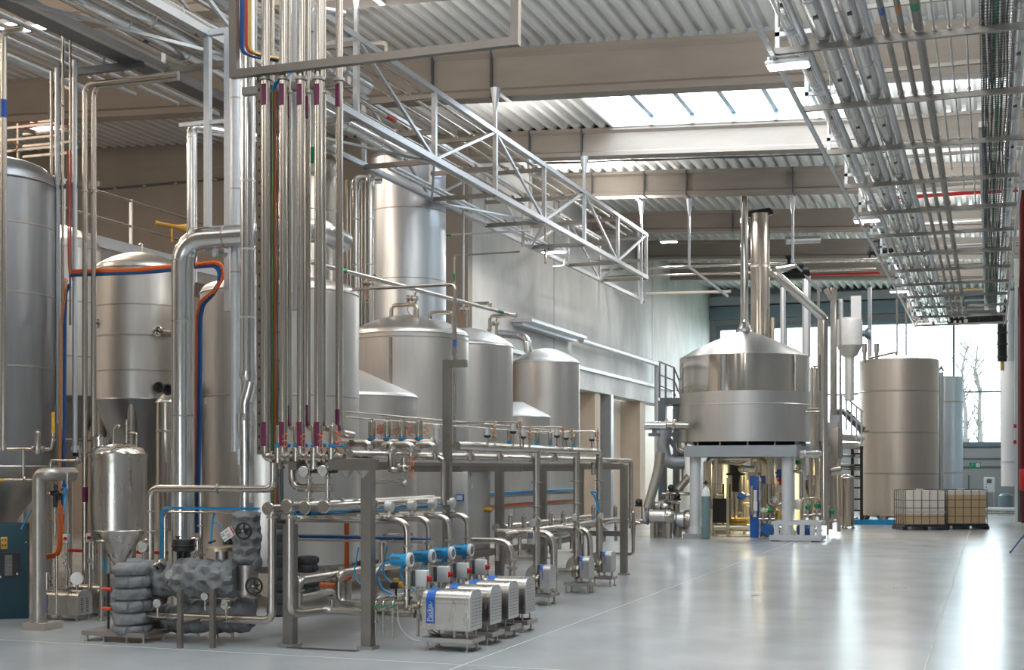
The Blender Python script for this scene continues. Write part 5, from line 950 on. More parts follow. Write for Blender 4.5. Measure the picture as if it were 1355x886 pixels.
# small pumps
def small_pump(i, y, X_=-5.62):
    t = thing('process_pump', ['small steel pump with blue-edged shroud, nearest of the three at the aisle', 'small steel pump with blue-edged shroud, middle of the three at the aisle', 'small steel pump with blue-edged shroud, farthest of the three, beside the last post'][i], 'pump', (X_, y, 0), 'small pumps at the aisle')
    b = MB(); b.lathe([(0, -0.06), (0.05, -0.06), (0.06, -0.045), (0.105, -0.04), (0.115, -0.025), (0.115, 0.0), (0.10, 0.01), (0.10, 0.045), (0, 0.045)], (X_ - 0.02, y, 0.31), (1, 0, 0), 28); b.build('pump_head', 'steel_pipe', t)
    b = MB(); b.cyl((XH, y, 0.38), (XH, y, 0.55), 0.036); b.disc((XH, y, 0.52), (0, 0, 1), 0.055, 0.02); b.cyl((X_ - 0.08, y - 0.0, 0.31), (X_ - 0.55, y + 0.05, 0.31), 0.042); b.disc((X_ - 0.10, y, 0.31), (1, 0, 0), 0.062, 0.025); b.build('connection', 'steel_pipe', t)
    x0, x1 = X_ + 0.05, X_ + 0.19; zt = 0.53; r = 0.07; ya, yb_ = y - 0.10, y + 0.16
    pr = [(ya, 0.22)] + [(ya + r - r * math.cos(k * math.pi / 12), zt - r + r * math.sin(k * math.pi / 12)) for k in range(7)] + [(yb_ - r + r * math.sin(k * math.pi / 12), zt - r + r * math.cos(k * math.pi / 12)) for k in range(7)] + [(yb_, 0.22)]
    n = len(pr); b = MB(); b.add([(x, q, z) for x in (x0, x1) for q, z in pr], [(k, (k + 1) % n, n + (k + 1) % n, n + k) for k in range(n)] + [tuple(range(n)), tuple(range(n, 2 * n))]); b.build('shroud', 'steel_brushed', t)
    b = MB(); b.add([(x, q + (0.003 if q > y else -0.003), z + 0.003) for x in (x0 - 0.002, x0 + 0.04) for q, z in pr[1:15]], [(k, k + 1, 14 + k + 1, 14 + k) for k in range(13)]); b.bb(x0 + 0.03, x0 + 0.045, ya - 0.004, ya, 0.34, zt - r); b.build('blue_edge', 'blue', t)
    b = MB(); b.cyl((X_ - 0.10, y + 0.22, 0.36), (X_ - 0.10, y + 0.30, 0.36), 0.16, None, 24); b.build('rear_cover', 'steel_dull', t)
    b = MB(); b.bb(X_ - 0.18, x1 + 0.02, ya - 0.02, yb_ + 0.02, 0.11, 0.15); b.build('base_tray', 'steel_dull', t)
    for x in (X_ - 0.03, x1 - 0.02, x0 - 0.0):
        b = MB(); b.cyl((x, y, 0.14), (x, y, 0.23), 0.014); b.build('stay', 'steel_dull', t)
    for x in (X_ - 0.15, x1 - 0.02):
        for yy in (ya, yb_): b = MB(); b.cyl((x, yy, 0), (x, yy, 0.12), 0.011); b.cyl((x, yy, 0), (x, yy, 0.012), 0.028); b.build('foot', 'steel_dull', t)
    return t
for i, (y, px) in enumerate(DR): small_pump(i, y)
# gauges on the three drops
for i, ((y, px), gy, gpx) in enumerate(zip(DR, (691, 684, 682), (705, 760, 795))):
    p = PY(gpx, gy, y - 0.07); t = thing('pressure_gauge', ['pressure gauge on the first header drop above the small transmitter box', 'pressure gauge on the second header drop', 'pressure gauge on the third header drop'][i], 'gauge', tuple(p), 'gauges on the header drops'); gauge_parts(t, p, FACE, 0.048, 'case', 0.0); b = MB(); b.cyl(p + Vector((0, 0.02, 0)), (XH, y, p.z), 0.014); b.build('arm', 'steel_pipe', t)
    b = MB(); q = p + Vector((0.02, 0, 0.11 if i == 0 else -0.14)); b.cyl(q, q + Vector((0, 0.07, 0)), 0.018); b.bar(q, q + Vector((0.10, -0.02, -0.08)), 0.016); b.build('drain_cock', 'steel_dull', t)
p = PY(703, 711, 16.5); t = thing('transmitter_box', 'squarish steel transmitter with a dark display on the first header drop', 'transmitter', tuple(p)); b = MB(); b.box(p, (0.11, 0.07, 0.17), 0, 0.015); b.build('case', 'steel_brushed', t); b = MB(); b.box(p + Vector((0, -0.037, 0.03)), (0.075, 0.006, 0.075), 0, 0.006); b.build('display', 'steel_grey_paint', t)
b = MB(); b.tube([PY(790, 651, 19.5), PY(781, 650, 19.5), PY(786, 655, 19.5), PY(790, 664, 19.5), PY(791, 676, 19.5)], 0.016, 0.08, 8); one(b, 'cable_bundle', 'blue_bright', 'blue cable loop hanging beside the third header drop', 'cable')
pipe('end pipe closing the manifold at the last post, with a hanging valve', path((-5.75, 22.0, 1.05), 'X', 838, 'Z', 733, 'X', 790), 0.03, 'steel_pipe', 0.06, 14)
p = PY(838, 690, 22.2); b = MB(); b.ball(p, 0.05); b.cyl(p + Vector((0, 0, -0.22)), p + Vector((0, 0, 0.05)), 0.04); b.disc(p + Vector((0, 0, -0.05)), (0, 0, 1), 0.06, 0.03); b.cyl(p, p + Vector((0.12, 0, -0.03)), 0.025); one(b, 'hanging_valve', 'steel_pipe', 'steel valve hanging at the far end of the manifold', 'valve')

# ------------------------------------------------------------------ grey quilted insulation
def quilt(p0, p1, r0, nl, na, amp=0.10, seed=0, sq=(1, 1), sub=9, wr=0.25, tuft=False):
    """quilted insulation blanket wrapped round a run from p0 to p1: nl x na stitched cushions plus creases"""
    p0, p1 = Vector(p0), Vector(p1); d = p1 - p0; L = d.length; dn = d / L; u, w = basis(d); NL, NA = max(8, nl * sub), max(24, na * sub); vs = []
    for i in range(NL + 1):
        q = i / NL
        for j in range(NA):
            a = j / NA; fl = abs(math.sin(math.pi * nl * q)) ** 0.38; fa = abs(math.sin(math.pi * (na * a + 0.5 * (int(nl * q) % 2)))) ** 0.38
            c = p0 + d * q; nd = (u * math.cos(2 * math.pi * a) * sq[0] + w * math.sin(2 * math.pi * a) * sq[1])
            nzv = noise.noise((c + nd * r0) * 6 + Vector((seed, 0, 0))); nz2 = noise.noise((c + nd * r0) * 17 + Vector((0, seed, 0)))
            if tuft:
                pu, pv = q * nl, a * na; best = 9.0; row = math.floor(pu)
                for ru in (row - 1, row, row + 1, row + 2):
                    off = 0.5 * (ru % 2); kv = round(pv - off) + off; best = min(best, math.hypot((pu - ru) * 1.1, pv - kv))
                fl = fa = min(1.0, best / 0.58) ** 0.6
            rr = r0 * (1 - amp * 0.85 + amp * (0.45 * fl + 0.45 * fa * (0.4 + 0.6 * fl)) + wr * 0.34 * nzv + wr * 0.30 * abs(nz2)); end = min(q, 1 - q) * L
            if end < r0 * 0.25: rr *= 0.80 + 0.20 * math.sqrt(max(0, end / (r0 * 0.25)))
            vs.append(c + nd * rr)
    fs = [(i * NA + j, i * NA + (j + 1) % NA, (i + 1) * NA + (j + 1) % NA, (i + 1) * NA + j) for i in range(NL) for j in range(NA)]; n = len(vs)
    vs += [p0, p1]; fs += [(n, (j + 1) % NA, j) for j in range(NA)] + [(n + 1, NL * NA + j, NL * NA + (j + 1) % NA) for j in range(NA)]
    return MB().add(vs, fs)
k13 = 13.25 / F
def q2(px, py, y=11.7): return PY(px, py, y)
t = thing('insulated_exchanger', 'heat exchanger wrapped in grey quilted insulation on a low steel stand', 'heat exchanger', (q2(175, 845).x, 11.7, 0))
quilt(q2(175, 841), q2(175, 744), 0.225, 6, 7, 0.30, 1, (1, 0.85), wr=0.35).build('front_blanket', 'quilt', t)
quilt(q2(165, 752, 11.75), q2(214, 755, 11.95), 0.115, 2, 5, 0.30, 2).build('top_blanket', 'quilt', t)
b = MB(); a_, c_ = q2(124, 846), q2(206, 846); b.bb(a_.x, c_.x, 11.5, 11.95, 0.06, 0.105); b.build('stand', 'steel_dull', t)
for px in (128, 150, 180, 202):
    for y in (11.54, 11.9): x = q2(px, 846).x; b = MB(); b.cyl((x, y, 0), (x, y, 0.07), 0.012); b.cyl((x, y, 0), (x, y, 0.01), 0.03); b.build('foot', 'steel_dull', t)
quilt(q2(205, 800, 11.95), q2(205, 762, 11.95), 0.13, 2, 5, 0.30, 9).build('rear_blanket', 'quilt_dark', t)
t = thing('insulated_pipe', 'thick horizontal pipe wrapped in grey quilting, level with the tagged handwheel stem', 'pipe', q2(256, 765, 11.95))
quilt(q2(196, 772, 11.95), q2(238, 766, 11.95), 0.17, 3, 8, 0.34, 3, tuft=True, wr=0.35).build('blanket', 'quilt', t); quilt(q2(232, 764, 11.95), q2(316, 766, 11.95), 0.205, 5, 9, 0.38, 4, tuft=True, wr=0.35).build('long_blanket', 'quilt', t)
b = MB(); p = q2(224, 760, 11.74); b.torus(p, (0.2, -1, 0), 0.04, 0.008); b.disc(p, (0.2, -1, 0), 0.035, 0.01); b.build('sight_glass', 'steel_dull', t)
t = thing('insulated_valve', 'upright valve wrapped in grey quilting, carrying the tagged black handwheel', 'valve', q2(325, 745, 12.0))
quilt(q2(326, 746, 12.0), q2(326, 676, 12.0), 0.15, 5, 7, 0.36, 5, tuft=True, wr=0.35).build('blanket', 'quilt', t); quilt(q2(312, 741, 12.0), q2(344, 745, 12.0), 0.08, 2, 5, 0.30, 6).build('lower_blanket', 'quilt', t)
def handwheel(t, c, f, r):
    c = Vector(c); f = Vector(f).normalized(); u, w = basis(f); b = MB(); b.torus(c, f, r, r * 0.14, 32, 8); b.cyl(c - f * 0.05, c + f * 0.02, r * 0.2)
    for k in range(3): a = k * 2.094 + 0.4; b.bar(c, c + (u * math.cos(a) + w * math.sin(a)) * r, r * 0.2, r * 0.12)
    b.cyl(c - f * 0.14, c, r * 0.12); h = b.build('handwheel', 'black', t); h['_o'] = t['_o']; b = MB(); b.cyl(c + f * 0.02, c + f * 0.03, r * 0.12); b.build('nut', 'white_steel', h); return h
wc = q2(322.5, 702, 11.80); handwheel(t, wc, (0.1, -1, 0), 0.082)
tg = thing('warning_tag', 'white paper tag with dark print hanging on the upper black handwheel', 'tag', wc + Vector((-0.1, -0.04, -0.02))); c = q2(301, 706, 11.73); b = MB(); m = Matrix.Rotation(R(-33), 3, 'Y'); b.box(c, (0.15, 0.004, 0.105), 0, 0, m); b.build('sheet', 'white', tg)
b = MB(); rnd = random.Random(5)
for k in range(4):
    for j in range(2):
        v = m @ Vector((-0.05 + 0.055 * j, -0.003, 0.028 - 0.02 * k)); 
        if (k + j) % 3 != 2: b.box(c + v, (0.03 + 0.01 * rnd.random(), 0.002, 0.006), 0, 0, m)
b.build('print', 'black', tg); b = MB(); b.box(c + m @ Vector((0.066, -0.003, 0)), (0.014, 0.002, 0.10), 0, 0, m); b.build('stripe', 'red', tg)
t = thing('gate_valve', 'bare steel valve body with a black handwheel below the quilted upright valve', 'valve', q2(327, 786, 11.85)); b = MB(); b.cyl(q2(327, 786, 11.95), q2(327, 747, 11.95), 0.085, None, 24); b.disc(q2(327, 783, 11.95), (0, 0, 1), 0.105, 0.03, 24); b.build('body', 'steel_dull', t); handwheel(t, q2(336, 775, 11.78), (0.15, -1, 0), 0.085)
t = thing('flange_plate', 'flat round steel flange on a short neck, left of the tagged handwheel', 'flange', q2(294, 745, 12.0)); b = MB(); b.cyl(q2(294, 746, 12.0), q2(294, 728, 12.0), 0.065, None, 22); b.build('neck', 'steel_dull', t); b = MB(); b.disc(q2(291, 726, 12.0), (0, 0, 1), 0.145, 0.035, 32); b.build('disc', 'brass_steel', t); b = MB(); b.cyl(q2(303, 720, 12.0), q2(303, 712, 12.0), 0.06); b.cyl(q2(285, 715, 11.95), q2(276, 718, 11.95), 0.012); b.build('cap', 'black', t)
t = thing('diaphragm_actuator', 'squat black diaphragm actuator standing on the quilted pipe', 'actuator', q2(244, 742, 11.95)); p = q2(243, 713, 11.95)
b = MB(); b.lathe([(0, 0.0), (0.11, 0.0), (0.118, -0.02), (0.118, -0.055), (0.125, -0.06), (0.125, -0.075), (0.118, -0.08), (0.118, -0.12), (0.08, -0.135), (0, -0.135)], p, seg=32); b.disc(p + Vector((0, 0, -0.067)), (0, 0, 1), 0.13, 0.014, 32); b.build('drum', 'black', t)
b = MB(); b.cyl(p + Vector((-0.06, 0, -0.13)), p + Vector((-0.06, 0, -0.24)), 0.022); b.cyl(p + Vector((0.06, 0, -0.13)), p + Vector((0.06, 0, -0.24)), 0.022); b.cyl(p + Vector((0, 0, -0.13)), p + Vector((0, 0, -0.24)), 0.03); b.build('yoke', 'black', t); b = MB(); b.cyl(p + Vector((-0.07, 0, 0)), p + Vector((-0.07, 0, 0.02)), 0.016); b.disc(p + Vector((-0.07, 0, 0.025)), (0, 0, 1), 0.028, 0.012); b.build('vent_plug', 'black', t)
b = MB(); b.tube([p + Vector((0.1, 0, 0)), p + Vector((0.17, 0, 0.01)), p + Vector((0.17, 0, -0.12)), p + Vector((0.12, 0, -0.2))], 0.016, 0.05, 8); b.build('air_pipe', 'steel_pipe', t)
t = thing('insulated_pipe', 'low pipe wrapped in creased grey quilting just above the floor', 'pipe', q2(262, 815, 12.1)); quilt(q2(202, 816, 12.15), q2(250, 818, 12.15), 0.15, 5, 6, 0.30, 7, wr=0.5).build('blanket', 'quilt', t); quilt(q2(240, 815, 12.1), q2(332, 813, 12.1), 0.175, 5, 6, 0.30, 8, wr=0.5).build('long_blanket', 'quilt', t)
for px in (262, 287, 308): b = MB(); b.cyl((q2(px, 815, 12.1).x, 12.1, 0), (q2(px, 815, 12.1).x, 12.1, 0.16), 0.018); b.build('foot', 'steel_dull', t)
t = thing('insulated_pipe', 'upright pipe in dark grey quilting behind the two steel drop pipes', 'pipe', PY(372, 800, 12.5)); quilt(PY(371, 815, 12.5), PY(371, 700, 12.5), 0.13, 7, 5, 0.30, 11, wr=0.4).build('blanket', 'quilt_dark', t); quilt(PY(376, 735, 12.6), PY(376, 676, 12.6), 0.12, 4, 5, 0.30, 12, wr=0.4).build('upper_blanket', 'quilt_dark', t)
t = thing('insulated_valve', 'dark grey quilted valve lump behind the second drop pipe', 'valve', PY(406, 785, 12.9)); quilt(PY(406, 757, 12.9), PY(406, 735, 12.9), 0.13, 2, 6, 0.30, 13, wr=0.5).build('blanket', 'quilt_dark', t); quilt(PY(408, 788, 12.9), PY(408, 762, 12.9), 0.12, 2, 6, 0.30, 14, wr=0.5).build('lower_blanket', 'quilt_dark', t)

# gauges on the insulation
for i, (px, py, r) in enumerate(((189, 724, 0.055), (208, 798, 0.045), (271, 789, 0.040), (298, 799, 0.052))):
    p = q2(px, py, 11.62 if i else 11.85); t = thing('pressure_gauge', ['pressure gauge on the pale rising pipe above the quilting', 'pressure gauge low down in front of the quilted stack', 'small pressure gauge between the two square stands', 'pressure gauge right of the second square stand'][i], 'gauge', tuple(p), 'gauges on the insulation'); gauge_parts(t, p, (0.25, -1, 0) if i != 3 else (-0.3, -1, 0), r, 'case', 0.10 if i else 0.0)
    if i == 0: b = MB(); b.cyl(p, q2(199, 727, 11.9), 0.014); b.build('arm', 'steel_pipe', t)
for px, y1, lab in ((238.5, 779, 'square steel stand left of the small gauge, holding the long floor pipe'), (281.5, 779, 'square steel stand right of the small gauge, holding the long floor pipe')):
    p = G(px, 857); b = MB(); b.bar((p.x, p.y, 0), (p.x, p.y, PY(px, y1, p.y).z), 0.05); b.bar((p.x, p.y, PY(px, 817, 11.82).z + 0.0), (p.x, 11.80, PY(px, 817, 11.82).z + 0.0), 0.03); one(b, 'square_stand', 'profile', lab, 'stand')
t = thing('marker_pole', 'dark pole with two orange-red grips beside the quilted stack', 'pole', tuple(q2(143.5, 840, 11.75))); p = q2(143.5, 838, 11.75); b = MB(); b.cyl(p, (p.x, p.y, q2(143.5, 760, 11.75).z), 0.012); b.ball((p.x, p.y, q2(143.5, 760, 11.75).z), 0.016); b.cyl((p.x, p.y, 0.09), (p.x + 0.001, p.y, p.z + 0.01), 0.012); b.build('rod', 'black', t)
for y in (779, 805): q = q2(142, y, 11.74); b = MB(); b.tube([q + Vector((-0.06, 0, 0)), q + Vector((0.05, 0, 0))], 0.018); b.build('grip', 'red_orange', t)
# sockets between pale pipe and quilting, blue hoses on the thin rail
p = q2(209, 748, 11.85); t = thing('clamp_valve', 'small steel valve where the pale rising pipe meets the quilting', 'valve', tuple(p)); b = MB(); b.cyl(p + Vector((-0.08, 0, -0.02)), p + Vector((0.07, 0, 0.03)), 0.03); b.disc(p + Vector((0.05, 0, 0.02)), (1, 0, 0.2), 0.055, 0.03); b.disc(p, (1, 0, 0.2), 0.05, 0.02); b.build('body', 'steel_pipe', t)
pts = path(PY(218, 742, 12.1), 'Z', 677, 'X', 345); z = pts[-1].z
pipe('thin rail turning from vertical to level above the quilting', pts, 0.010, 'steel_pipe', 0.08, 8); b = MB()
for j in range(3): b.tube([q + Vector((-0.02 - 0.014 * j, -0.02, 0.04 + 0.01 * j if k else -0.02)) for k, q in enumerate(pts)] if j < 2 else [pts[1] + Vector((0.08, -0.02, 0.05)), pts[2] + Vector((0, -0.02, 0.05))], 0.010, 0.1, 6)
one(b, 'hose_bundle', 'sky_hose', 'sky blue air hoses tied along the thin rail above the quilting', 'hose')
b = MB(); b.tube([PY(284, 678, 12.15), PY(281, 690, 12.15), PY(279, 720, 12.15)], 0.012, 0.1, 8); b.tube([PY(279, 692, 12.15), PY(290, 690, 12.15), PY(294, 706, 12.15)], 0.006, 0.1, 6); one(b, 'hose_bundle', 'sky_hose', 'sky blue hose dropping from the thin rail beside the tag', 'hose')
pipe('pale vertical pipe rising behind the black actuator to the pale cross pipe', [PY(266, 742, 12.3), PY(266, 648, 12.3)], 0.026, 'steel_pipe', rings=[(PY(266, 695, 12.3), (0, 0, 1)), (PY(266, 733, 12.3), (0, 0, 1))], ringr=1.7)
# ------------------------------------------------------------------ far left group
# dark teal machine cabinet
xr_ = PY(37, 760, 13.0).x; xl_ = xr_ - 1.1; zt = PY(30, 692, 13.0).z; zb2 = PY(30, 838, 13.0).z
t = thing('machine_cabinet', 'dark teal machine cabinet with vent panel and orange plate, cut off by the frame', 'cabinet', (xr_, 13.0, 0)); t_cab = t
b = MB(); b.bb(xl_, xr_, 13.0, 13.4, zb2, zt, 0.012); b.build('body', 'teal_cabinet', t)
b = MB(); b.bb(xl_ + 0.05, xr_ - 0.02, 13.05, 13.35, 0.0, zb2); b.build('plinth', 'black', t)
def onf(px, py): q = PY(37 - (37 - px) * 0.80, py, 12.995); return q
b = MB(); a_, c_ = onf(-20, 729), onf(26.5, 763); b.bb(a_.x, c_.x, 12.985, 13.0, c_.z, a_.z); v = b.build('vent_panel', 'black', t); v['_o'] = t['_o']
b = MB(); a_, c_ = onf(7.5, 733), onf(17, 760); z = c_.z
while z < a_.z: b.bar((a_.x, 12.98, z), ((a_.x + c_.x) / 2, 12.98, z + 0.008), 0.006); b.bar(((a_.x + c_.x) / 2, 12.98, z + 0.008), (c_.x, 12.98, z), 0.006); z += 0.014
b.build('grille', 'steel_pipe', v)['kind'] = 'stuff'
b = MB()
for px, py in ((2, 761), (23, 758)): q = onf(px, py); b.disc((q.x, 12.98, q.z), (0, 1, 0), 0.012, 0.01)
b.build('screw', 'white', v)
a_, c_ = onf(2.5, 709), onf(10.5, 725); b = MB(); b.bb(a_.x, c_.x, 12.985, 13.0, c_.z, a_.z, 0.004); o_ = b.build('warning_plate', 'yellow', t); o_['_o'] = t['_o']; b = MB()
for px in (4.8, 8.2):
    for py in (713, 720): q = onf(px, py); b.bb(q.x - 0.008, q.x + 0.008, 12.98, 12.986, q.z - 0.012, q.z + 0.012)
b.build('print', 'black', o_)
b = MB(); q = onf(34, 717); b.disc((q.x, 12.99, q.z), (0, 1, 0), 0.008, 0.02); b.build('lock', 'white', t)
t_cab.rotation_euler = (0, 0, R(37))
# thick pipe column on a plinth
p = G(52, 832); t = thing('pipe_column', 'thick steel pipe standing on a concrete plinth beside the teal cabinet', 'pipe', (p.x, p.y, 0)); b = MB(); b.tube(path((p.x, p.y, 0.07), 'Z', 627, 'X', 66, 'y', 0.4), 0.075, 0.12, 22); b.build('run', 'steel_dull', t); b = MB(); b.bb(p.x - 0.13, p.x + 0.17, p.y - 0.12, p.y + 0.2, 0, 0.08); b.build('plinth', 'beam_concrete', t); b = MB(); b.disc((p.x, p.y, 0.09), (0, 0, 1), 0.10, 0.02); b.build('foot_plate', 'steel_dull', t)
# uprights in front of the dark tank
YL = 13.8
def upright(label, px, y0, y1, r, y=YL, m='steel_pipe', bend=None, rings=(), bands=()):
    pts = [PY(px, y0, y), PY(px, y1, y)]
    if bend: pts = [pts[0] + Vector(bend)] + pts
    return pipe(label, pts, r, m, 0.10, 14, group='uprights beside the dark tank', rings=[(PY(px, q, y), (0, 0, 1)) for q in rings], bands=[(PY(px, a, y), PY(px, c, y), mm) for a, c, mm in bands])
upright('tall steel pipe at the left frame edge with a blue band, bent at the top', 5, 40, 596, 0.035, 12.2, bend=(0.25, 0, 0), bands=((132, 156, 'blue_label'),))
upright('first thin upright right of the dark tank', 68, 95, 600, 0.018, rings=(243, 520))
upright('grey middle upright right of the dark tank', 76, 90, 560, 0.032, m='galv', rings=(246,))
upright('thin upright next to the blue cable run', 83, 44, 640, 0.018, rings=(141, 140, 245))
upright('galvanised upright just right of the red cables', 99, 80, 598, 0.032, m='galv')
upright('slim upright between the galvanised one and the bent pair', 93, 48, 430, 0.014)
for k, (px, lab) in enumerate(((112.5, 'left one of two bent uprights crossing over at the top, purple band low down'), (124, 'right one of two bent uprights crossing over at the top, purple band low down'))):
    y = 13.5 + 0.06 * k; p0 = PY(236, 106 + 1.5 * k, y); top = PY(px, 112 + 4 * k, y); bot = PY(px, 772 - 20 * k, y); q = PY(px, 112, y)
    pipe(lab, [(p0.x, y, top.z), top, bot], 0.033, 'steel_pipe', 0.12, 16, rings=[(PY(px, 253, y), (0, 0, 1)), (PY(px, 712, y), (0, 0, 1))], bands=[(PY(px, 644, y), PY(px, 664, y), 'purple')])
for (xa_, xb2, ya_, yb2, lab) in ((64, 128, 249, 243, 'upper pipe bracket tying the uprights beside the dark tank'), (60, 100, 533, 529, 'lower pipe bracket tying the uprights beside the dark tank')): b = MB(); b.bb(PY(xa_, 245, YL).x, PY(xb2, 245, YL).x, YL + 0.02, YL + 0.06, PY(80, ya_, YL).z, PY(80, yb2, YL).z); one(b, 'pipe_bracket', 'galv_dull', lab, 'bracket')
b = MB(); b.tube([PY(80, 85, 14.0), PY(76, 108, 14.0), PY(64, 150, 14.0), PY(66, 158, 14.0), PY(78, 162, 14.0)], 0.014, 0.1, 8); one(b, 'hose', 'cable_grey', 'dark hose hanging between the uprights and the small cable shelf', 'hose')
# small cable shelf
t = thing('cable_shelf', 'small hanging shelf with cables at upper left, before the lamp', 'cable tray', tuple(PY(45, 205, 15.0))); a_, c_ = PY(8, 170, 15.0), PY(78, 167, 15.0)
for k, dz in enumerate((0, -0.17, -0.32)): b = MB(); b.bar((a_.x, 15.0, a_.z + dz), (c_.x, 15.0, a_.z + dz), 0.035, 0.03); b.bar((a_.x, 15.35, a_.z + dz), (c_.x, 15.35, a_.z + dz), 0.035, 0.03); b.build('shelf_rail', 'steel_dull', t)
for px in (24, 69, 74): x = PY(px, 170, 15.0).x; b = MB(); b.bar((x, 15.0, a_.z + 0.05), (x, 15.0, a_.z - 0.45), 0.03); b.bar((x, 15.0, a_.z - 0.01), (x, 15.35, a_.z - 0.01), 0.03); b.build('shelf_upright', 'steel_dull', t)
b = MB()
for j in range(4): b.tube([(a_.x, 15.05 + 0.05 * j, a_.z + 0.03), ((a_.x + c_.x) / 2, 15.06 + 0.05 * j, a_.z + 0.045 + 0.01 * (j % 2)), (c_.x, 15.05 + 0.05 * j, a_.z + 0.03)], 0.012, 0.1, 6)
one(b, 'cable_bundle', 'red_cable', 'reddish cables on the small hanging shelf at upper left', 'cable')
b = MB(); b.tube([PY(15, 188, 15.0), PY(22, 190, 14.95), PY(25, 195, 14.95), PY(20, 200, 14.95), PY(16, 198, 14.95)], 0.008, 0.05, 6); one(b, 'cable_bundle', 'red_cable', 'small red cable loop hanging below the cable shelf', 'cable')
# coloured cable runs
YK = 13.65
def cables(label, segs, m, n, r=0.012, off=(0.0, 0.012, 0.012)):
    b = MB(); rnd = random.Random(len(label) * 7)
    for j in range(n):
        o = Vector((rnd.uniform(-1, 1) * 0.022, rnd.uniform(-1, 1) * 0.015, rnd.uniform(-1, 1) * 0.022)); b.tube([Vector(q) + o for q in segs], r, 0.12, 6, sub=4)
    return one(b, 'cable_bundle', m, label, 'cable')
L1 = [PY(91, 200, YK), PY(92, 350, YK)]
cables('red cables falling beside the galvanised upright', L1 + [PY(94, 372, YK)], 'red_cable', 3, 0.008)
cables('orange cables sagging from the uprights across to the big duct', [PY(95, 359, YK), PY(130, 358, YK), PY(180, 356.5, YK), PY(210, 353.5, YK), PY(258, 350, YK), PY(284, 346.5, YK), PY(294, 350, YK), PY(296, 366, YK), PY(284, 384, YK), PY(266, 398, YK), PY(261, 416, YK), PY(259, 560, YK), PY(257, 640, YK), PY(256, 700, YK)], 'orange', 6)
cables('blue cables sagging under the orange ones across to the big duct', [PY(94, 364, YK), PY(130, 363, YK), PY(180, 361, YK), PY(210, 359, YK), PY(258, 353.5, YK), PY(284, 351, YK), PY(291, 357, YK), PY(291, 372, YK), PY(280, 390, YK), PY(268, 402, YK), PY(264.5, 420, YK), PY(263.5, 560, YK), PY(262, 640, YK), PY(261, 704, YK)], 'blue_cable', 6)
cables('blue cables dropping beside the uprights to the regulator group', [PY(92, 377, YK), PY(87, 384, YK), PY(86, 420, YK), PY(85, 540, YK), PY(82.5, 690, YK)], 'blue_cable', 4, 0.013)
cables('pinkish cables dropping beside the blue ones to the regulator group', [PY(88, 368, YK - 0.03), PY(81, 430, YK - 0.03), PY(80, 540, YK - 0.03), PY(79, 700, YK - 0.03), PY(77, 735, YK - 0.03), PY(58, 738, YK - 0.03)], 'copper_wire', 3, 0.008)
cables('orange cables curving round below the regulator group', [PY(80, 668, YK - 0.05), PY(80, 715, YK - 0.05), PY(76, 733, YK - 0.05), PY(58, 736, YK - 0.05)], 'orange', 4, 0.012)
p0 = PY(262, 405, 13.75); pipe('thin pale upright behind the orange and blue cables by the duct', [p0, PY(266, 700, 13.75)], 0.02, 'galv', rings=[(PY(266, 506, 13.75), (0, 0, 1))], ringr=1.8)
# instruments in front of the dark tank
y = 12.35
pipe('thin steel pipe crossing the dark tank, with a silver filter cartridge', [PY(-20, 594, y), PY(68, 594, y), PY(70, 580, y)], 0.018, rings=[(PY(45, 594, y), (1, 0, 0)), (PY(58, 594, y), (1, 0, 0))], ringr=2.0)
b = MB(); p = PY(50, 598, y - 0.06); zt = PY(50, 570, y).z; b.lathe([(0.0, p.z - 0.03), (0.03, p.z - 0.02), (0.034, p.z), (0.034, zt - 0.02), (0.028, zt - 0.005), (0.0, zt)], (p.x, p.y, 0), seg=22); b.cyl((p.x, p.y, zt), (p.x, p.y, zt + 0.02), 0.01); one(b, 'filter_cartridge', 'steel_pipe', 'silver filter cartridge on the thin pipe crossing the dark tank', 'filter')
pipe('stepped thin steel pipe below the crossing one, ending in an orange section', path(PY(31, 594, y), 'Z', 635, 'X', 46, 'Z', 653, 'X', 68), 0.018, bend=0.06, bands=[(PY(55, 653, y), PY(66, 653, y), 'copper_wire')])
pipe('short horizontal steel pipe with an orange end at the left frame edge', [PY(-20, 635, y), PY(31, 635, y)], 0.018, bands=[(PY(-20, 635, y), PY(6, 635, y), 'yellow')])
pipe('thin steel pipe stepping up from the regulator to the white-lidded valve', path(PY(67, 640, y + 0.05), 'Z', 609, 'X', 106), 0.016, bend=0.04, rings=[(PY(104, 609, y + 0.05), (1, 0, 0))], ringr=2.4)
t = thing('orange_cartridge', 'amber cylinder capsule hanging above the regulator group', 'filter', tuple(PY(70, 575, y))); b = MB(); b.cyl(PY(70.5, 573, y), PY(70.5, 545, y), 0.02); b.build('capsule', 'yellow', t); b = MB(); b.cyl(PY(70.5, 578, y), PY(70.5, 573, y), 0.024); b.disc(PY(70.5, 581, y), (0, 0, 1), 0.03, 0.03); b.build('collar', 'steel_pipe', t)
t = thing('air_regulator', 'black air regulator with bowls in front of the dark tank', 'regulator', tuple(PY(74, 672, y))); b = MB(); p = PY(74, 652, y - 0.05); b.box(p, (0.12, 0.06, 0.06), 0, 0.01); b.cyl(p, p + Vector((0, 0, 0.09)), 0.02); b.cyl(p + Vector((0, 0, 0.05)), p + Vector((0, 0, 0.08)), 0.026); b.cyl(p, p + Vector((-0.01, 0, -0.16)), 0.032, 0.024); b.cyl(p + Vector((0.04, 0, 0)), p + Vector((0.04, 0, -0.08)), 0.024); b.build('body', 'black', t); b = MB(); b.cyl(p + Vector((-0.01, 0, -0.16)), p + Vector((-0.01, 0, -0.5)), 0.012); b.cyl(p + Vector((0.06, 0, 0.01)), p + Vector((0.10, 0, 0.01)), 0.02); b.build('fitting', 'steel_pipe', t)
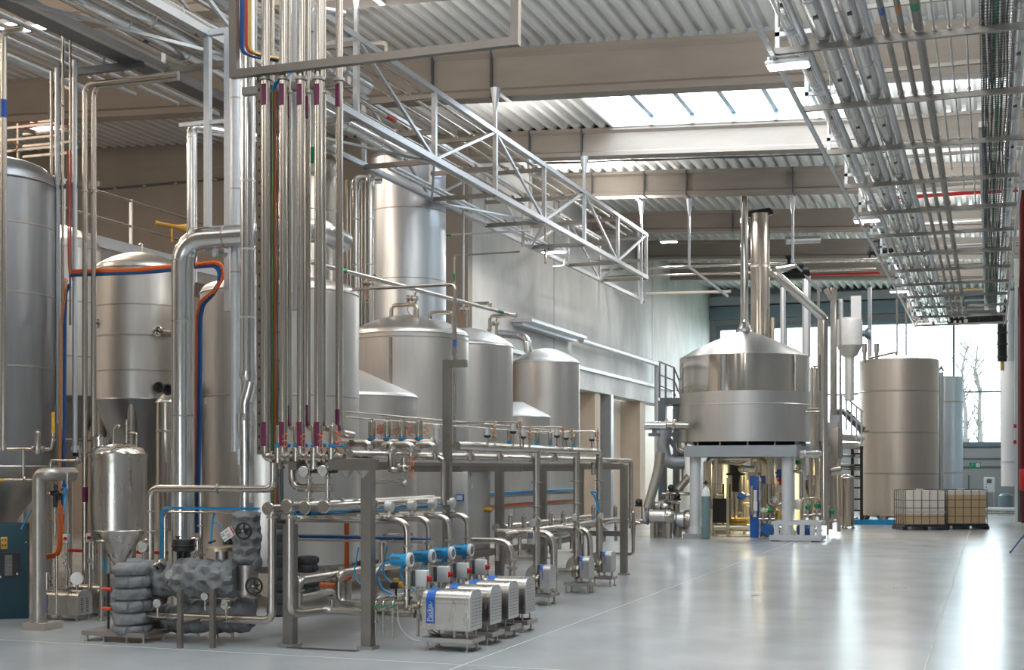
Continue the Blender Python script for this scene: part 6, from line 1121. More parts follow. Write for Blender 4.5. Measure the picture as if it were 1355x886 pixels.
b = MB(); b.tube(coil(PY(70, 640, y - 0.05), 0.04, 26, 0.005, 3, 0.1), 0.006, 0.01, 6, sub=2); b.tube([PY(60, 668, y - 0.05), PY(62, 682, y - 0.05), PY(68, 689, y - 0.05), PY(75, 684, y - 0.05)], 0.006, 0.05, 6); one(b, 'hose_bundle', 'copper_wire', 'tangle of copper-red hoses above the black regulator', 'hose')
b = MB(); b.tube([PY(43, 672, y - 0.1), PY(36, 684, y - 0.1), PY(28, 700, y - 0.1)], 0.010, 0.1, 6); one(b, 'hose', 'sky_hose', 'sky blue hose between dark tank cone and pipe column', 'hose'); b = MB(); b.tube([PY(86, 645, y), PY(86, 655, y), PY(84, 680, y)], 0.01, 0.1, 6); one(b, 'hose', 'sky_hose', 'short sky blue hose hanging below the pale wire frame', 'hose')
t = thing('pale_frame', 'pale wire frame holding a blue block right of the blue cables', 'bracket', tuple(PY(86, 645, y))); b = MB(); q = [PY(82, 625, y), PY(89, 625, y), PY(89, 645, y), PY(82, 645, y)]; b.tube(q + [q[0]], 0.006, 0.01, 6); b.build('frame', 'white_steel', t); b = MB(); b.box(PY(85.5, 642, y), (0.05, 0.03, 0.04)); b.build('block', 'blue', t)
t = thing('dosing_valve', 'round-lidded white valve between the uprights, left of the cone vessel', 'valve', tuple(PY(101, 600, 13.9))); p = PY(100, 594, 13.9); b = MB(); b.lathe([(0, 0.035), (0.05, 0.03), (0.055, 0), (0.05, -0.03), (0, -0.035)], p, (0.4, -1, 0.3), 24); b.build('lid', 'white_steel', t); b = MB(); b.cyl(p + Vector((0, 0, -0.03)), p + Vector((0, 0, -0.09)), 0.035); b.build('base', 'black', t)
b = MB(); q = PY(110, 600, 13.85); b.ball(q, 0.035); b.cyl(PY(105, 584, 13.85), PY(105, 616, 13.85), 0.008); b.cyl(q, PY(125, 597, 13.85), 0.010); b.disc(PY(125, 597, 13.85), (1, -1, 0), 0.035, 0.03); b.cyl(q + Vector((0, 0, -0.11)), q, 0.02); b.build('linkage', 'steel_pipe', t)
pipe('level steel pipe passing behind the cone vessel dome', [PY(86, 582, 15.2), PY(208, 583, 16.8)], 0.022)
upright('thick pale upright behind the cone vessel, under the cone-bottomed tank', 147, 530, 600, 0.05, 17.2, rings=(531,))
upright('thin tall upright right of the cone vessel, crossing the pale tank', 188, 322, 583, 0.016, 16.4, rings=(378, 515), bend=(-0.05, 0, -0.02))
# white control boxes with red switches and their poles
for k, (px, py, lab) in enumerate(((88, 712, 'left one of two white switch boxes with a red switch, beside the motors'), (119, 711, 'right one of two white switch boxes with a red switch, left of the cone vessel'))):
    y = 13.3; p = PY(px, py, y); t = thing('switch_box', lab, 'switch', (p.x, y, 0), 'switch boxes on the left'); b = MB(); b.box(p, (0.075, 0.06, 0.11), 0, 0.008); b.build('box', 'white', t); b = MB(); b.disc(p + Vector((0.015, -0.04, 0)), (0.3, -1, 0), 0.022, 0.02); b.box(p + Vector((0.017, -0.055, 0)), (0.012, 0.02, 0.04)); b.build('knob', 'red', t); b = MB(); b.tube([p + Vector((0, 0, -0.05)), (p.x, y, PY(px, 778, y).z)], 0.028 if k else 0.018); b.disc(p + Vector((0, 0, -0.3)), (0, 0, 1), 0.04, 0.02); b.build('stand_pipe', 'steel_pipe', t)
    gp = PY((85, 119)[k], (736, 742)[k], y - 0.06); gauge_parts(t, gp, (0.6, -1, 0), 0.03, stem=0)
# two motor pumps
for k, (px, y, lab) in enumerate(((88, 13.05, 'nearer of the two shrouded motor pumps behind the teal cabinet'), (116, 13.6, 'farther of the two shrouded motor pumps, left of the quilted stack'))):
    p = G(px, 818 if k == 0 else 812); x0 = PY(66 if k == 0 else 96, 800, y).x; x1 = PY(111 if k == 0 else 140, 800, y).x; zb2 = PY(90, 812 if k == 0 else 808, y).z; zt = PY(90, 780 if k == 0 else 773, y).z; ya, yb_ = y - 0.13, y + 0.14; r = 0.09
    t = thing('motor_pump', lab, 'pump', ((x0 + x1) / 2, y, 0), 'motor pumps on the left'); pr = [(ya, zb2)] + [(ya + r - r * math.cos(q * math.pi / 12), zt - r + r * math.sin(q * math.pi / 12)) for q in range(7)] + [(yb_ - r + r * math.sin(q * math.pi / 12), zt - r + r * math.cos(q * math.pi / 12)) for q in range(7)] + [(yb_, zb2)]; n = len(pr)
    b = MB(); b.add([(x, q, z) for x in (x0, x1) for q, z in pr], [(i, (i + 1) % n, n + (i + 1) % n, n + i) for i in range(n)] + [tuple(range(n)), tuple(range(n, 2 * n))]); b.build('shroud', 'steel', t)
    b = MB(); b.add([(x, q + (0.002 if q > y else -0.002), z + 0.002) for x in (x1, x1 + 0.012) for q, z in pr], [(i, (i + 1) % n, n + (i + 1) % n, n + i) for i in range(n)] + [tuple(range(n)), tuple(range(n, 2 * n))])
    b.build('end_panel', 'steel_brushed', t); b = MB()
    for q in range(8): b.bar((x1 + 0.013, ya + 0.06, zb2 + 0.04 + q * 0.022), (x1 + 0.013, ya + 0.10, zb2 + 0.04 + q * 0.022), 0.006, 0.008); b.bar((x1 + 0.013, ya + 0.16, zb2 + 0.04 + q * 0.022), (x1 + 0.013, ya + 0.20, zb2 + 0.04 + q * 0.022), 0.006, 0.008)
    b.build('louvres', 'black', t)['kind'] = 'stuff'
    b = MB(); b.bb(x0 + 0.01, x0 + 0.07, ya - 0.004, ya, zb2 + 0.02, zt - 0.05); b.build('label', 'blue_label', t)
    b = MB(); b.lathe([(0, -0.07), (0.07, -0.07), (0.10, -0.05), (0.10, 0)], (x0, y, zb2 + 0.12), (1, 0, 0), 24); b.cyl((x0 - 0.04, y, zb2 + 0.12), (x0 - 0.04, y, zt + 0.2), 0.025); b.build('pump_head', 'steel_pipe', t)
    for x in (x0 + 0.03, (x0 + x1) / 2, x1 - 0.02):
        for yy in (ya + 0.02, yb_ - 0.02): b = MB(); b.cyl((x, yy, 0), (x, yy, zb2 + 0.005), 0.012); b.cyl((x, yy, 0), (x, yy, 0.012), 0.025); b.build('foot', 'steel_dull', t)
p = PY(102, 765, 13.35); b = MB(); b.lathe([(0, -0.03), (0.075, -0.03), (0.08, 0), (0.075, 0.03), (0, 0.03)], p, (0.5, -1, 0), 30); b.cyl(p + Vector((0, 0, -0.08)), p + Vector((0, 0, -0.15)), 0.02); one(b, 'disc_cover', 'steel_brushed', 'round steel disc cover standing above the two motor pumps', 'cover')
b = MB(); b.lathe([(0, -0.02), (0.06, -0.02), (0.065, 0), (0.06, 0.02), (0, 0.02)], PY(62, 765, 13.2), (0.2, -1, 0.3), 26); b.cyl(PY(62, 790, 13.25), PY(62, 770, 13.25), 0.02); b.cyl(PY(60, 795, 13.3), PY(60, 810, 13.3), 0.07); one(b, 'disc_cover', 'steel_pipe', 'tilted round cover between the pipe column and the motors', 'cover')
upright('slim steel upright standing on the nearer motor pump', 75, 735, 812, 0.016, 12.85); upright('thin steel upright just left of the one on the nearer motor pump', 72, 740, 778, 0.014, 12.95)
# tangle right of cone vessel: valve group with black body, blue hose
t = thing('valve_group', 'valve group with a black bottle-shaped body between cone vessel and big duct', 'valve', tuple(PY(205, 640, 16.2))); y = 16.2
b = MB(); b.lathe([(0.0, 0.0), (0.05, 0), (0.055, 0.03), (0.05, 0.17), (0.04, 0.20), (0, 0.2)], PY(203, 625, y), seg=22); b.cyl(PY(183, 631, y), PY(220, 631, y), 0.035); b.cyl(PY(206, 631, y), PY(214, 622, y), 0.03); b.torus(PY(207, 614, y), (0, 1, 0), 0.04, 0.012); b.build('black_body', 'black', t)
b = MB(); b.cyl(PY(194, 622, y), PY(194, 600, y), 0.025); b.disc(PY(196, 617, y), (0, 0, 1), 0.05, 0.05); b.cyl(PY(193, 596, y), PY(220, 594, y), 0.025); b.disc(PY(200, 596, y), (1, 0, 0), 0.04, 0.03); b.cyl(PY(215, 600, y), PY(215, 580, y), 0.03, 0.012); b.ball(PY(215, 620, y), 0.06); b.disc(PY(196, 608, y), (0, 0, 1), 0.04, 0.02); b.build('steel_fittings', 'steel_polished', t)
b = MB(); b.box(PY(207, 641, y), (0.28, 0.05, 0.06)); b.build('blue_plate', 'blue_cable', t)
b = MB(); b.tube([PY(134, 730, 15.4), PY(136, 742, 15.4), PY(141, 752, 15.4), PY(148, 756, 15.4)], 0.035, 0.1, 10); b.tube([PY(140, 728, 15.5), PY(145, 738, 15.5), PY(150, 742, 15.5)], 0.015, 0.1, 8); one(b, 'hose', 'sky_hose', 'fat sky blue hose lying behind the cone vessel leg', 'hose')
b = MB(); b.bb(PY(88, 728, 16.5).x, PY(220, 728, 16.5).x, 16.5, 16.56, PY(90, 730, 16.5).z, PY(90, 726, 16.5).z); one(b, 'floor_rail', 'red', 'red rail low behind the switch boxes and cone vessel', 'rail')
# gallery on the left bay wall
GX = -15.0; zs = 5.55
t = thing('gallery', 'raised steel gallery with railing along the dim left bay', 'gallery', (GX, 14, zs)); b = MB(); b.bb(GX - 1.3, GX, 13.5, YC - 0.3, zs, zs + 0.22); b.build('deck', 'galv_dull', t); b = MB(); b.bb(GX - 0.02, GX + 0.02, 13.5, YC - 0.3, zs + 0.22, zs + 0.42); b.build('toe_board', 'galv', t)
for k, yy in enumerate((15.0, 16.9, 18.8, 20.7, 22.6, 24.5, 26.4, 28.3)):
    b = MB(); b.bar((GX, yy, zs + 0.1), (GX, yy, zs + 1.25), 0.06, 0.03); b.build('rail_post', 'galv', t)
for z in (0.75, 1.22): b = MB(); b.cyl((GX, 13.5, zs + z), (GX, YC - 0.3, zs + z), 0.022); b.build('handrail', 'galv_dull', t)
for yy in (16.0, 22.0, 28.0): b = MB(); b.bar((GX - 0.2, yy, 0), (GX - 0.2, yy, zs), 0.14); b.build('column', 'galv_dull', t)
p = PX(228, 299, GX + 0.15); t = thing('yellow_horn', 'yellow horn-shaped fitting on the gallery railing', 'fitting', tuple(p)); b = MB(); b.lathe([(0.04, -0.30), (0.04, 0.1), (0.07, 0.2), (0.09, 0.28), (0, 0.28)], p, (0.7, 0.6, -0.1), 20); b.lathe([(0.05, -0.32), (0.05, -0.26)], p, (0.7, 0.6, -0.1), 20); b.build('horn', 'brass_yellow', t); b = MB(); b.bar(p, p + Vector((0, 0, -0.3)), 0.03); b.build('bracket', 'yellow', t)
p0, p1 = PY(128, 251, YC - 0.32), PY(300, 237, YC - 0.32); pipe('thin dark conduit with clips across the brown cross wall', [(p0.x, p0.y, p0.z), (p1.x, p0.y, p0.z)], 0.03, 'cable_grey', seg=8, rings=[((p0.x + (p1.x - p0.x) * q, p0.y, p0.z), (1, 0, 0)) for q in (0.15, 0.38, 0.62, 0.92)], ringw=0.1)
p = PY(160, 415, 20.5)
for k, (px, py, d) in enumerate(((127, 427, 18.2), (209, 438, 18.0), (210, 512, 18.0), (222, 515, 17.4))):
    p = P(px, py, d); t = thing('tank_port', ['round port on the left edge of the pale cone-bottomed tank', 'round port on the right side of the pale cone-bottomed tank, upper', 'black-handled port near the bottom of the pale cone-bottomed tank', 'black-handled port on top of the slim vessel by the duct'][k], 'port', tuple(p), 'ports on the left tanks'); b = MB(); b.torus(p, (0.2, -1, 0), 0.06, 0.018, 24, 8); b.cyl(p, p + Vector((0.05, 0.25, 0)), 0.045); b.build('ring', 'black' if k > 1 else 'steel_polished', t); b = MB(); b.bar(p + Vector((-0.05, -0.02, 0.02)), p + Vector((0.05, -0.02, -0.02)), 0.015); b.build('handle', 'black', t)

# ------------------------------------------------------------------ pipes over the domed tanks
for k, (px, y0, y1, lab) in enumerate(((471, 236, 440, 'left one of two clad downpipes in front of the tall blue-grey tank'), (490, 234, 436, 'right one of two clad downpipes in front of the tall blue-grey tank'))):
    y = 21.6; p = PY(px, y1, y); t = thing('clad_downpipe', lab, 'pipe', tuple(p), 'clad downpipes by the tall tank'); b = MB(); b.cyl(p, (p.x, y, PY(px, y0 + 14, y).z), 0.065, None, 22); b.build('jacket', 'cladding', t); b = MB(); b.tube([(p.x, y, PY(px, y0 + 15, y).z), (p.x, y, PY(px, y0, y).z), (p.x + (0.3 if k == 0 else -0.2), y + 0.4, PY(px, y0 - 3, y).z)], 0.08, 0.12, 18); b.build('elbow', 'cladding', t)
    for yy in (290, 350, 400): b = MB(); b.disc((p.x, y, PY(px, yy, y).z), (0, 0, 1), 0.068, 0.02); b.build('band', 'galv', t)
for k, px in enumerate((459, 463.5, 478.5, 483)): pipe(['outer left thin downpipe beside the clad downpipes', 'inner left thin downpipe beside the clad downpipes', 'left thin pipe between the two clad downpipes', 'right thin pipe between the two clad downpipes'][k], [PY(px, 238, 21.5), PY(px, 430, 21.5)], 0.022, 'steel_pipe', group='thin downpipes')
pipe('thin tall downpipe right of the tall blue-grey tank', [PY(613, 228, 25.5), PY(613, 408, 25.5)], 0.028, 'galv')
pipe('thin level pipe leaving the bare corner column to the right, green band at its drop', path(PY(601, 452, 27.0), 'Z', 338, 'X', 688), 0.02, 'steel_dull', 0.06, bands=[(PY(601, 372, 27.0), PY(601, 362, 27.0), 'green')])
pipe('thin level pipe with a green band beside the tall blue-grey tank', [PY(588, 311, 27.2), PY(700, 305, 28.0)], 0.022, 'galv', bands=[(PY(590, 311, 27.2), PY(597, 311, 27.25), 'green')])
for k, (px0, px1, yt, yb0, yb1, y, lab) in enumerate(((518, 552, 404, 512, 425, 20.0, 'tall inverted U pipe over the broad domed tank'), (569, 600, 414, 440, 440, 20.2, 'lower inverted U pipe at the right side of the broad domed tank'), (648, 682, 418, 440, 420, 24.0, 'short inverted U pipe above the half hidden domed tank'), (622, 648, 402, 440, 406, 23.4, 'inverted U pipe between the two larger domed tanks'))):
    a_, c_ = PY(px0, yt, y), PY(px1, yt, y); t = thing('tank_top_pipe', lab, 'pipe', (a_.x, y, PY(px0, yb0, y).z), 'pipes over the domed tanks'); b = MB(); b.tube([(a_.x, y, PY(px0, yb0, y).z), (a_.x, y, a_.z), (c_.x, y, a_.z), (c_.x, y, PY(px1, yb1, y).z)], 0.034, 0.09, 14); b.build('run', 'steel_pipe', t); b = MB(); b.disc((a_.x, y, PY(px0, yb0 - 4, y).z), (0, 0, 1), 0.05, 0.03); b.disc((c_.x, y, PY(px1, yb1 - 4, y).z), (0, 0, 1), 0.05, 0.03); b.build('clamp', 'steel_dull', t)
for k, (px, py, y, lab) in enumerate(((492, 374, 20.2, 'relief valve set at the left edge of the broad domed tank'), (549, 395, 20.0, 'relief valve set on the middle of the broad domed tank'), (618, 410, 23.0, 'relief valve set above the half hidden domed tank'), (657, 428, 24.5, 'relief valve set right of the half hidden domed tank'))):
    p = PY(px, py, y); t = thing('relief_valve', lab, 'valve', tuple(p), 'relief valves on the domed tanks'); b = MB(); b.ball(p, 0.05); b.cyl(p + Vector((-0.13, 0, 0.01)), p + Vector((0.05, 0, 0.0)), 0.04); b.disc(p + Vector((-0.12, 0, 0.01)), (1, 0, 0), 0.06, 0.03); b.disc(p + Vector((-0.05, 0, 0.01)), (1, 0, 0), 0.055, 0.02); b.tube([p + Vector((0.0, 0, 0.02)), p + Vector((0.0, 0, 0.12)), p + Vector((0.09, 0, 0.13))], 0.02, 0.05); b.build('body', 'steel_pipe', t); b = MB(); b.cyl(p, (p.x, y, H + (HY - 452) * (-S * p.x + C * y) / F), 0.03); b.build('riser', 'steel_pipe', t); b = MB(); b.tube([p + Vector((-0.1, 0, -0.03)), p + Vector((-0.14, 0, -0.2)), p + Vector((-0.05, 0, -0.3))], 0.008, 0.1, 6); b.build('cable', 'copper_wire', t)
pipe('upright pipe in front of the broad domed tank', [PY(517, 516, 18.9), PY(517, 446, 18.9)], 0.028, 'steel_pipe'); pipe('thick elbow pipe entering the slimmest domed tank from the left', [PY(660, 441, 26.5), PY(688, 444, 26.5), PY(698, 448, 26.4), PY(699, 466, 26.4)], 0.085, 'cladding', 0.2)
pipe('slim upright rising between broad tank and gallows post', [PY(600, 470, 18.0), PY(600, 405, 18.0)], 0.02)
b = MB(); ws0, ws1 = PX(690, 432, XL + 0.3), PX(764, 447, XL + 0.3); b.bb(XL, XL + 0.6, ws0.y, ws1.y, ws1.z - 0.04, ws1.z + 0.04); b.bb(XL, XL + 0.3, ws0.y + 0.1, ws1.y - 0.1, ws1.z - 0.12, ws1.z - 0.04); one(b, 'wall_shelf', 'galv', 'narrow steel canopy fixed to the grey concrete wall', 'canopy')
p0 = PX(769, 450, XL + 0.3); pipe('grey pipe along the concrete wall turning down at the wall end', [p0, (XL + 0.3, PX(869, 450, XL + 0.3).y, p0.z), (XL + 0.3, PX(869, 450, XL + 0.3).y, 1.6)], 0.09, 'galv', 0.2)
# ------------------------------------------------------------------ brew kettle on its platform
dk = 35.45; ck = P(985, 600, dk); rk_ = 85 * dk / F; zk = lambda y, d=dk: H + (HY - y) * d / F; kx, ky = ck.x, ck.y; zR, zS, zB = zk(474), zk(521), zk(585)
t = thing('brew_kettle', 'large polished brew kettle with conical lid on a grey platform', 'kettle', (kx, ky, zB))
b = MB(); b.lathe([(rk_, zS), (rk_, zR - 0.01), (rk_ + 0.01, zR)], (kx, ky, 0), seg=96); b.build('upper_shell', 'steel_polished', t)
b = MB(); b.lathe([(rk_ + 0.012, zB), (rk_ + 0.012, zk(538.5)), (rk_ + 0.02, zk(538)), (rk_ + 0.02, zk(537)), (rk_ + 0.012, zk(536.5)), (rk_ + 0.012, zS), (rk_, zS)], (kx, ky, 0), seg=96); b.build('lower_jacket', 'steel_brushed', t)
b = MB(); b.lathe([(rk_ + 0.01, zR), (rk_ * 0.97, zR + 0.03), (rk_ * 0.8, zR + 0.20), (rk_ * 0.6, zR + 0.37), (rk_ * 0.32, zR + 0.58), (0.24, zR + 0.70), (0.22, zR + 0.78)], (kx, ky, 0), seg=96); b.build('lid', 'steel_dark', t)
b = MB(); zn = zR + 0.72; b.lathe([(0.24, zn), (0.13, zn + 0.18), (0.105, zn + 0.34), (0.10, 9.55)], (kx, ky, 0), seg=28); b.build('vapour_stack', 'steel_polished', t)
b = MB(); b.lathe([(0, zB - 0.3), (rk_ * 0.6, zB - 0.18), (rk_ * 0.96, zB)], (kx, ky, 0), seg=64); b.build('bottom', 'steel_dark', t)
for k in range(14): a = 2 * math.pi * k / 14; b = MB(); b.cyl((kx + rk_ * 0.93 * math.cos(a), ky + rk_ * 0.93 * math.sin(a), zk(591)), (kx + rk_ * 0.93 * math.cos(a), ky + rk_ * 0.93 * math.sin(a), zB + 0.02), 0.03); b.build('stub_foot', 'steel_dull', t)
b = MB(); b.cyl(P(1042, 542, 34.2), P(1085, 542, 35.0), 0.06); b.disc(P(1046, 542, 34.3), (1, 0.2, 0), 0.08, 0.05); b.build('side_nozzle', 'steel_pipe', t)
b = MB(); b.cyl(P(910, 563, 34.6), P(880, 562, 34.6), 0.10); b.disc(P(893, 562, 34.6), (1, 0, 0), 0.16, 0.06); b.disc(P(882, 562, 34.6), (1, 0, 0), 0.15, 0.05); b.build('inlet_nozzle', 'steel_pipe', t)
# platform
ya, yb_ = 33.75, 36.95; xa, xb_ = PY(905, 600, ya).x, PY(1054, 600, ya).x; z0, z1 = zk(604, 33.9), zk(590.5, 33.9)
t = thing('kettle_platform', 'grey steel platform on four round columns under the brew kettle', 'platform', ((xa + xb_) / 2, 35.3, 0)); b = MB()
for r_ in ((xa, xb_, ya, ya + 0.14), (xa, xb_, yb_ - 0.14, yb_), (xa, xa + 0.14, ya + 0.14, yb_ - 0.14), (xb_ - 0.14, xb_, ya + 0.14, yb_ - 0.14)): b.bb(*r_, z0, z1)
b.build('ring_beam', 'plat_grey', t); b = MB(); n = 48; vs = []
for q, rr in ((z1 + 0.001, 1.0), (z1 + 0.001, 9), (z1 + 0.03, 9), (z1 + 0.03, 1.0)):
    for i in range(n): a = 2 * math.pi * i / n; c_, s_ = math.cos(a), math.sin(a); vs.append((min(max(kx + rr * c_, xa + 0.01), xb_ - 0.01), min(max(ky + rr * s_, ya + 0.01), yb_ - 0.01), q))
b.add(vs, [(k * n + i, k * n + (i + 1) % n, ((k + 1) % 4) * n + (i + 1) % n, ((k + 1) % 4) * n + i) for k in range(4) for i in range(n)]); b.build('deck_plate', 'plat_grey', t)
for px, yy in ((920, 34.0), (1042, 34.0), (930, 36.7), (1040, 36.7)):
    x = PY(px, 700, 34.0).x; g_ = MB(); g_.lathe([(0.145, z0), (0.145, 0.32), (0.15, 0.30), (0.21, 0.14), (0.21, 0.12)], (x, yy, 0), seg=28)
    for q in range(8): a = q * math.pi / 4; g_.bar((x + 0.15 * math.cos(a), yy + 0.15 * math.sin(a), 0.30), (x + 0.20 * math.cos(a), yy + 0.20 * math.sin(a), 0.12), 0.02)
    g_.build('column', 'leg_grey', t); g_ = MB(); g_.bb(x - 0.27, x + 0.27, yy - 0.27, yy + 0.27, 0, 0.12); g_.build('plinth', 'plat_grey', t)
# second chimney
cz = P(1006, 450, 38.6); t = thing('flue_stack', 'wide steel flue behind the kettle vapour pipe, topped by a black elbow', 'chimney', tuple(cz)); zt = zk(283, 38.6); b = MB(); b.cyl((cz.x, cz.y, 3.0), (cz.x, cz.y, zt), 0.275, None, 36); b.cyl((cz.x + 0.33, cz.y + 0.1, 3.0), (cz.x + 0.33, cz.y + 0.1, zk(420, 38.6)), 0.07); b.build('stack', 'steel_warm', t); b = MB(); b.tube([(cz.x - 0.28, cz.y, zt - 0.08), (cz.x - 0.30, cz.y, zt + 0.03), (cz.x + 0.28, cz.y, zt + 0.08), (cz.x + 0.3, cz.y, zt - 0.05)], 0.09, 0.1, 12); b.build('elbow', 'black', t)
b = MB(); b.disc((cz.x, cz.y, zk(353, 38.6)), (0, 0, 1), 0.285, 0.06, 36); b.build('band', 'steel_dull', t)
# diagonal duct
k34 = 34.0; a_ = P(1021, 359, k34); c_ = P(1090, 421, k34); e_ = P(1090, 690, k34)
pipe('steel duct slanting down from the roof and dropping right of the kettle', [P(1058, 352, 35.5), a_ + Vector((0, 0.1, 0.05)), a_ + Vector((0.08, 0, -0.05)), c_, (c_.x, c_.y, 0.35)], 0.115, 'steel_polished', 0.18, 20)
t = thing('insulated_pipe', 'black insulated piece at the upper end of the slanting duct', 'pipe', tuple(P(1050, 360, 35.0))); b = MB(); b.cyl(P(1030, 361, 35.0), P(1067, 361, 35.4), 0.15, None, 18); b.cyl(P(1040, 354, 35.0), P(1060, 352, 35.3), 0.10, None, 14); b.cyl(P(1044, 352, 35.2), P(1044, 340, 35.2), 0.05); b.disc(P(1044, 340, 35.2), (0, 0, 1), 0.12, 0.05); b.build('insulation', 'black_matt', t)
# vertical services around
for k, (px, y0, y1, d, r, m, lab) in enumerate(((1036, 380, 455, 42, 0.09, 'galv', 'pale vertical duct before the window, right of the flue'), (1067, 365, 475, 41, 0.13, 'galv', 'wide pale vertical duct before the window'), (1103, 380, 690, 36.5, 0.09, 'steel_dull', 'brownish upright pipe right of the slanting duct'), (1151, 380, 480, 46, 0.07, 'galv', 'slim pipe hanging before the window left of the large round tank'), (1112, 400, 560, 36, 0.03, 'steel_dull', 'thin upright pipe beside the white hopper'), (1083, 375, 560, 37, 0.035, 'steel_dull', 'thin upright pipe left of the slanting duct'), (1099, 600, 700, 34.3, 0.05, 'steel_dull', 'steel upright below the grey control box'), (1110, 607, 703, 34.8, 0.05, 'steel_dull', 'steel upright right of the one below the grey control box'), (1187, 395, 470, 46.0, 0.03, 'galv_dull', 'left thin rod hanging before the window above the large round tank'), (1199, 400, 470, 46.0, 0.03, 'galv_dull', 'right thin rod hanging before the window above the large round tank'))):
    pipe(lab, [P(px, y0, d), P(px, y1, d)], r, m)
pipe('bent pipe looping up beside the white hopper', [P(1103, 520, 36.5), P(1103, 398, 36.5), P(1092, 382, 36.5)], 0.07, 'steel_warm', 0.4)
# white hopper
d = 40.0; hc = P(1124, 450, d); r = 17 * d / F; t = thing('white_hopper', 'pale conical hopper hanging before the far window', 'hopper', tuple(P(1124, 475, d))); z = lambda y: zk(y, d); b = MB(); b.lathe([(0, z(420)), (r * 0.6, z(420)), (r * 0.95, z(423)), (r, z(426)), (r, z(457))], (hc.x, hc.y, 0), seg=40); b.build('body', 'leg_grey', t); b = MB(); b.lathe([(r, z(457)), (r * 0.62, z(470)), (0.14, z(473)), (0.14, z(530))], (hc.x, hc.y, 0), seg=40); b.build('cone', 'white_steel', t); b = MB(); b.cyl((hc.x - 0.25, hc.y, z(424)), (hc.x - 0.25, hc.y, z(395)), 0.07); b.build('feed_pipe', 'galv', t); b = MB(); b.bb(hc.x + 0.05, hc.x + 0.35, hc.y - 0.1, hc.y + 0.1, z(424), z(392)); b.build('feed_box', 'leg_grey', t)
b = MB(); q = P(1148, 441, d); b.cyl(P(1140, 441, d), q, 0.10); b.lathe([(0.10, -0.1), (0.19, 0.0), (0.19, 0.08), (0, 0.12)], q, (1, 0.2, 0), 24); b.build('fan_motor', 'window_metal', t)
# right-hand tanks
def far_tank(label, px, d, half, y0, y1, mats, seams, feet=True):
    c = P(px, 600, d); r = half * d / F; z = lambda y: zk(y, d); t = thing('storage_tank', label, 'tank', (c.x, c.y, 0)); b = MB(); b.lathe([(r, z(y1)), (r, z(y0))], (c.x, c.y, 0), seg=80); b.build('shell', mats[0], t); b = MB(); b.lathe([(r + 0.01, z(y0)), (r * 0.98, z(y0) + 0.03), (r * 0.5, z(y0) + 0.07), (0, z(y0) + 0.10)], (c.x, c.y, 0), seg=60); b.build('lid', mats[1], t)
    for s_ in seams: b = MB(); b.lathe([(r, z(s_) - 0.03), (r + 0.012, z(s_) - 0.015), (r + 0.012, z(s_) + 0.015), (r, z(s_) + 0.03)], (c.x, c.y, 0), seg=80); b.build('weld_seam', 'steel_dull', t)
    b = MB(); b.lathe([(0, z(y1) - 0.1), (r * 0.7, z(y1) - 0.06), (r, z(y1))], (c.x, c.y, 0), seg=60); b.build('bottom', 'steel_dark', t)
    if feet:
        for q in range(6): a = q * math.pi / 3 - 0.9; x, y = c.x + r * 0.82 * math.cos(a), c.y + r * 0.82 * math.sin(a); b = MB(); b.cyl((x, y, 0), (x, y, z(y1) + 0.02), 0.06, 0.18); b.build('foot', 'steel_warm', t)
    return t, c, r
tR, cR, rR = far_tank('large bronze-tinted round tank behind the two container crates', 1189, 45.0, 51, 478, 681, ('steel_bronze', 'steel_brushed'), (519, 573, 626))
far_tank('slim grey tank behind the large bronze-tinted tank', 1250, 51.0, 23, 500, 665, ('steel_blue', 'steel_dull'), (532, 625))
for k, (px, w_) in enumerate(((1241.5, 0.03), (1246, 0.045))): pipe(['thin pipe running down the right side of the large bronze-tinted tank', 'pale pipe between the large tank and the slim grey one'][k], [P(px, 488 + 4 * k, 46.5), P(px, 672, 46.5)], w_ * 1.6, 'galv')
b = MB(); b.tube([P(1150, 474, 44.5), P(1175, 468, 44.8), P(1185, 466, 45), P(1187, 470, 45)], 0.04, 0.2, 8); b.tube([P(1243, 490, 46.5), P(1245, 484, 46.5), P(1248, 490, 47)], 0.04, 0.2, 8); one(b, 'vent_pipe', 'galv_dull', 'curved vent pipe on top of the large bronze-tinted tank', 'pipe')
for k, px in enumerate((1144, 1160)): b = MB(); p = P(px, 476, 44.4); b.cyl(p + Vector((0, 0, -0.1)), p + Vector((0, 0, 0.4)), 0.05, 0.07); b.cyl(p + Vector((0, 0, 0.25)), p + Vector((0, 0, 0.55)), 0.085); one(b, 'level_probe', 'steel_dull', ['left stubby probe on top of the large bronze-tinted tank', 'right stubby probe on top of the large bronze-tinted tank'][k], 'probe')
a_ = P(1128, 695, 44.5); b = MB(); b.bb(a_.x, a_.x + 3.2, a_.y - 1.55, a_.y - 1.45, 0, 0.16); b.bb(a_.x, a_.x + 0.1, a_.y - 1.5, a_.y + 1.0, 0, 0.16); one(b, 'bund_edge', 'blue_bright', 'low blue bund edge around the foot of the large bronze-tinted tank', 'kerb')

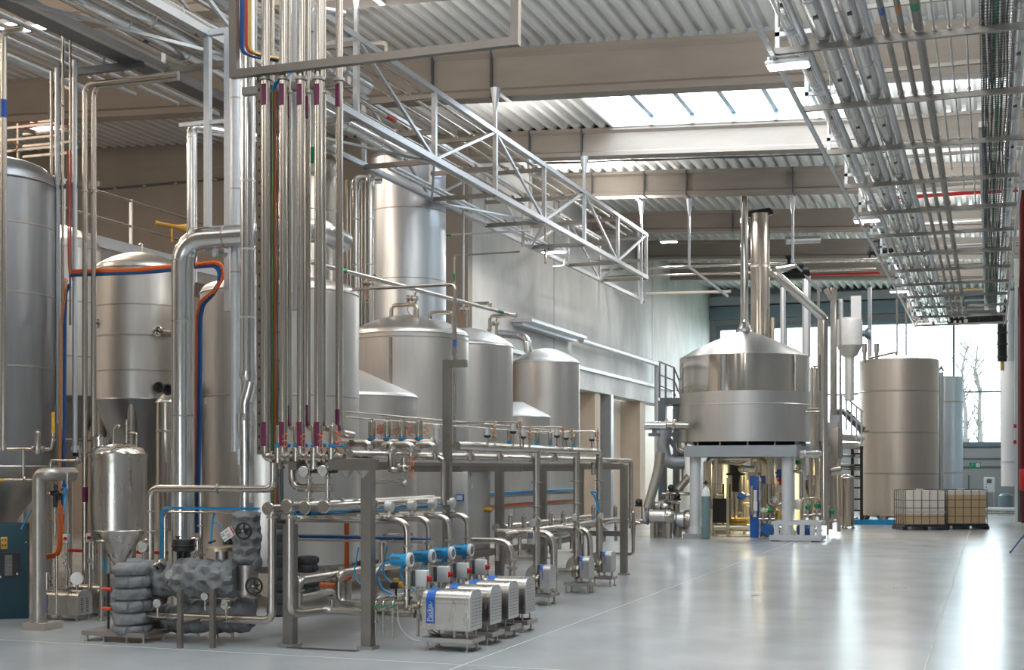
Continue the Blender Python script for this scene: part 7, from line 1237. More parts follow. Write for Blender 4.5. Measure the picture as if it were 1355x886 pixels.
# ------------------------------------------------------------------ caged containers
def ibc(label, px, py, rz, liquid, mtop):
    t = thing('container_crate', label, 'container', (0, 0, 0), 'caged liquid containers'); W, D, Hh = 1.2, 1.0, 1.02
    b = MB()
    for x in (-0.5, 0, 0.5): b.bb(x * W - (0.07 if x else 0.07) , x * W + 0.07, -D / 2, D / 2, 0.0, 0.10)
    b.bb(-W / 2 - 0.03, W / 2 + 0.03, -D / 2 - 0.02, D / 2 + 0.02, 0.10, 0.16); b.build('pallet', 'black', t)
    b = MB(); b.bb(-W / 2 + 0.03, W / 2 - 0.03, -D / 2 + 0.03, D / 2 - 0.03, 0.17, liquid); b.build('filled_part', 'ibc_tan', t)
    b = MB(); b.bb(-W / 2 + 0.03, W / 2 - 0.03, -D / 2 + 0.03, D / 2 - 0.03, liquid, 0.16 + Hh - 0.02, 0.0); b.cyl((0, 0, 0.16 + Hh - 0.03), (0, 0, 0.16 + Hh + 0.02), 0.11); b.build('clear_part', mtop, t)
    b = MB(); r = 0.011
    for z in (0.17, 0.40, 0.65, 0.88, 0.16 + Hh):
        b.tube([(-W / 2, -D / 2, z), (W / 2, -D / 2, z), (W / 2, D / 2, z), (-W / 2, D / 2, z), (-W / 2, -D / 2, z)], r, 0.03, 6, sub=2)
    n = 5
    for i in range(n + 1):
        for x, y in ((-W / 2 + W * i / n, -D / 2), (-W / 2 + W * i / n, D / 2), (-W / 2, -D / 2 + D * i / n), (W / 2, -D / 2 + D * i / n)): b.cyl((x, y, 0.16), (x, y, 0.16 + Hh), r, None, 6)
    b.build('cage', 'cable_grey', t)
    b = MB(); b.bb(-W / 2 - 0.005, W / 2 + 0.005, -D / 2 - 0.015, -D / 2 - 0.005, 0.52, 0.55) if px < 1220 else b.bb(W / 2 - 0.02, W / 2, -D / 2 - 0.015, -D / 2 - 0.005, 0.5, 0.55); b.build('label_strip', 'galv', t)
    p = G(px, py); place(t, (p.x, p.y + 0.45, 0), rz)
ibc('caged container with pale top and tan base, left one before the bronze-tinted tank', 1216, 701, R(22), 0.46, 'ibc_white'); ibc('caged container nearly full of tan liquid, right one before the slim tank', 1271, 700, R(22), 1.03, 'ibc_white')

# ------------------------------------------------------------------ equipment below the kettle
YU_ = 35.0
def kp(px, py, y=YU_): return PY(px, py, y)
pipe('thick inverted U pipe directly below the kettle platform', [kp(937, 646), kp(937, 606), kp(1012, 606), kp(1012, 672)], 0.085, 'brass_pipe', 0.2, 16)
pipe('thinner pipe looping below the thick inverted U pipe', [kp(942, 612), kp(965, 612), kp(976, 614), kp(988, 612), kp(988, 604)], 0.04, 'brass_pipe', 0.1, 10)
pipe('hanging pipe with elbow foot under the kettle', [kp(948, 606, 34.7), kp(948, 655, 34.7), kp(957, 655, 34.7)], 0.06, 'brass_pipe', 0.15, 14, rings=[(kp(948, 640, 34.7), (0, 0, 1))])
for k, (px, y0, y1, r) in enumerate(((955, 608, 640, 0.025), (963, 632, 712, 0.035), (995, 606, 640, 0.03), (1003, 606, 628, 0.03), (1017, 604, 668, 0.03), (1022, 606, 706, 0.04), (1026, 640, 700, 0.03))):
    pipe(['slim pipe hanging left under the kettle platform', 'slim standing pipe left of the blue plate exchanger', 'short pipe dropping to the crossing tube above the exchanger', 'second short pipe dropping above the exchanger', 'slim pipe right of the blue plate exchanger', 'standing pipe between exchanger and right column', 'slim standing pipe touching the right platform column'][k], [kp(px, y0, 34.8), kp(px, y1, 34.8)], r, 'brass_pipe' if k != 5 else 'steel_pipe', group='slim pipes under the kettle')
t = thing('crossing_tube', 'short thick cross tube with a hook pipe above the plate exchanger', 'pipe', tuple(kp(995, 620, 34.7))); b = MB(); b.cyl(kp(982, 620, 34.7), kp(1000, 620, 34.7), 0.085); b.ball(kp(982, 620, 34.7), 0.11); b.build('tube', 'brass_pipe', t); b = MB(); b.tube([kp(1004, 606, 34.7), kp(1004, 622, 34.7), kp(997, 627, 34.7)], 0.045, 0.12); b.build('hook', 'brass_pipe', t)
t = thing('plate_exchanger', 'tall blue plate heat exchanger under the kettle', 'heat exchanger', tuple(kp(1002, 712, 34.3)))
for px0, px1, y in ((992, 1004, 34.25), (1005, 1013, 34.75)): b = MB(); a_, c_ = kp(px0, 629, y), kp(px1, 712, y); b.bb(a_.x, c_.x, y, y + 0.06, 0.02, a_.z, 0.01); b.build('frame_plate', 'blue', t)
b = MB(); a_, c_ = kp(995, 640, 34.3), kp(1010, 700, 34.3); b.bb(a_.x, c_.x, 34.32, 34.74, 0.25, a_.z); b.build('plate_pack', 'steel_dark', t); b = MB(); b.cyl(kp(995, 642, 34.2), (kp(995, 642, 34.2).x, 34.2, 0.6), 0.05); b.cyl(kp(1006, 634, 34.2), (kp(1006, 634, 34.2).x, 34.2, 0.1), 0.045); b.ball(kp(1006, 635, 34.2), 0.06); b.build('guide_bar', 'steel_pipe', t); b = MB(); b.cyl(kp(999, 648, 34.24), kp(999, 684, 34.24), 0.06); b.build('sight_tube', 'white', t); b = MB(); b.bb(kp(1000, 664, 34.2).x - 0.05, kp(1000, 664, 34.2).x + 0.05, 34.14, 34.2, kp(1000, 676, 34.2).z, kp(1000, 664, 34.2).z); b.build('plate_box', 'white', t)
def blue_motor(label, px, py, y, r, ax=(0.3, -1, 0)):
    p = kp(px, py, y); t = thing('blue_motor', label, 'motor', tuple(p), 'blue motors under the kettle'); b = MB(); b.lathe([(0, 0.2), (r * 0.8, 0.19), (r, 0.14), (r, -0.2), (r * 0.8, -0.22), (0, -0.22)], p, ax, 26); b.build('casing', 'pump_blue', t); b = MB()
    for k in range(10): a = k * 0.628; u, w = basis(ax); b.bar(p + (u * math.cos(a) + w * math.sin(a)) * r + Vector(ax).normalized() * 0.12, p + (u * math.cos(a) + w * math.sin(a)) * r - Vector(ax).normalized() * 0.18, 0.015, 0.015)
    b.build('fins', 'pump_blue', t); b = MB(); u = Vector((1, 0, 0)); b.cyl(p + u * r, p + u * (r + 0.22), 0.07); b.disc(p + u * (r + 0.12), u, 0.11, 0.04); b.build('pump_end', 'steel_pipe', t)
    if py > 690: b = MB(); b.bb(p.x - 0.12, p.x + 0.3, y - 0.1, y + 0.2, 0.0, p.z - r * 0.9); b.build('base', 'steel_dull', t)
blue_motor('blue pump motor on the floor right of the plate exchanger', 1015, 701, 34.2, 0.17); blue_motor('blue pump motor inside the white skid frame', 1067, 700, 34.8, 0.16, (1, -0.4, 0)); blue_motor('small blue motor hanging left of the plate exchanger', 981, 656, 34.4, 0.10)
t = thing('gas_cylinder', 'teal gas cylinder with white shoulder beside the left platform column', 'gas cylinder', tuple(G(934, 713))); p = G(934, 713); b = MB(); b.lathe([(0, 0), (0.105, 0.0), (0.115, 0.02), (0.115, 1.10)], p, seg=28); b.build('body', 'teal_bottle', t); b = MB(); b.lathe([(0.115, 1.10), (0.11, 1.18), (0.07, 1.30), (0.035, 1.33), (0.035, 1.38)], p, seg=28); b.build('shoulder', 'white', t); b = MB(); b.cyl(p + Vector((0, 0, 1.36)), p + Vector((0, 0, 1.5)), 0.025); b.cyl(p + Vector((-0.07, 0, 1.44)), p + Vector((0.07, 0, 1.44)), 0.018); b.build('valve', 'black', t)
b = MB()
for px in (957, 966, 975, 985): b.bar(kp(px, 700, 36.2), kp(px, 640, 36.2), 0.05)
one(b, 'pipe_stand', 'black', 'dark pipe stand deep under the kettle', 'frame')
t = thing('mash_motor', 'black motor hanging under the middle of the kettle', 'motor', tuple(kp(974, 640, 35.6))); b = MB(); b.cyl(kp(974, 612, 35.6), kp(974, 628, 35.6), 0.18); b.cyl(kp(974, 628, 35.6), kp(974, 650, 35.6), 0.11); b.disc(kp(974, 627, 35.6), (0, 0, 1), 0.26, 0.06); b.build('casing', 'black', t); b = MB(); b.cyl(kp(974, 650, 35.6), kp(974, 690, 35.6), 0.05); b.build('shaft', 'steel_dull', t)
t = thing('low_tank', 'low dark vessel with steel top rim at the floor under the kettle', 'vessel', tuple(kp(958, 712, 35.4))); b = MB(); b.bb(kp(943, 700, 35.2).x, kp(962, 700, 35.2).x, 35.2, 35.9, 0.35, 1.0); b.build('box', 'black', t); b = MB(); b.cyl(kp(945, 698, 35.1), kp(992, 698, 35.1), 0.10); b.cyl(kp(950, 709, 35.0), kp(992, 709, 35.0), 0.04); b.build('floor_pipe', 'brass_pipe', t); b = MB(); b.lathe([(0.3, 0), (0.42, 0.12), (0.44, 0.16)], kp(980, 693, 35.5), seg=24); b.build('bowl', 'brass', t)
for k, (px, y0, y1) in enumerate(((944, 605, 700), (985, 630, 700))): pipe(['brownish standing pipe at the left rear under the kettle', 'brownish standing pipe at the middle rear under the kettle'][k], [kp(px, y0, 36.0), (kp(px, y1, 36.0).x, 36.0, 0.0)], 0.05, 'brass_pipe')
# invented dark backdrop, stands in for the dim depth below the kettle
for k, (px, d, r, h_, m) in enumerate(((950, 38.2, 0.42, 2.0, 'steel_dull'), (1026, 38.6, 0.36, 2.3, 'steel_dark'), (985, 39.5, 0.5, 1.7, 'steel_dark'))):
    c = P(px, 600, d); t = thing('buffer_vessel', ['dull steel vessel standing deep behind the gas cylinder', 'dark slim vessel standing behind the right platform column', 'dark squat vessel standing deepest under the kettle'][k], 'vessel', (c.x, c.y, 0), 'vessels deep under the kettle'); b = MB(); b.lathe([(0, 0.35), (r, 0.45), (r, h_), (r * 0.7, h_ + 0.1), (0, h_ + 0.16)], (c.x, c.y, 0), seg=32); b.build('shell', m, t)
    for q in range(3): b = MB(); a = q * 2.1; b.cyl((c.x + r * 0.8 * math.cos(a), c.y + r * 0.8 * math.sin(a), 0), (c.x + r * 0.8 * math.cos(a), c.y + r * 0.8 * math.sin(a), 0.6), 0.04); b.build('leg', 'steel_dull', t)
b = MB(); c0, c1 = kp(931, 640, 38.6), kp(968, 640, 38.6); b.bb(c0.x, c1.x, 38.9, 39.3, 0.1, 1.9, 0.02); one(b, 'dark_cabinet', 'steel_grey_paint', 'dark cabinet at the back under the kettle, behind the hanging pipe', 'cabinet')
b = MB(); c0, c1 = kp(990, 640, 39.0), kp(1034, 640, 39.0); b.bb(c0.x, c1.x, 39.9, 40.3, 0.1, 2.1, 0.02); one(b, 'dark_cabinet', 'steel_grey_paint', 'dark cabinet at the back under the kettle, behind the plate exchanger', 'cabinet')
for k in range(14):
    px = 940 + 7 * k; y = 35.6 + 0.35 * (k % 4); rr = random.Random(k); z_a = rr.uniform(1.2, 2.1); z_b = rr.uniform(0.2, 0.9); x = kp(px, 640, y).x
    pipe('thin pipe in the tangle deep under the kettle', [(x, y, z_a), (x, y, z_b), (x + rr.choice((-1, 1)) * rr.uniform(0.2, 0.5), y, z_b)], rr.choice((0.02, 0.03, 0.04)), rr.choice(('brass_pipe', 'steel_dull', 'steel_pipe')), 0.08, 8, group='pipe tangle under the kettle')
# instruments to the right
pipe('thin pipe running along the platform front to the right upright', [P(1052, 601, 34.0), P(1090, 600, 34.0)], 0.10, 'cladding', rings=[(P(1066, 601, 34.0), (1, 0, 0))], ringr=1.2)
for k, (px, py, d) in enumerate(((1056, 612, 34.0), (1069, 670, 34.0), (1081, 669, 34.0), (1101, 677, 34.2), (1010, 675, 33.9), (1019, 675, 34.0))):
    p = P(px, py, d); t = thing('green_valve', ['green-topped valve under the platform pipe at right', 'left green-topped valve above the white skid', 'right green-topped valve above the white skid', 'green-topped valve right of the white skid', 'pale green valve before the plate exchanger', 'small green valve right of the plate exchanger'][k], 'valve', tuple(p), 'green-topped valves'); b = MB(); b.ball(p, 0.075); b.build('cap', 'green' if k != 4 else 'white_green', t); b = MB(); b.cyl(p + Vector((0, 0, -0.06)), p + Vector((0, 0, -0.28)), 0.045); b.disc(p + Vector((0, 0, -0.14)), (0, 0, 1), 0.075, 0.04); b.cyl(p + Vector((-0.12, 0, -0.22)), p + Vector((0.12, 0, -0.22)), 0.04); b.build('body', 'steel_pipe', t)
for k, (pts, r) in enumerate((([(1061, 700), (1061, 659), (1082, 659), (1082, 670), (1097, 671)], 0.035), ([(1060, 612), (1060, 665)], 0.045), ([(1072, 606), (1072, 690)], 0.04), ([(1017, 640), (1017, 668), (1030, 668), (1034, 666)], 0.05), ([(1048, 668), (1060, 668)], 0.03), ([(1096, 590), (1096, 690)], 0.06), ([(1112, 622), (1098, 624)], 0.11), ([(1054, 560), (1054, 600), (1060, 604)], 0.04), ([(1086, 545), (1066, 545)], 0.03))):
    pipe(['bent thin pipe over the white skid, stepping down to the green valves', 'brownish upright from platform pipe to the skid valves', 'pale upright standing in the white skid frame', 'hook-shaped pipe left of the right platform column', 'short level pipe right of the right platform column', 'steel upright right of the white skid', 'thick short pipe below the grey control box', 'small bent pipe at the kettle side above the platform', 'thin level pipe between kettle side and slanting duct'][k], [P(x, y, 34.0 + 0.05 * k) for x, y in pts], r, 'steel_pipe', 0.1, 12)
t = thing('white_skid', 'white-grey steel skid frame at the right kettle column', 'skid', tuple(G(1064, 712))); g0, g1 = G(1032, 712), G(1096, 712); x0, x1 = g0.x, g1.x; y0 = 33.1
for nm, r_ in (('bottom_beam', (x0 - 0.05, x1, y0, y0 + 0.1, 0.03, 0.15)), ('top_beam', (x0, x1, y0, y0 + 0.1, 0.42, 0.50)), ('top_beam', (x0, x1, y0 + 0.9, y0 + 1.0, 0.42, 0.50)), ('end_beam', (x1 - 0.06, x1 + 0.04, y0, y0 + 1.0, 0.42, 0.50)), ('end_beam', (x1 - 0.06, x1 + 0.04, y0, y0 + 1.0, 0.03, 0.12)), ('bottom_beam', (x0, x1, y0 + 0.9, y0 + 1.0, 0.03, 0.12))): b = MB(); b.bb(*r_); b.build(nm, 'leg_grey', t)
for x in (x0 + 0.12, x0 + 0.75, x1 - 0.18, x1 - 0.02): b = MB(); b.bb(x - 0.05, x + 0.06, y0 + 0.01, y0 + 0.09, 0.1, 0.45); b.build('upright', 'leg_grey', t)
for x in (x0 + 0.1, x1 - 0.1): b = MB(); b.bb(x - 0.1, x + 0.1, y0 - 0.02, y0 + 0.16, 0, 0.03); b.build('foot', 'black', t)
b = MB(); p = P(1056, 667, 33.9); b.box(p, (0.16, 0.08, 0.26), 0, 0.02); b.box(p + Vector((0, -0.05, 0.04)), (0.08, 0.02, 0.08)); one(b, 'flow_transmitter', 'white_steel', 'white transmitter with square display above the white skid', 'transmitter')
for k, (px, py, m) in enumerate(((1031, 625, 'pump_blue'), (1034, 635, 'red'), (1031, 645, 'ibc_white'), (1025, 661, 'white'), (1065, 628, 'white'), (1030, 680, 'brass'))):
    p = P(px, py, 34.3); b = MB(); b.cyl(p + Vector((0, 0, -0.09)), p + Vector((0, 0, 0.09)), 0.06); b.disc(p + Vector((0, 0, -0.11)), (0, 0, 1), 0.085, 0.04); b.cyl(p + Vector((-0.1, 0, 0)), p + Vector((0.1, 0, 0)), 0.03); one(b, 'instrument', m, ['blue instrument high beside the right platform column', 'red instrument beside the right platform column', 'cream instrument below the red one by the right column', 'white rounded instrument left of the right platform column', 'white instrument hanging right of the right platform column', 'brass instrument low beside the right platform column'][k], 'instrument', 'instruments by the right column')
t = thing('control_box', 'grey control box with sloping top right of the slanting duct', 'cabinet', tuple(P(1105, 607, 34.6))); p = P(1105, 586, 34.8); b = MB(); b.box(p, (0.30, 0.35, 0.82), R(-15), 0.02); b.build('box', 'steel_dull', t); b = MB(); b.box(p + Vector((-0.02, 0, 0.47)), (0.30, 0.34, 0.16), R(-15)); b.box(p + Vector((-0.0, 0, 0.60)), (0.28, 0.10, 0.28), R(-15)); b.build('screen_hood', 'galv', t)
# stairs and bronze vessel between
t = thing('access_stairs', 'steel access stairs with handrail left of the large bronze-tinted tank', 'stairs', tuple(G(1122, 700))); a_ = P(1104, 522, 40.0); c_ = P(1140, 545, 40.0)
for dz in (0.0, -0.45): b = MB(); b.tube([P(1098, 522, 40.0) + Vector((0, 0, dz)), P(1115, 522, 40.0) + Vector((0, 0, dz)), P(1142, 545, 40.0) + Vector((0, 0, dz))], 0.03); b.build('handrail', 'galv', t)
for k in range(7): q = k / 6; p = P(1100 + 40 * q, 522 + (0 if q < 0.4 else 23 * (q - 0.4) / 0.6), 40.0); b = MB(); b.cyl(p, p + Vector((0, 0, -1.0)), 0.028); b.build('baluster', 'galv', t)
b = MB(); p0 = P(1098, 545, 40.2); p1 = P(1142, 570, 40.2); b.bar(p0, p0 + Vector((0.45, 0, 0)), 0.06, 0.18); b.bar(p0 + Vector((0.45, 0, 0)), p1, 0.06, 0.22); b.build('stringer', 'steel_grey_paint', t)
for k in range(6): p = p0 + Vector((0.45, 0, 0)) + (p1 - p0 - Vector((0.45, 0, 0))) * (k / 5); b = MB(); b.bb(p.x - 0.12, p.x + 0.12, p.y, p.y + 0.8, p.z - 0.02, p.z + 0.02); b.build('tread', 'steel_grey_paint', t)
t = thing('rear_rack', 'black ladder rack with bare cables left of the large bronze-tinted tank', 'rack', tuple(P(1132, 690, 41.5)))
for px in (1128, 1140): b = MB(); b.bar(P(px, 590, 41.5), P(px, 688, 41.5), 0.09); b.build('stile', 'black', t)
for py in (600, 615, 630, 645, 660, 675): b = MB(); b.bar(P(1128, py, 41.5), P(1140, py, 41.5), 0.05); b.build('rung', 'black', t)
for k, (py, r, m) in enumerate(((579, 0.11, 'ibc_white'), (590, 0.09, 'ibc_white'), (603, 0.05, 'steel_warm'), (616, 0.05, 'steel_warm'), (620, 0.05, 'steel_pipe'), (631, 0.05, 'brass_steel'))):
    pipe(['topmost thick cream pipe entering the large tank from the left', 'second thick cream pipe entering the large tank from the left', 'bronze pipe below the two cream pipes', 'second bronze pipe below the two cream pipes', 'steel pipe under the bronze ones beside the black rack', 'lowest golden pipe beside the black rack'][k], [P(1110, py - 1, 40.5), P(1140, py + 1, 42.0)], r, m)
t = tank('small bronze upright vessel left of the large bronze-tinted tank', 1121, 40.0, 9, 632, 695, 0.08, ('steel_warm', 'steel_warm', 'steel_dull'), corner=0.04, legs=3, legr=0.03)
tank('tan upright cylinder right behind the kettle', 1079, 38.5, 7, 487, 640, 0.05, ('steel_warm', 'steel_warm', 'steel_dull'), corner=0.04, legs=3, legr=0.04)
t = thing('hopper_cone', 'dark conical hopper underside right of the right platform column', 'hopper', tuple(P(1080, 690, 36.5))); c = P(1078, 620, 36.5); b = MB(); b.lathe([(0.10, 0.5), (0.42, zk(640, 36.5)), (0.42, zk(628, 36.5))], (c.x, c.y, 0), seg=30); b.build('cone', 'steel_warm', t)
for a in (0.5, 2.6, 4.7): b = MB(); b.bar((c.x + 0.38 * math.cos(a), c.y + 0.38 * math.sin(a), 0), (c.x + 0.38 * math.cos(a), c.y + 0.38 * math.sin(a), zk(628, 36.5)), 0.05); b.build('leg', 'steel_dull', t)

# ------------------------------------------------------------------ dark stair tower and pump group left of the kettle
d = 36.0; t = thing('stair_tower', 'dark grey steel landing with railings left of the kettle', 'stairs', tuple(G(882, 708)))
a_, c_ = P(873, 529, d), P(912, 529, d); b = MB(); b.bb(a_.x, c_.x, a_.y, a_.y + 1.4, zk(535, d), zk(526, d)); b.build('landing', 'steel_grey_paint', t)
for px in (877, 895): p = P(px, 600, d); b = MB(); b.bar((p.x, p.y, 0.0), (p.x, p.y, zk(530, d)), 0.16 if px == 895 else 0.2); b.build('column', 'steel_grey_paint', t)
for (x0, y0, x1, y1) in ((878, 576, 912, 572), (878, 605, 912, 600), (884, 575, 900, 540), (884, 578, 898, 600)): b = MB(); b.bar(P(x0, y0, d), P(x1, y1, d), 0.11); b.build('brace', 'steel_grey_paint', t)
for px, y0 in ((873, 480), (881, 483), (892, 487), (900, 500)): p = P(px, 526, d); b = MB(); b.bar(p, (p.x, p.y, zk(y0, d)), 0.05); b.build('rail_post', 'steel_grey_paint', t)
for dz in (0, -0.35, -0.65): b = MB(); b.tube([P(872, 478, d) + Vector((0, 0, dz)), P(892, 486, d) + Vector((0, 0, dz)), P(902, 512, d) + Vector((0, 0, dz))], 0.022, 0.05, 8); b.build('handrail', 'galv_dull', t)
pipe('dark bent duct hanging under the stair landing', [P(882, 560, 35.2), P(877, 590, 35.2), P(882, 612, 35.2), P(905, 612, 35.2)], 0.17, 'plat_grey', 0.35, 18)
pipe('thick inclined steel pipe coming down from the stair landing to the pumps', [P(874, 598, 34.6), P(870, 625, 34.6), P(857, 672, 34.6)], 0.125, 'steel_dull', 0.5, 18)
pipe('short fat beige pipe end poking out left of the stair landing', [P(853, 563, 34.4), P(880, 563, 34.4)], 0.11, 'cladding', seg=18); b = MB(); b.disc(P(866, 575, 34.4), (0, 0, 1), 0.16, 0.08); b.cyl(P(866, 575, 34.4), P(866, 566, 34.4), 0.06); one(b, 'handwheel_stub', 'steel_grey_paint', 'dark flange stub below the fat beige pipe end', 'flange')
b = MB(); b.tube([P(895, 585, 34.5), P(896, 596, 34.5), P(905, 598, 34.5)], 0.03, 0.1, 8); b.tube([P(899, 583, 34.5), P(900, 592, 34.5), P(907, 594, 34.5)], 0.03, 0.1, 8); one(b, 'bent_tube', 'steel_pipe', 'pair of bent cream tubes at the left platform corner', 'pipe')
def big_pump(label, px, py, d, r, L):
    p = P(px, py, d); t = thing('big_pump', label, 'pump', (p.x, p.y, 0), 'pumps left of the kettle'); ax = (1, 0.15, 0); b = MB(); b.lathe([(0, -L), (r * 0.7, -L), (r, -L + 0.08), (r, 0.0)], p, ax, 26); b.build('motor', 'steel_brushed', t); b = MB(); b.lathe([(r * 1.05, -L * 0.9), (r * 1.3, -L * 0.86), (r * 1.3, -L * 0.78), (r * 1.05, -L * 0.74)], p, ax, 26); b.build('flange', 'steel_grey_paint', t); b = MB(); b.lathe([(r * 1.1, 0), (r * 1.25, 0.05), (r * 1.25, 0.16), (r * 0.9, 0.25), (0, 0.27)], p, ax, 26); b.build('volute', 'steel_pipe', t)
    for dx in (-L * 0.6, 0.1): b = MB(); b.bb(p.x + dx - 0.04, p.x + dx + 0.06, p.y - r * 0.7, p.y + r * 0.7, 0, p.z - r * 0.5); b.build('foot', 'steel_dull', t)
    return t
big_pump('large steel pump nearest the cream wall, left of the kettle', 880, 683, 34.3, 0.17, 0.55); big_pump('second steel pump beside the left platform column', 905, 688, 34.8, 0.22, 0.25); big_pump('dark-ended pump above and behind the large steel pump', 874, 671, 35.0, 0.15, 0.2)
for k, (pts, r, m) in enumerate((([(876, 653), (913, 653)], 0.04, 'steel_pipe'), ([(884, 653), (884, 664), (900, 664)], 0.06, 'steel_pipe'), ([(888, 645), (888, 664)], 0.05, 'steel_pipe'), ([(895, 660), (895, 690)], 0.07, 'steel_pipe'), ([(872, 665), (880, 662), (892, 667)], 0.05, 'steel_dull'), ([(897, 648), (912, 630)], 0.10, 'steel_dull'), ([(846, 689), (858, 689)], 0.08, 'steel_pipe'), ([(849, 660), (849, 690)], 0.03, 'steel_dull'), ([(860, 703), (890, 703)], 0.04, 'leg_grey'), ([(867, 610), (867, 655)], 0.03, 'green'), ([(872, 610), (872, 650)], 0.025, 'sky_hose'), ([(903, 610), (903, 650)], 0.03, 'galv_dull'))):
    pipe(['level pipe above the pumps left of the kettle', 'bent pipe dropping from the level pipe to the pumps', 'short upright pipe on the level pipe', 'upright pipe in front of the second steel pump', 'curved pipe over the dark-ended pump', 'inclined thick pipe meeting the left platform column', 'pale pipe end at the far left of the pump group', 'thin standing rod at the far left of the pump group', 'pale floor beam in front of the large steel pump', 'green hose hanging by the wall behind the inclined pipe', 'blue hose hanging by the wall behind the inclined pipe', 'thin grey pipe between stair column and platform column'][k], [P(x, y, 34.9 + 0.03 * k) for x, y in pts], r, m, 0.15, 12)
for k, (px, py) in enumerate(((888, 645), (896, 656), (845, 664), (856, 672))): p = P(px, py, 34.7); b = MB(); b.ball(p, 0.09); b.disc(p + Vector((0, 0, -0.09)), (0, 0, 1), 0.10, 0.05); one(b, 'round_valve', 'black' if k != 3 else 'steel_pipe', ['dark round valve on the short upright pipe', 'dark round valve on the level pump pipe', 'dark round valve at the far left of the pump group', 'round joint at the foot of the thick inclined pipe'][k], 'valve')
b = MB(); p = G(897, 702); b.bb(p.x - 0.15, p.x + 0.5, p.y, p.y + 0.3, 0, 0.12); b.bar((p.x - 0.25, p.y, 0.0), (p.x - 0.25, p.y, 0.75), 0.16); one(b, 'pump_plinth', 'steel_dull', 'steel post and dark base in front of the second steel pump', 'base')

# ------------------------------------------------------------------ right edge of the hall
wd = P(1335, 600, 48.5); t = thing('air_duct', 'large pale vertical air duct at the right end of the far window', 'duct', tuple(P(1335, 643, 48.5))); b = MB(); b.cyl(P(1335, 643, 48.5), (wd.x, wd.y, zk(478, 48.5)), 0.27, None, 32); b.build('lower_duct', 'white_paint', t); b = MB(); b.cyl((wd.x, wd.y, zk(611, 48.5) - 0.03), (wd.x, wd.y, zk(611, 48.5) + 0.03), 0.28, None, 32); b.build('band', 'galv', t); b = MB(); b.cyl((wd.x, wd.y, zk(478, 48.5)), (wd.x, wd.y, 8.3), 0.24, None, 28); b.build('upper_duct', 'galv', t)
wp = P(1346, 690, 45.0); b = MB(); b.bb(wp.x - 0.08, wp.x + 0.08, wp.y - 0.08, wp.y + 0.08, 0, 9.0); one(b, 'wall_post', 'white_paint', 'white steel post standing against the right wall', 'post')
for k, (px, y0, y1, m, r) in enumerate(((1352, 240, 620, 'dark_red', 0.07), (1349, 380, 690, 'cable_grey', 0.05), (1353.5, 480, 700, 'dark_red', 0.06))): p = P(px, y0, 34.0 + 5 * k); q = P(px, y1, 34.0 + 5 * k); pipe(['red sprinkler riser at the right frame edge', 'dark conduit between white post and red riser', 'second red riser low at the right frame edge'][k], [q, p], r, m)
t = thing('hose_cabinet', 'red fire hose cabinet at the right frame edge', 'fire cabinet', tuple(P(1354, 650, 36.0))); p = P(1356, 630, 36.0); b = MB(); b.box(p, (0.22, 0.75, 0.75), 0, 0.02); b.build('case', 'red', t); b = MB(); b.box(p + Vector((-0.115, 0, 0)), (0.015, 0.68, 0.68), 0, 0.006); b.build('door', 'red', t)
for k, py in enumerate((566, 587)): b = MB(); p = P(1343, py, 44.0); b.cyl(p, p + Vector((0, 0, 0.12)), 0.05); one(b, 'call_point', 'red', ['upper small red call point on the white post', 'lower small red call point on the white post'][k], 'alarm')
# exit sign
p = PY(1290, 615, YB - 0.06); t = thing('exit_sign', 'green and white escape route sign on the far wall below the window', 'sign', tuple(p)); b = MB(); b.bb(p.x - 0.23, p.x + 0.23, p.y, p.y + 0.03, p.z - 0.11, p.z + 0.11); b.build('plate', 'green_sign', t)
b = MB(); yq = p.y - 0.006; b.bb(p.x + 0.04, p.x + 0.20, yq, p.y, p.z - 0.08, p.z + 0.08); b.ball((p.x - 0.09, yq, p.z + 0.055), 0.018, sq=1); b.bar((p.x - 0.10, yq, p.z + 0.03), (p.x - 0.12, yq, p.z - 0.02), 0.03, 0.006); b.bar((p.x - 0.12, yq, p.z - 0.02), (p.x - 0.17, yq, p.z - 0.07), 0.02, 0.006); b.bar((p.x - 0.12, yq, p.z - 0.02), (p.x - 0.08, yq, p.z - 0.07), 0.02, 0.006); b.bar((p.x - 0.10, yq, p.z + 0.02), (p.x - 0.05, yq, p.z + 0.0), 0.014, 0.006); b.build('pictogram', 'white', t); b = MB(); b.bar((p.x + 0.07, yq - 0.004, p.z), (p.x + 0.17, yq - 0.004, p.z), 0.02, 0.006); b.bar((p.x + 0.12, yq - 0.004, p.z + 0.05), (p.x + 0.17, yq - 0.004, p.z), 0.02, 0.006); b.bar((p.x + 0.12, yq - 0.004, p.z - 0.05), (p.x + 0.17, yq - 0.004, p.z), 0.02, 0.006); b.build('arrow', 'green_sign', t)
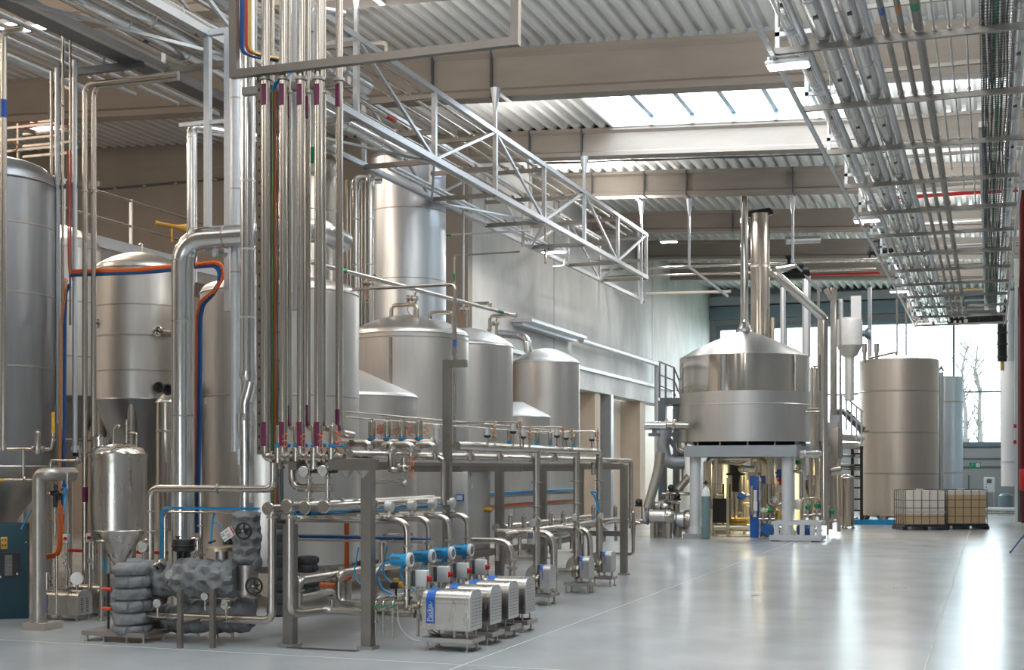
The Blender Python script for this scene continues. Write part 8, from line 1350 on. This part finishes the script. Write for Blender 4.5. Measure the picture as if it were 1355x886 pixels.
# white control panel on legs, grey drum, rail at the far wall
p = P(1309, 641, 55.0); t = thing('switchgear', 'white control panel on thin legs before the far wall', 'panel', (p.x, p.y, 0)); b = MB(); b.box(p, (0.44, 0.22, 0.62), 0, 0.02); b.build('case', 'white_paint', t); b = MB(); b.box(p + Vector((0, -0.115, 0.15)), (0.20, 0.02, 0.18)); b.build('screen', 'steel_grey_paint', t)
for dx in (-0.18, 0.18): b = MB(); b.bar((p.x + dx, p.y, 0), (p.x + dx, p.y, p.z - 0.3), 0.04); b.build('leg', 'galv', t)
b = MB(); b.disc(p + Vector((-0.12, -0.12, -0.1)), (0, 1, 0), 0.025, 0.03); b.disc(p + Vector((-0.12, -0.12, 0.02)), (0, 1, 0), 0.02, 0.03); b.build('knob', 'black', t)
p = P(1331, 664, 53.0); t = thing('grey_drum', 'low dark grey drum with rounded lid near the far wall', 'drum', (p.x, p.y, 0)); b = MB(); b.lathe([(0.25, 0.18), (0.28, 0.22), (0.28, 0.72), (0.2, 0.80), (0, 0.82)], (p.x, p.y, 0), seg=28); b.build('drum', 'window_metal', t); b = MB(); b.cyl((p.x, p.y, 0), (p.x, p.y, 0.2), 0.2); b.build('base', 'steel_dull', t)
for k, (py, r, lab) in enumerate(((673, 0.07, 'thick pale floor pipe along the far wall'), (678.5, 0.035, 'thin dark floor pipe along the far wall'))): p0, p1 = P(1290, py, 52.0 + k), P(1344, py, 52.0 + k); pipe(lab, [p0, (p1.x, p0.y, p0.z)], r, 'white_paint' if k == 0 else 'galv_dull')
p = P(1282, 655, 53.0); b = MB(); b.bar((p.x, p.y, 0), (p.x, p.y, zk(628, 53)), 0.06); one(b, 'thin_post', 'steel_grey_paint', 'thin dark post standing before the far wall, right of the slim tank', 'post')
t = thing('dark_pump', 'small black pump right of the container crates', 'pump', tuple(G(1298, 690))); p = P(1298, 660, 44.0); b = MB(); b.box(p, (0.2, 0.3, 0.42), 0, 0.03); b.cyl(p + Vector((0, 0, -0.2)), p + Vector((0.05, 0, -0.75)), 0.07); b.cyl(p + Vector((-0.15, 0, 0.1)), p + Vector((-0.35, 0, 0.1)), 0.06); b.build('housing', 'black', t)
# tripod foot of a floor stand cut off by the frame
p = G(1337, 731); t = thing('tripod_stand', 'dark blue tripod stand cut off by the right frame edge', 'stand', (p.x + 0.45, p.y + 0.15, 0)); hub = Vector((p.x + 0.45, p.y + 0.15, 0.62))
for k, q in enumerate((Vector((p.x, p.y, 0.01)), Vector((p.x + 0.75, p.y - 0.25, 0.01)), Vector((p.x + 0.7, p.y + 0.6, 0.01)))): b = MB(); b.cyl(q, hub, 0.016); b.ball(q + Vector((0, 0, 0.012)), 0.024); b.build('leg', 'pump_blue', t); b = MB(); b.cyl(q.lerp(hub, 0.55), Vector((hub.x, hub.y, 0.3)), 0.009); b.build('brace', 'pump_blue', t)
b = MB(); b.cyl((hub.x, hub.y, 0.25), (hub.x, hub.y, 1.5), 0.02); b.build('pole', 'pump_blue', t)
# work light below the kettle platform
wl = fixture(Vector((kx + 0.2, ky + 0.6, 2.0)), 'warm work lamp under the kettle platform', 130, 0.5, 0.2, (1.0, 0.80, 0.38))
# pipes crossing the hall high up behind the kettle
for k, (x0, y0, x1, y1, d0, d1, m, r) in enumerate(((735, 362, 1160, 340, 44, 40, 'steel_warm', 0.045), (748, 367, 1160, 356, 44, 41, 'steel_warm', 0.04), (805, 391, 965, 384, 46, 44, 'ibc_white', 0.05), (1068, 364, 1165, 361, 46, 45, 'red', 0.04), (1040, 318, 1085, 316, 41, 41, 'galv', 0.12))):
    p0, p1 = P(x0, y0, d0), P(x1, y1, d1); pipe(['upper of two long brown pipes crossing the hall behind the kettle stack', 'lower of two long brown pipes crossing the hall behind the kettle stack', 'cream pipe from the concrete wall corner towards the kettle', 'red pipe under the last roof beam', 'short pale duct under the roof right of the flue'][k], [(p0.x, (p0.y + p1.y) / 2, p0.z), (p1.x, (p0.y + p1.y) / 2, p1.z)] if k < 3 else [p0, p1], r, m)
for o in list(bpy.data.objects):
    if '_o' in o.keys(): del o['_o']
for l_, ns in LABELS.items():
    if len(ns) > 1: print('DUP LABEL', l_, len(ns))
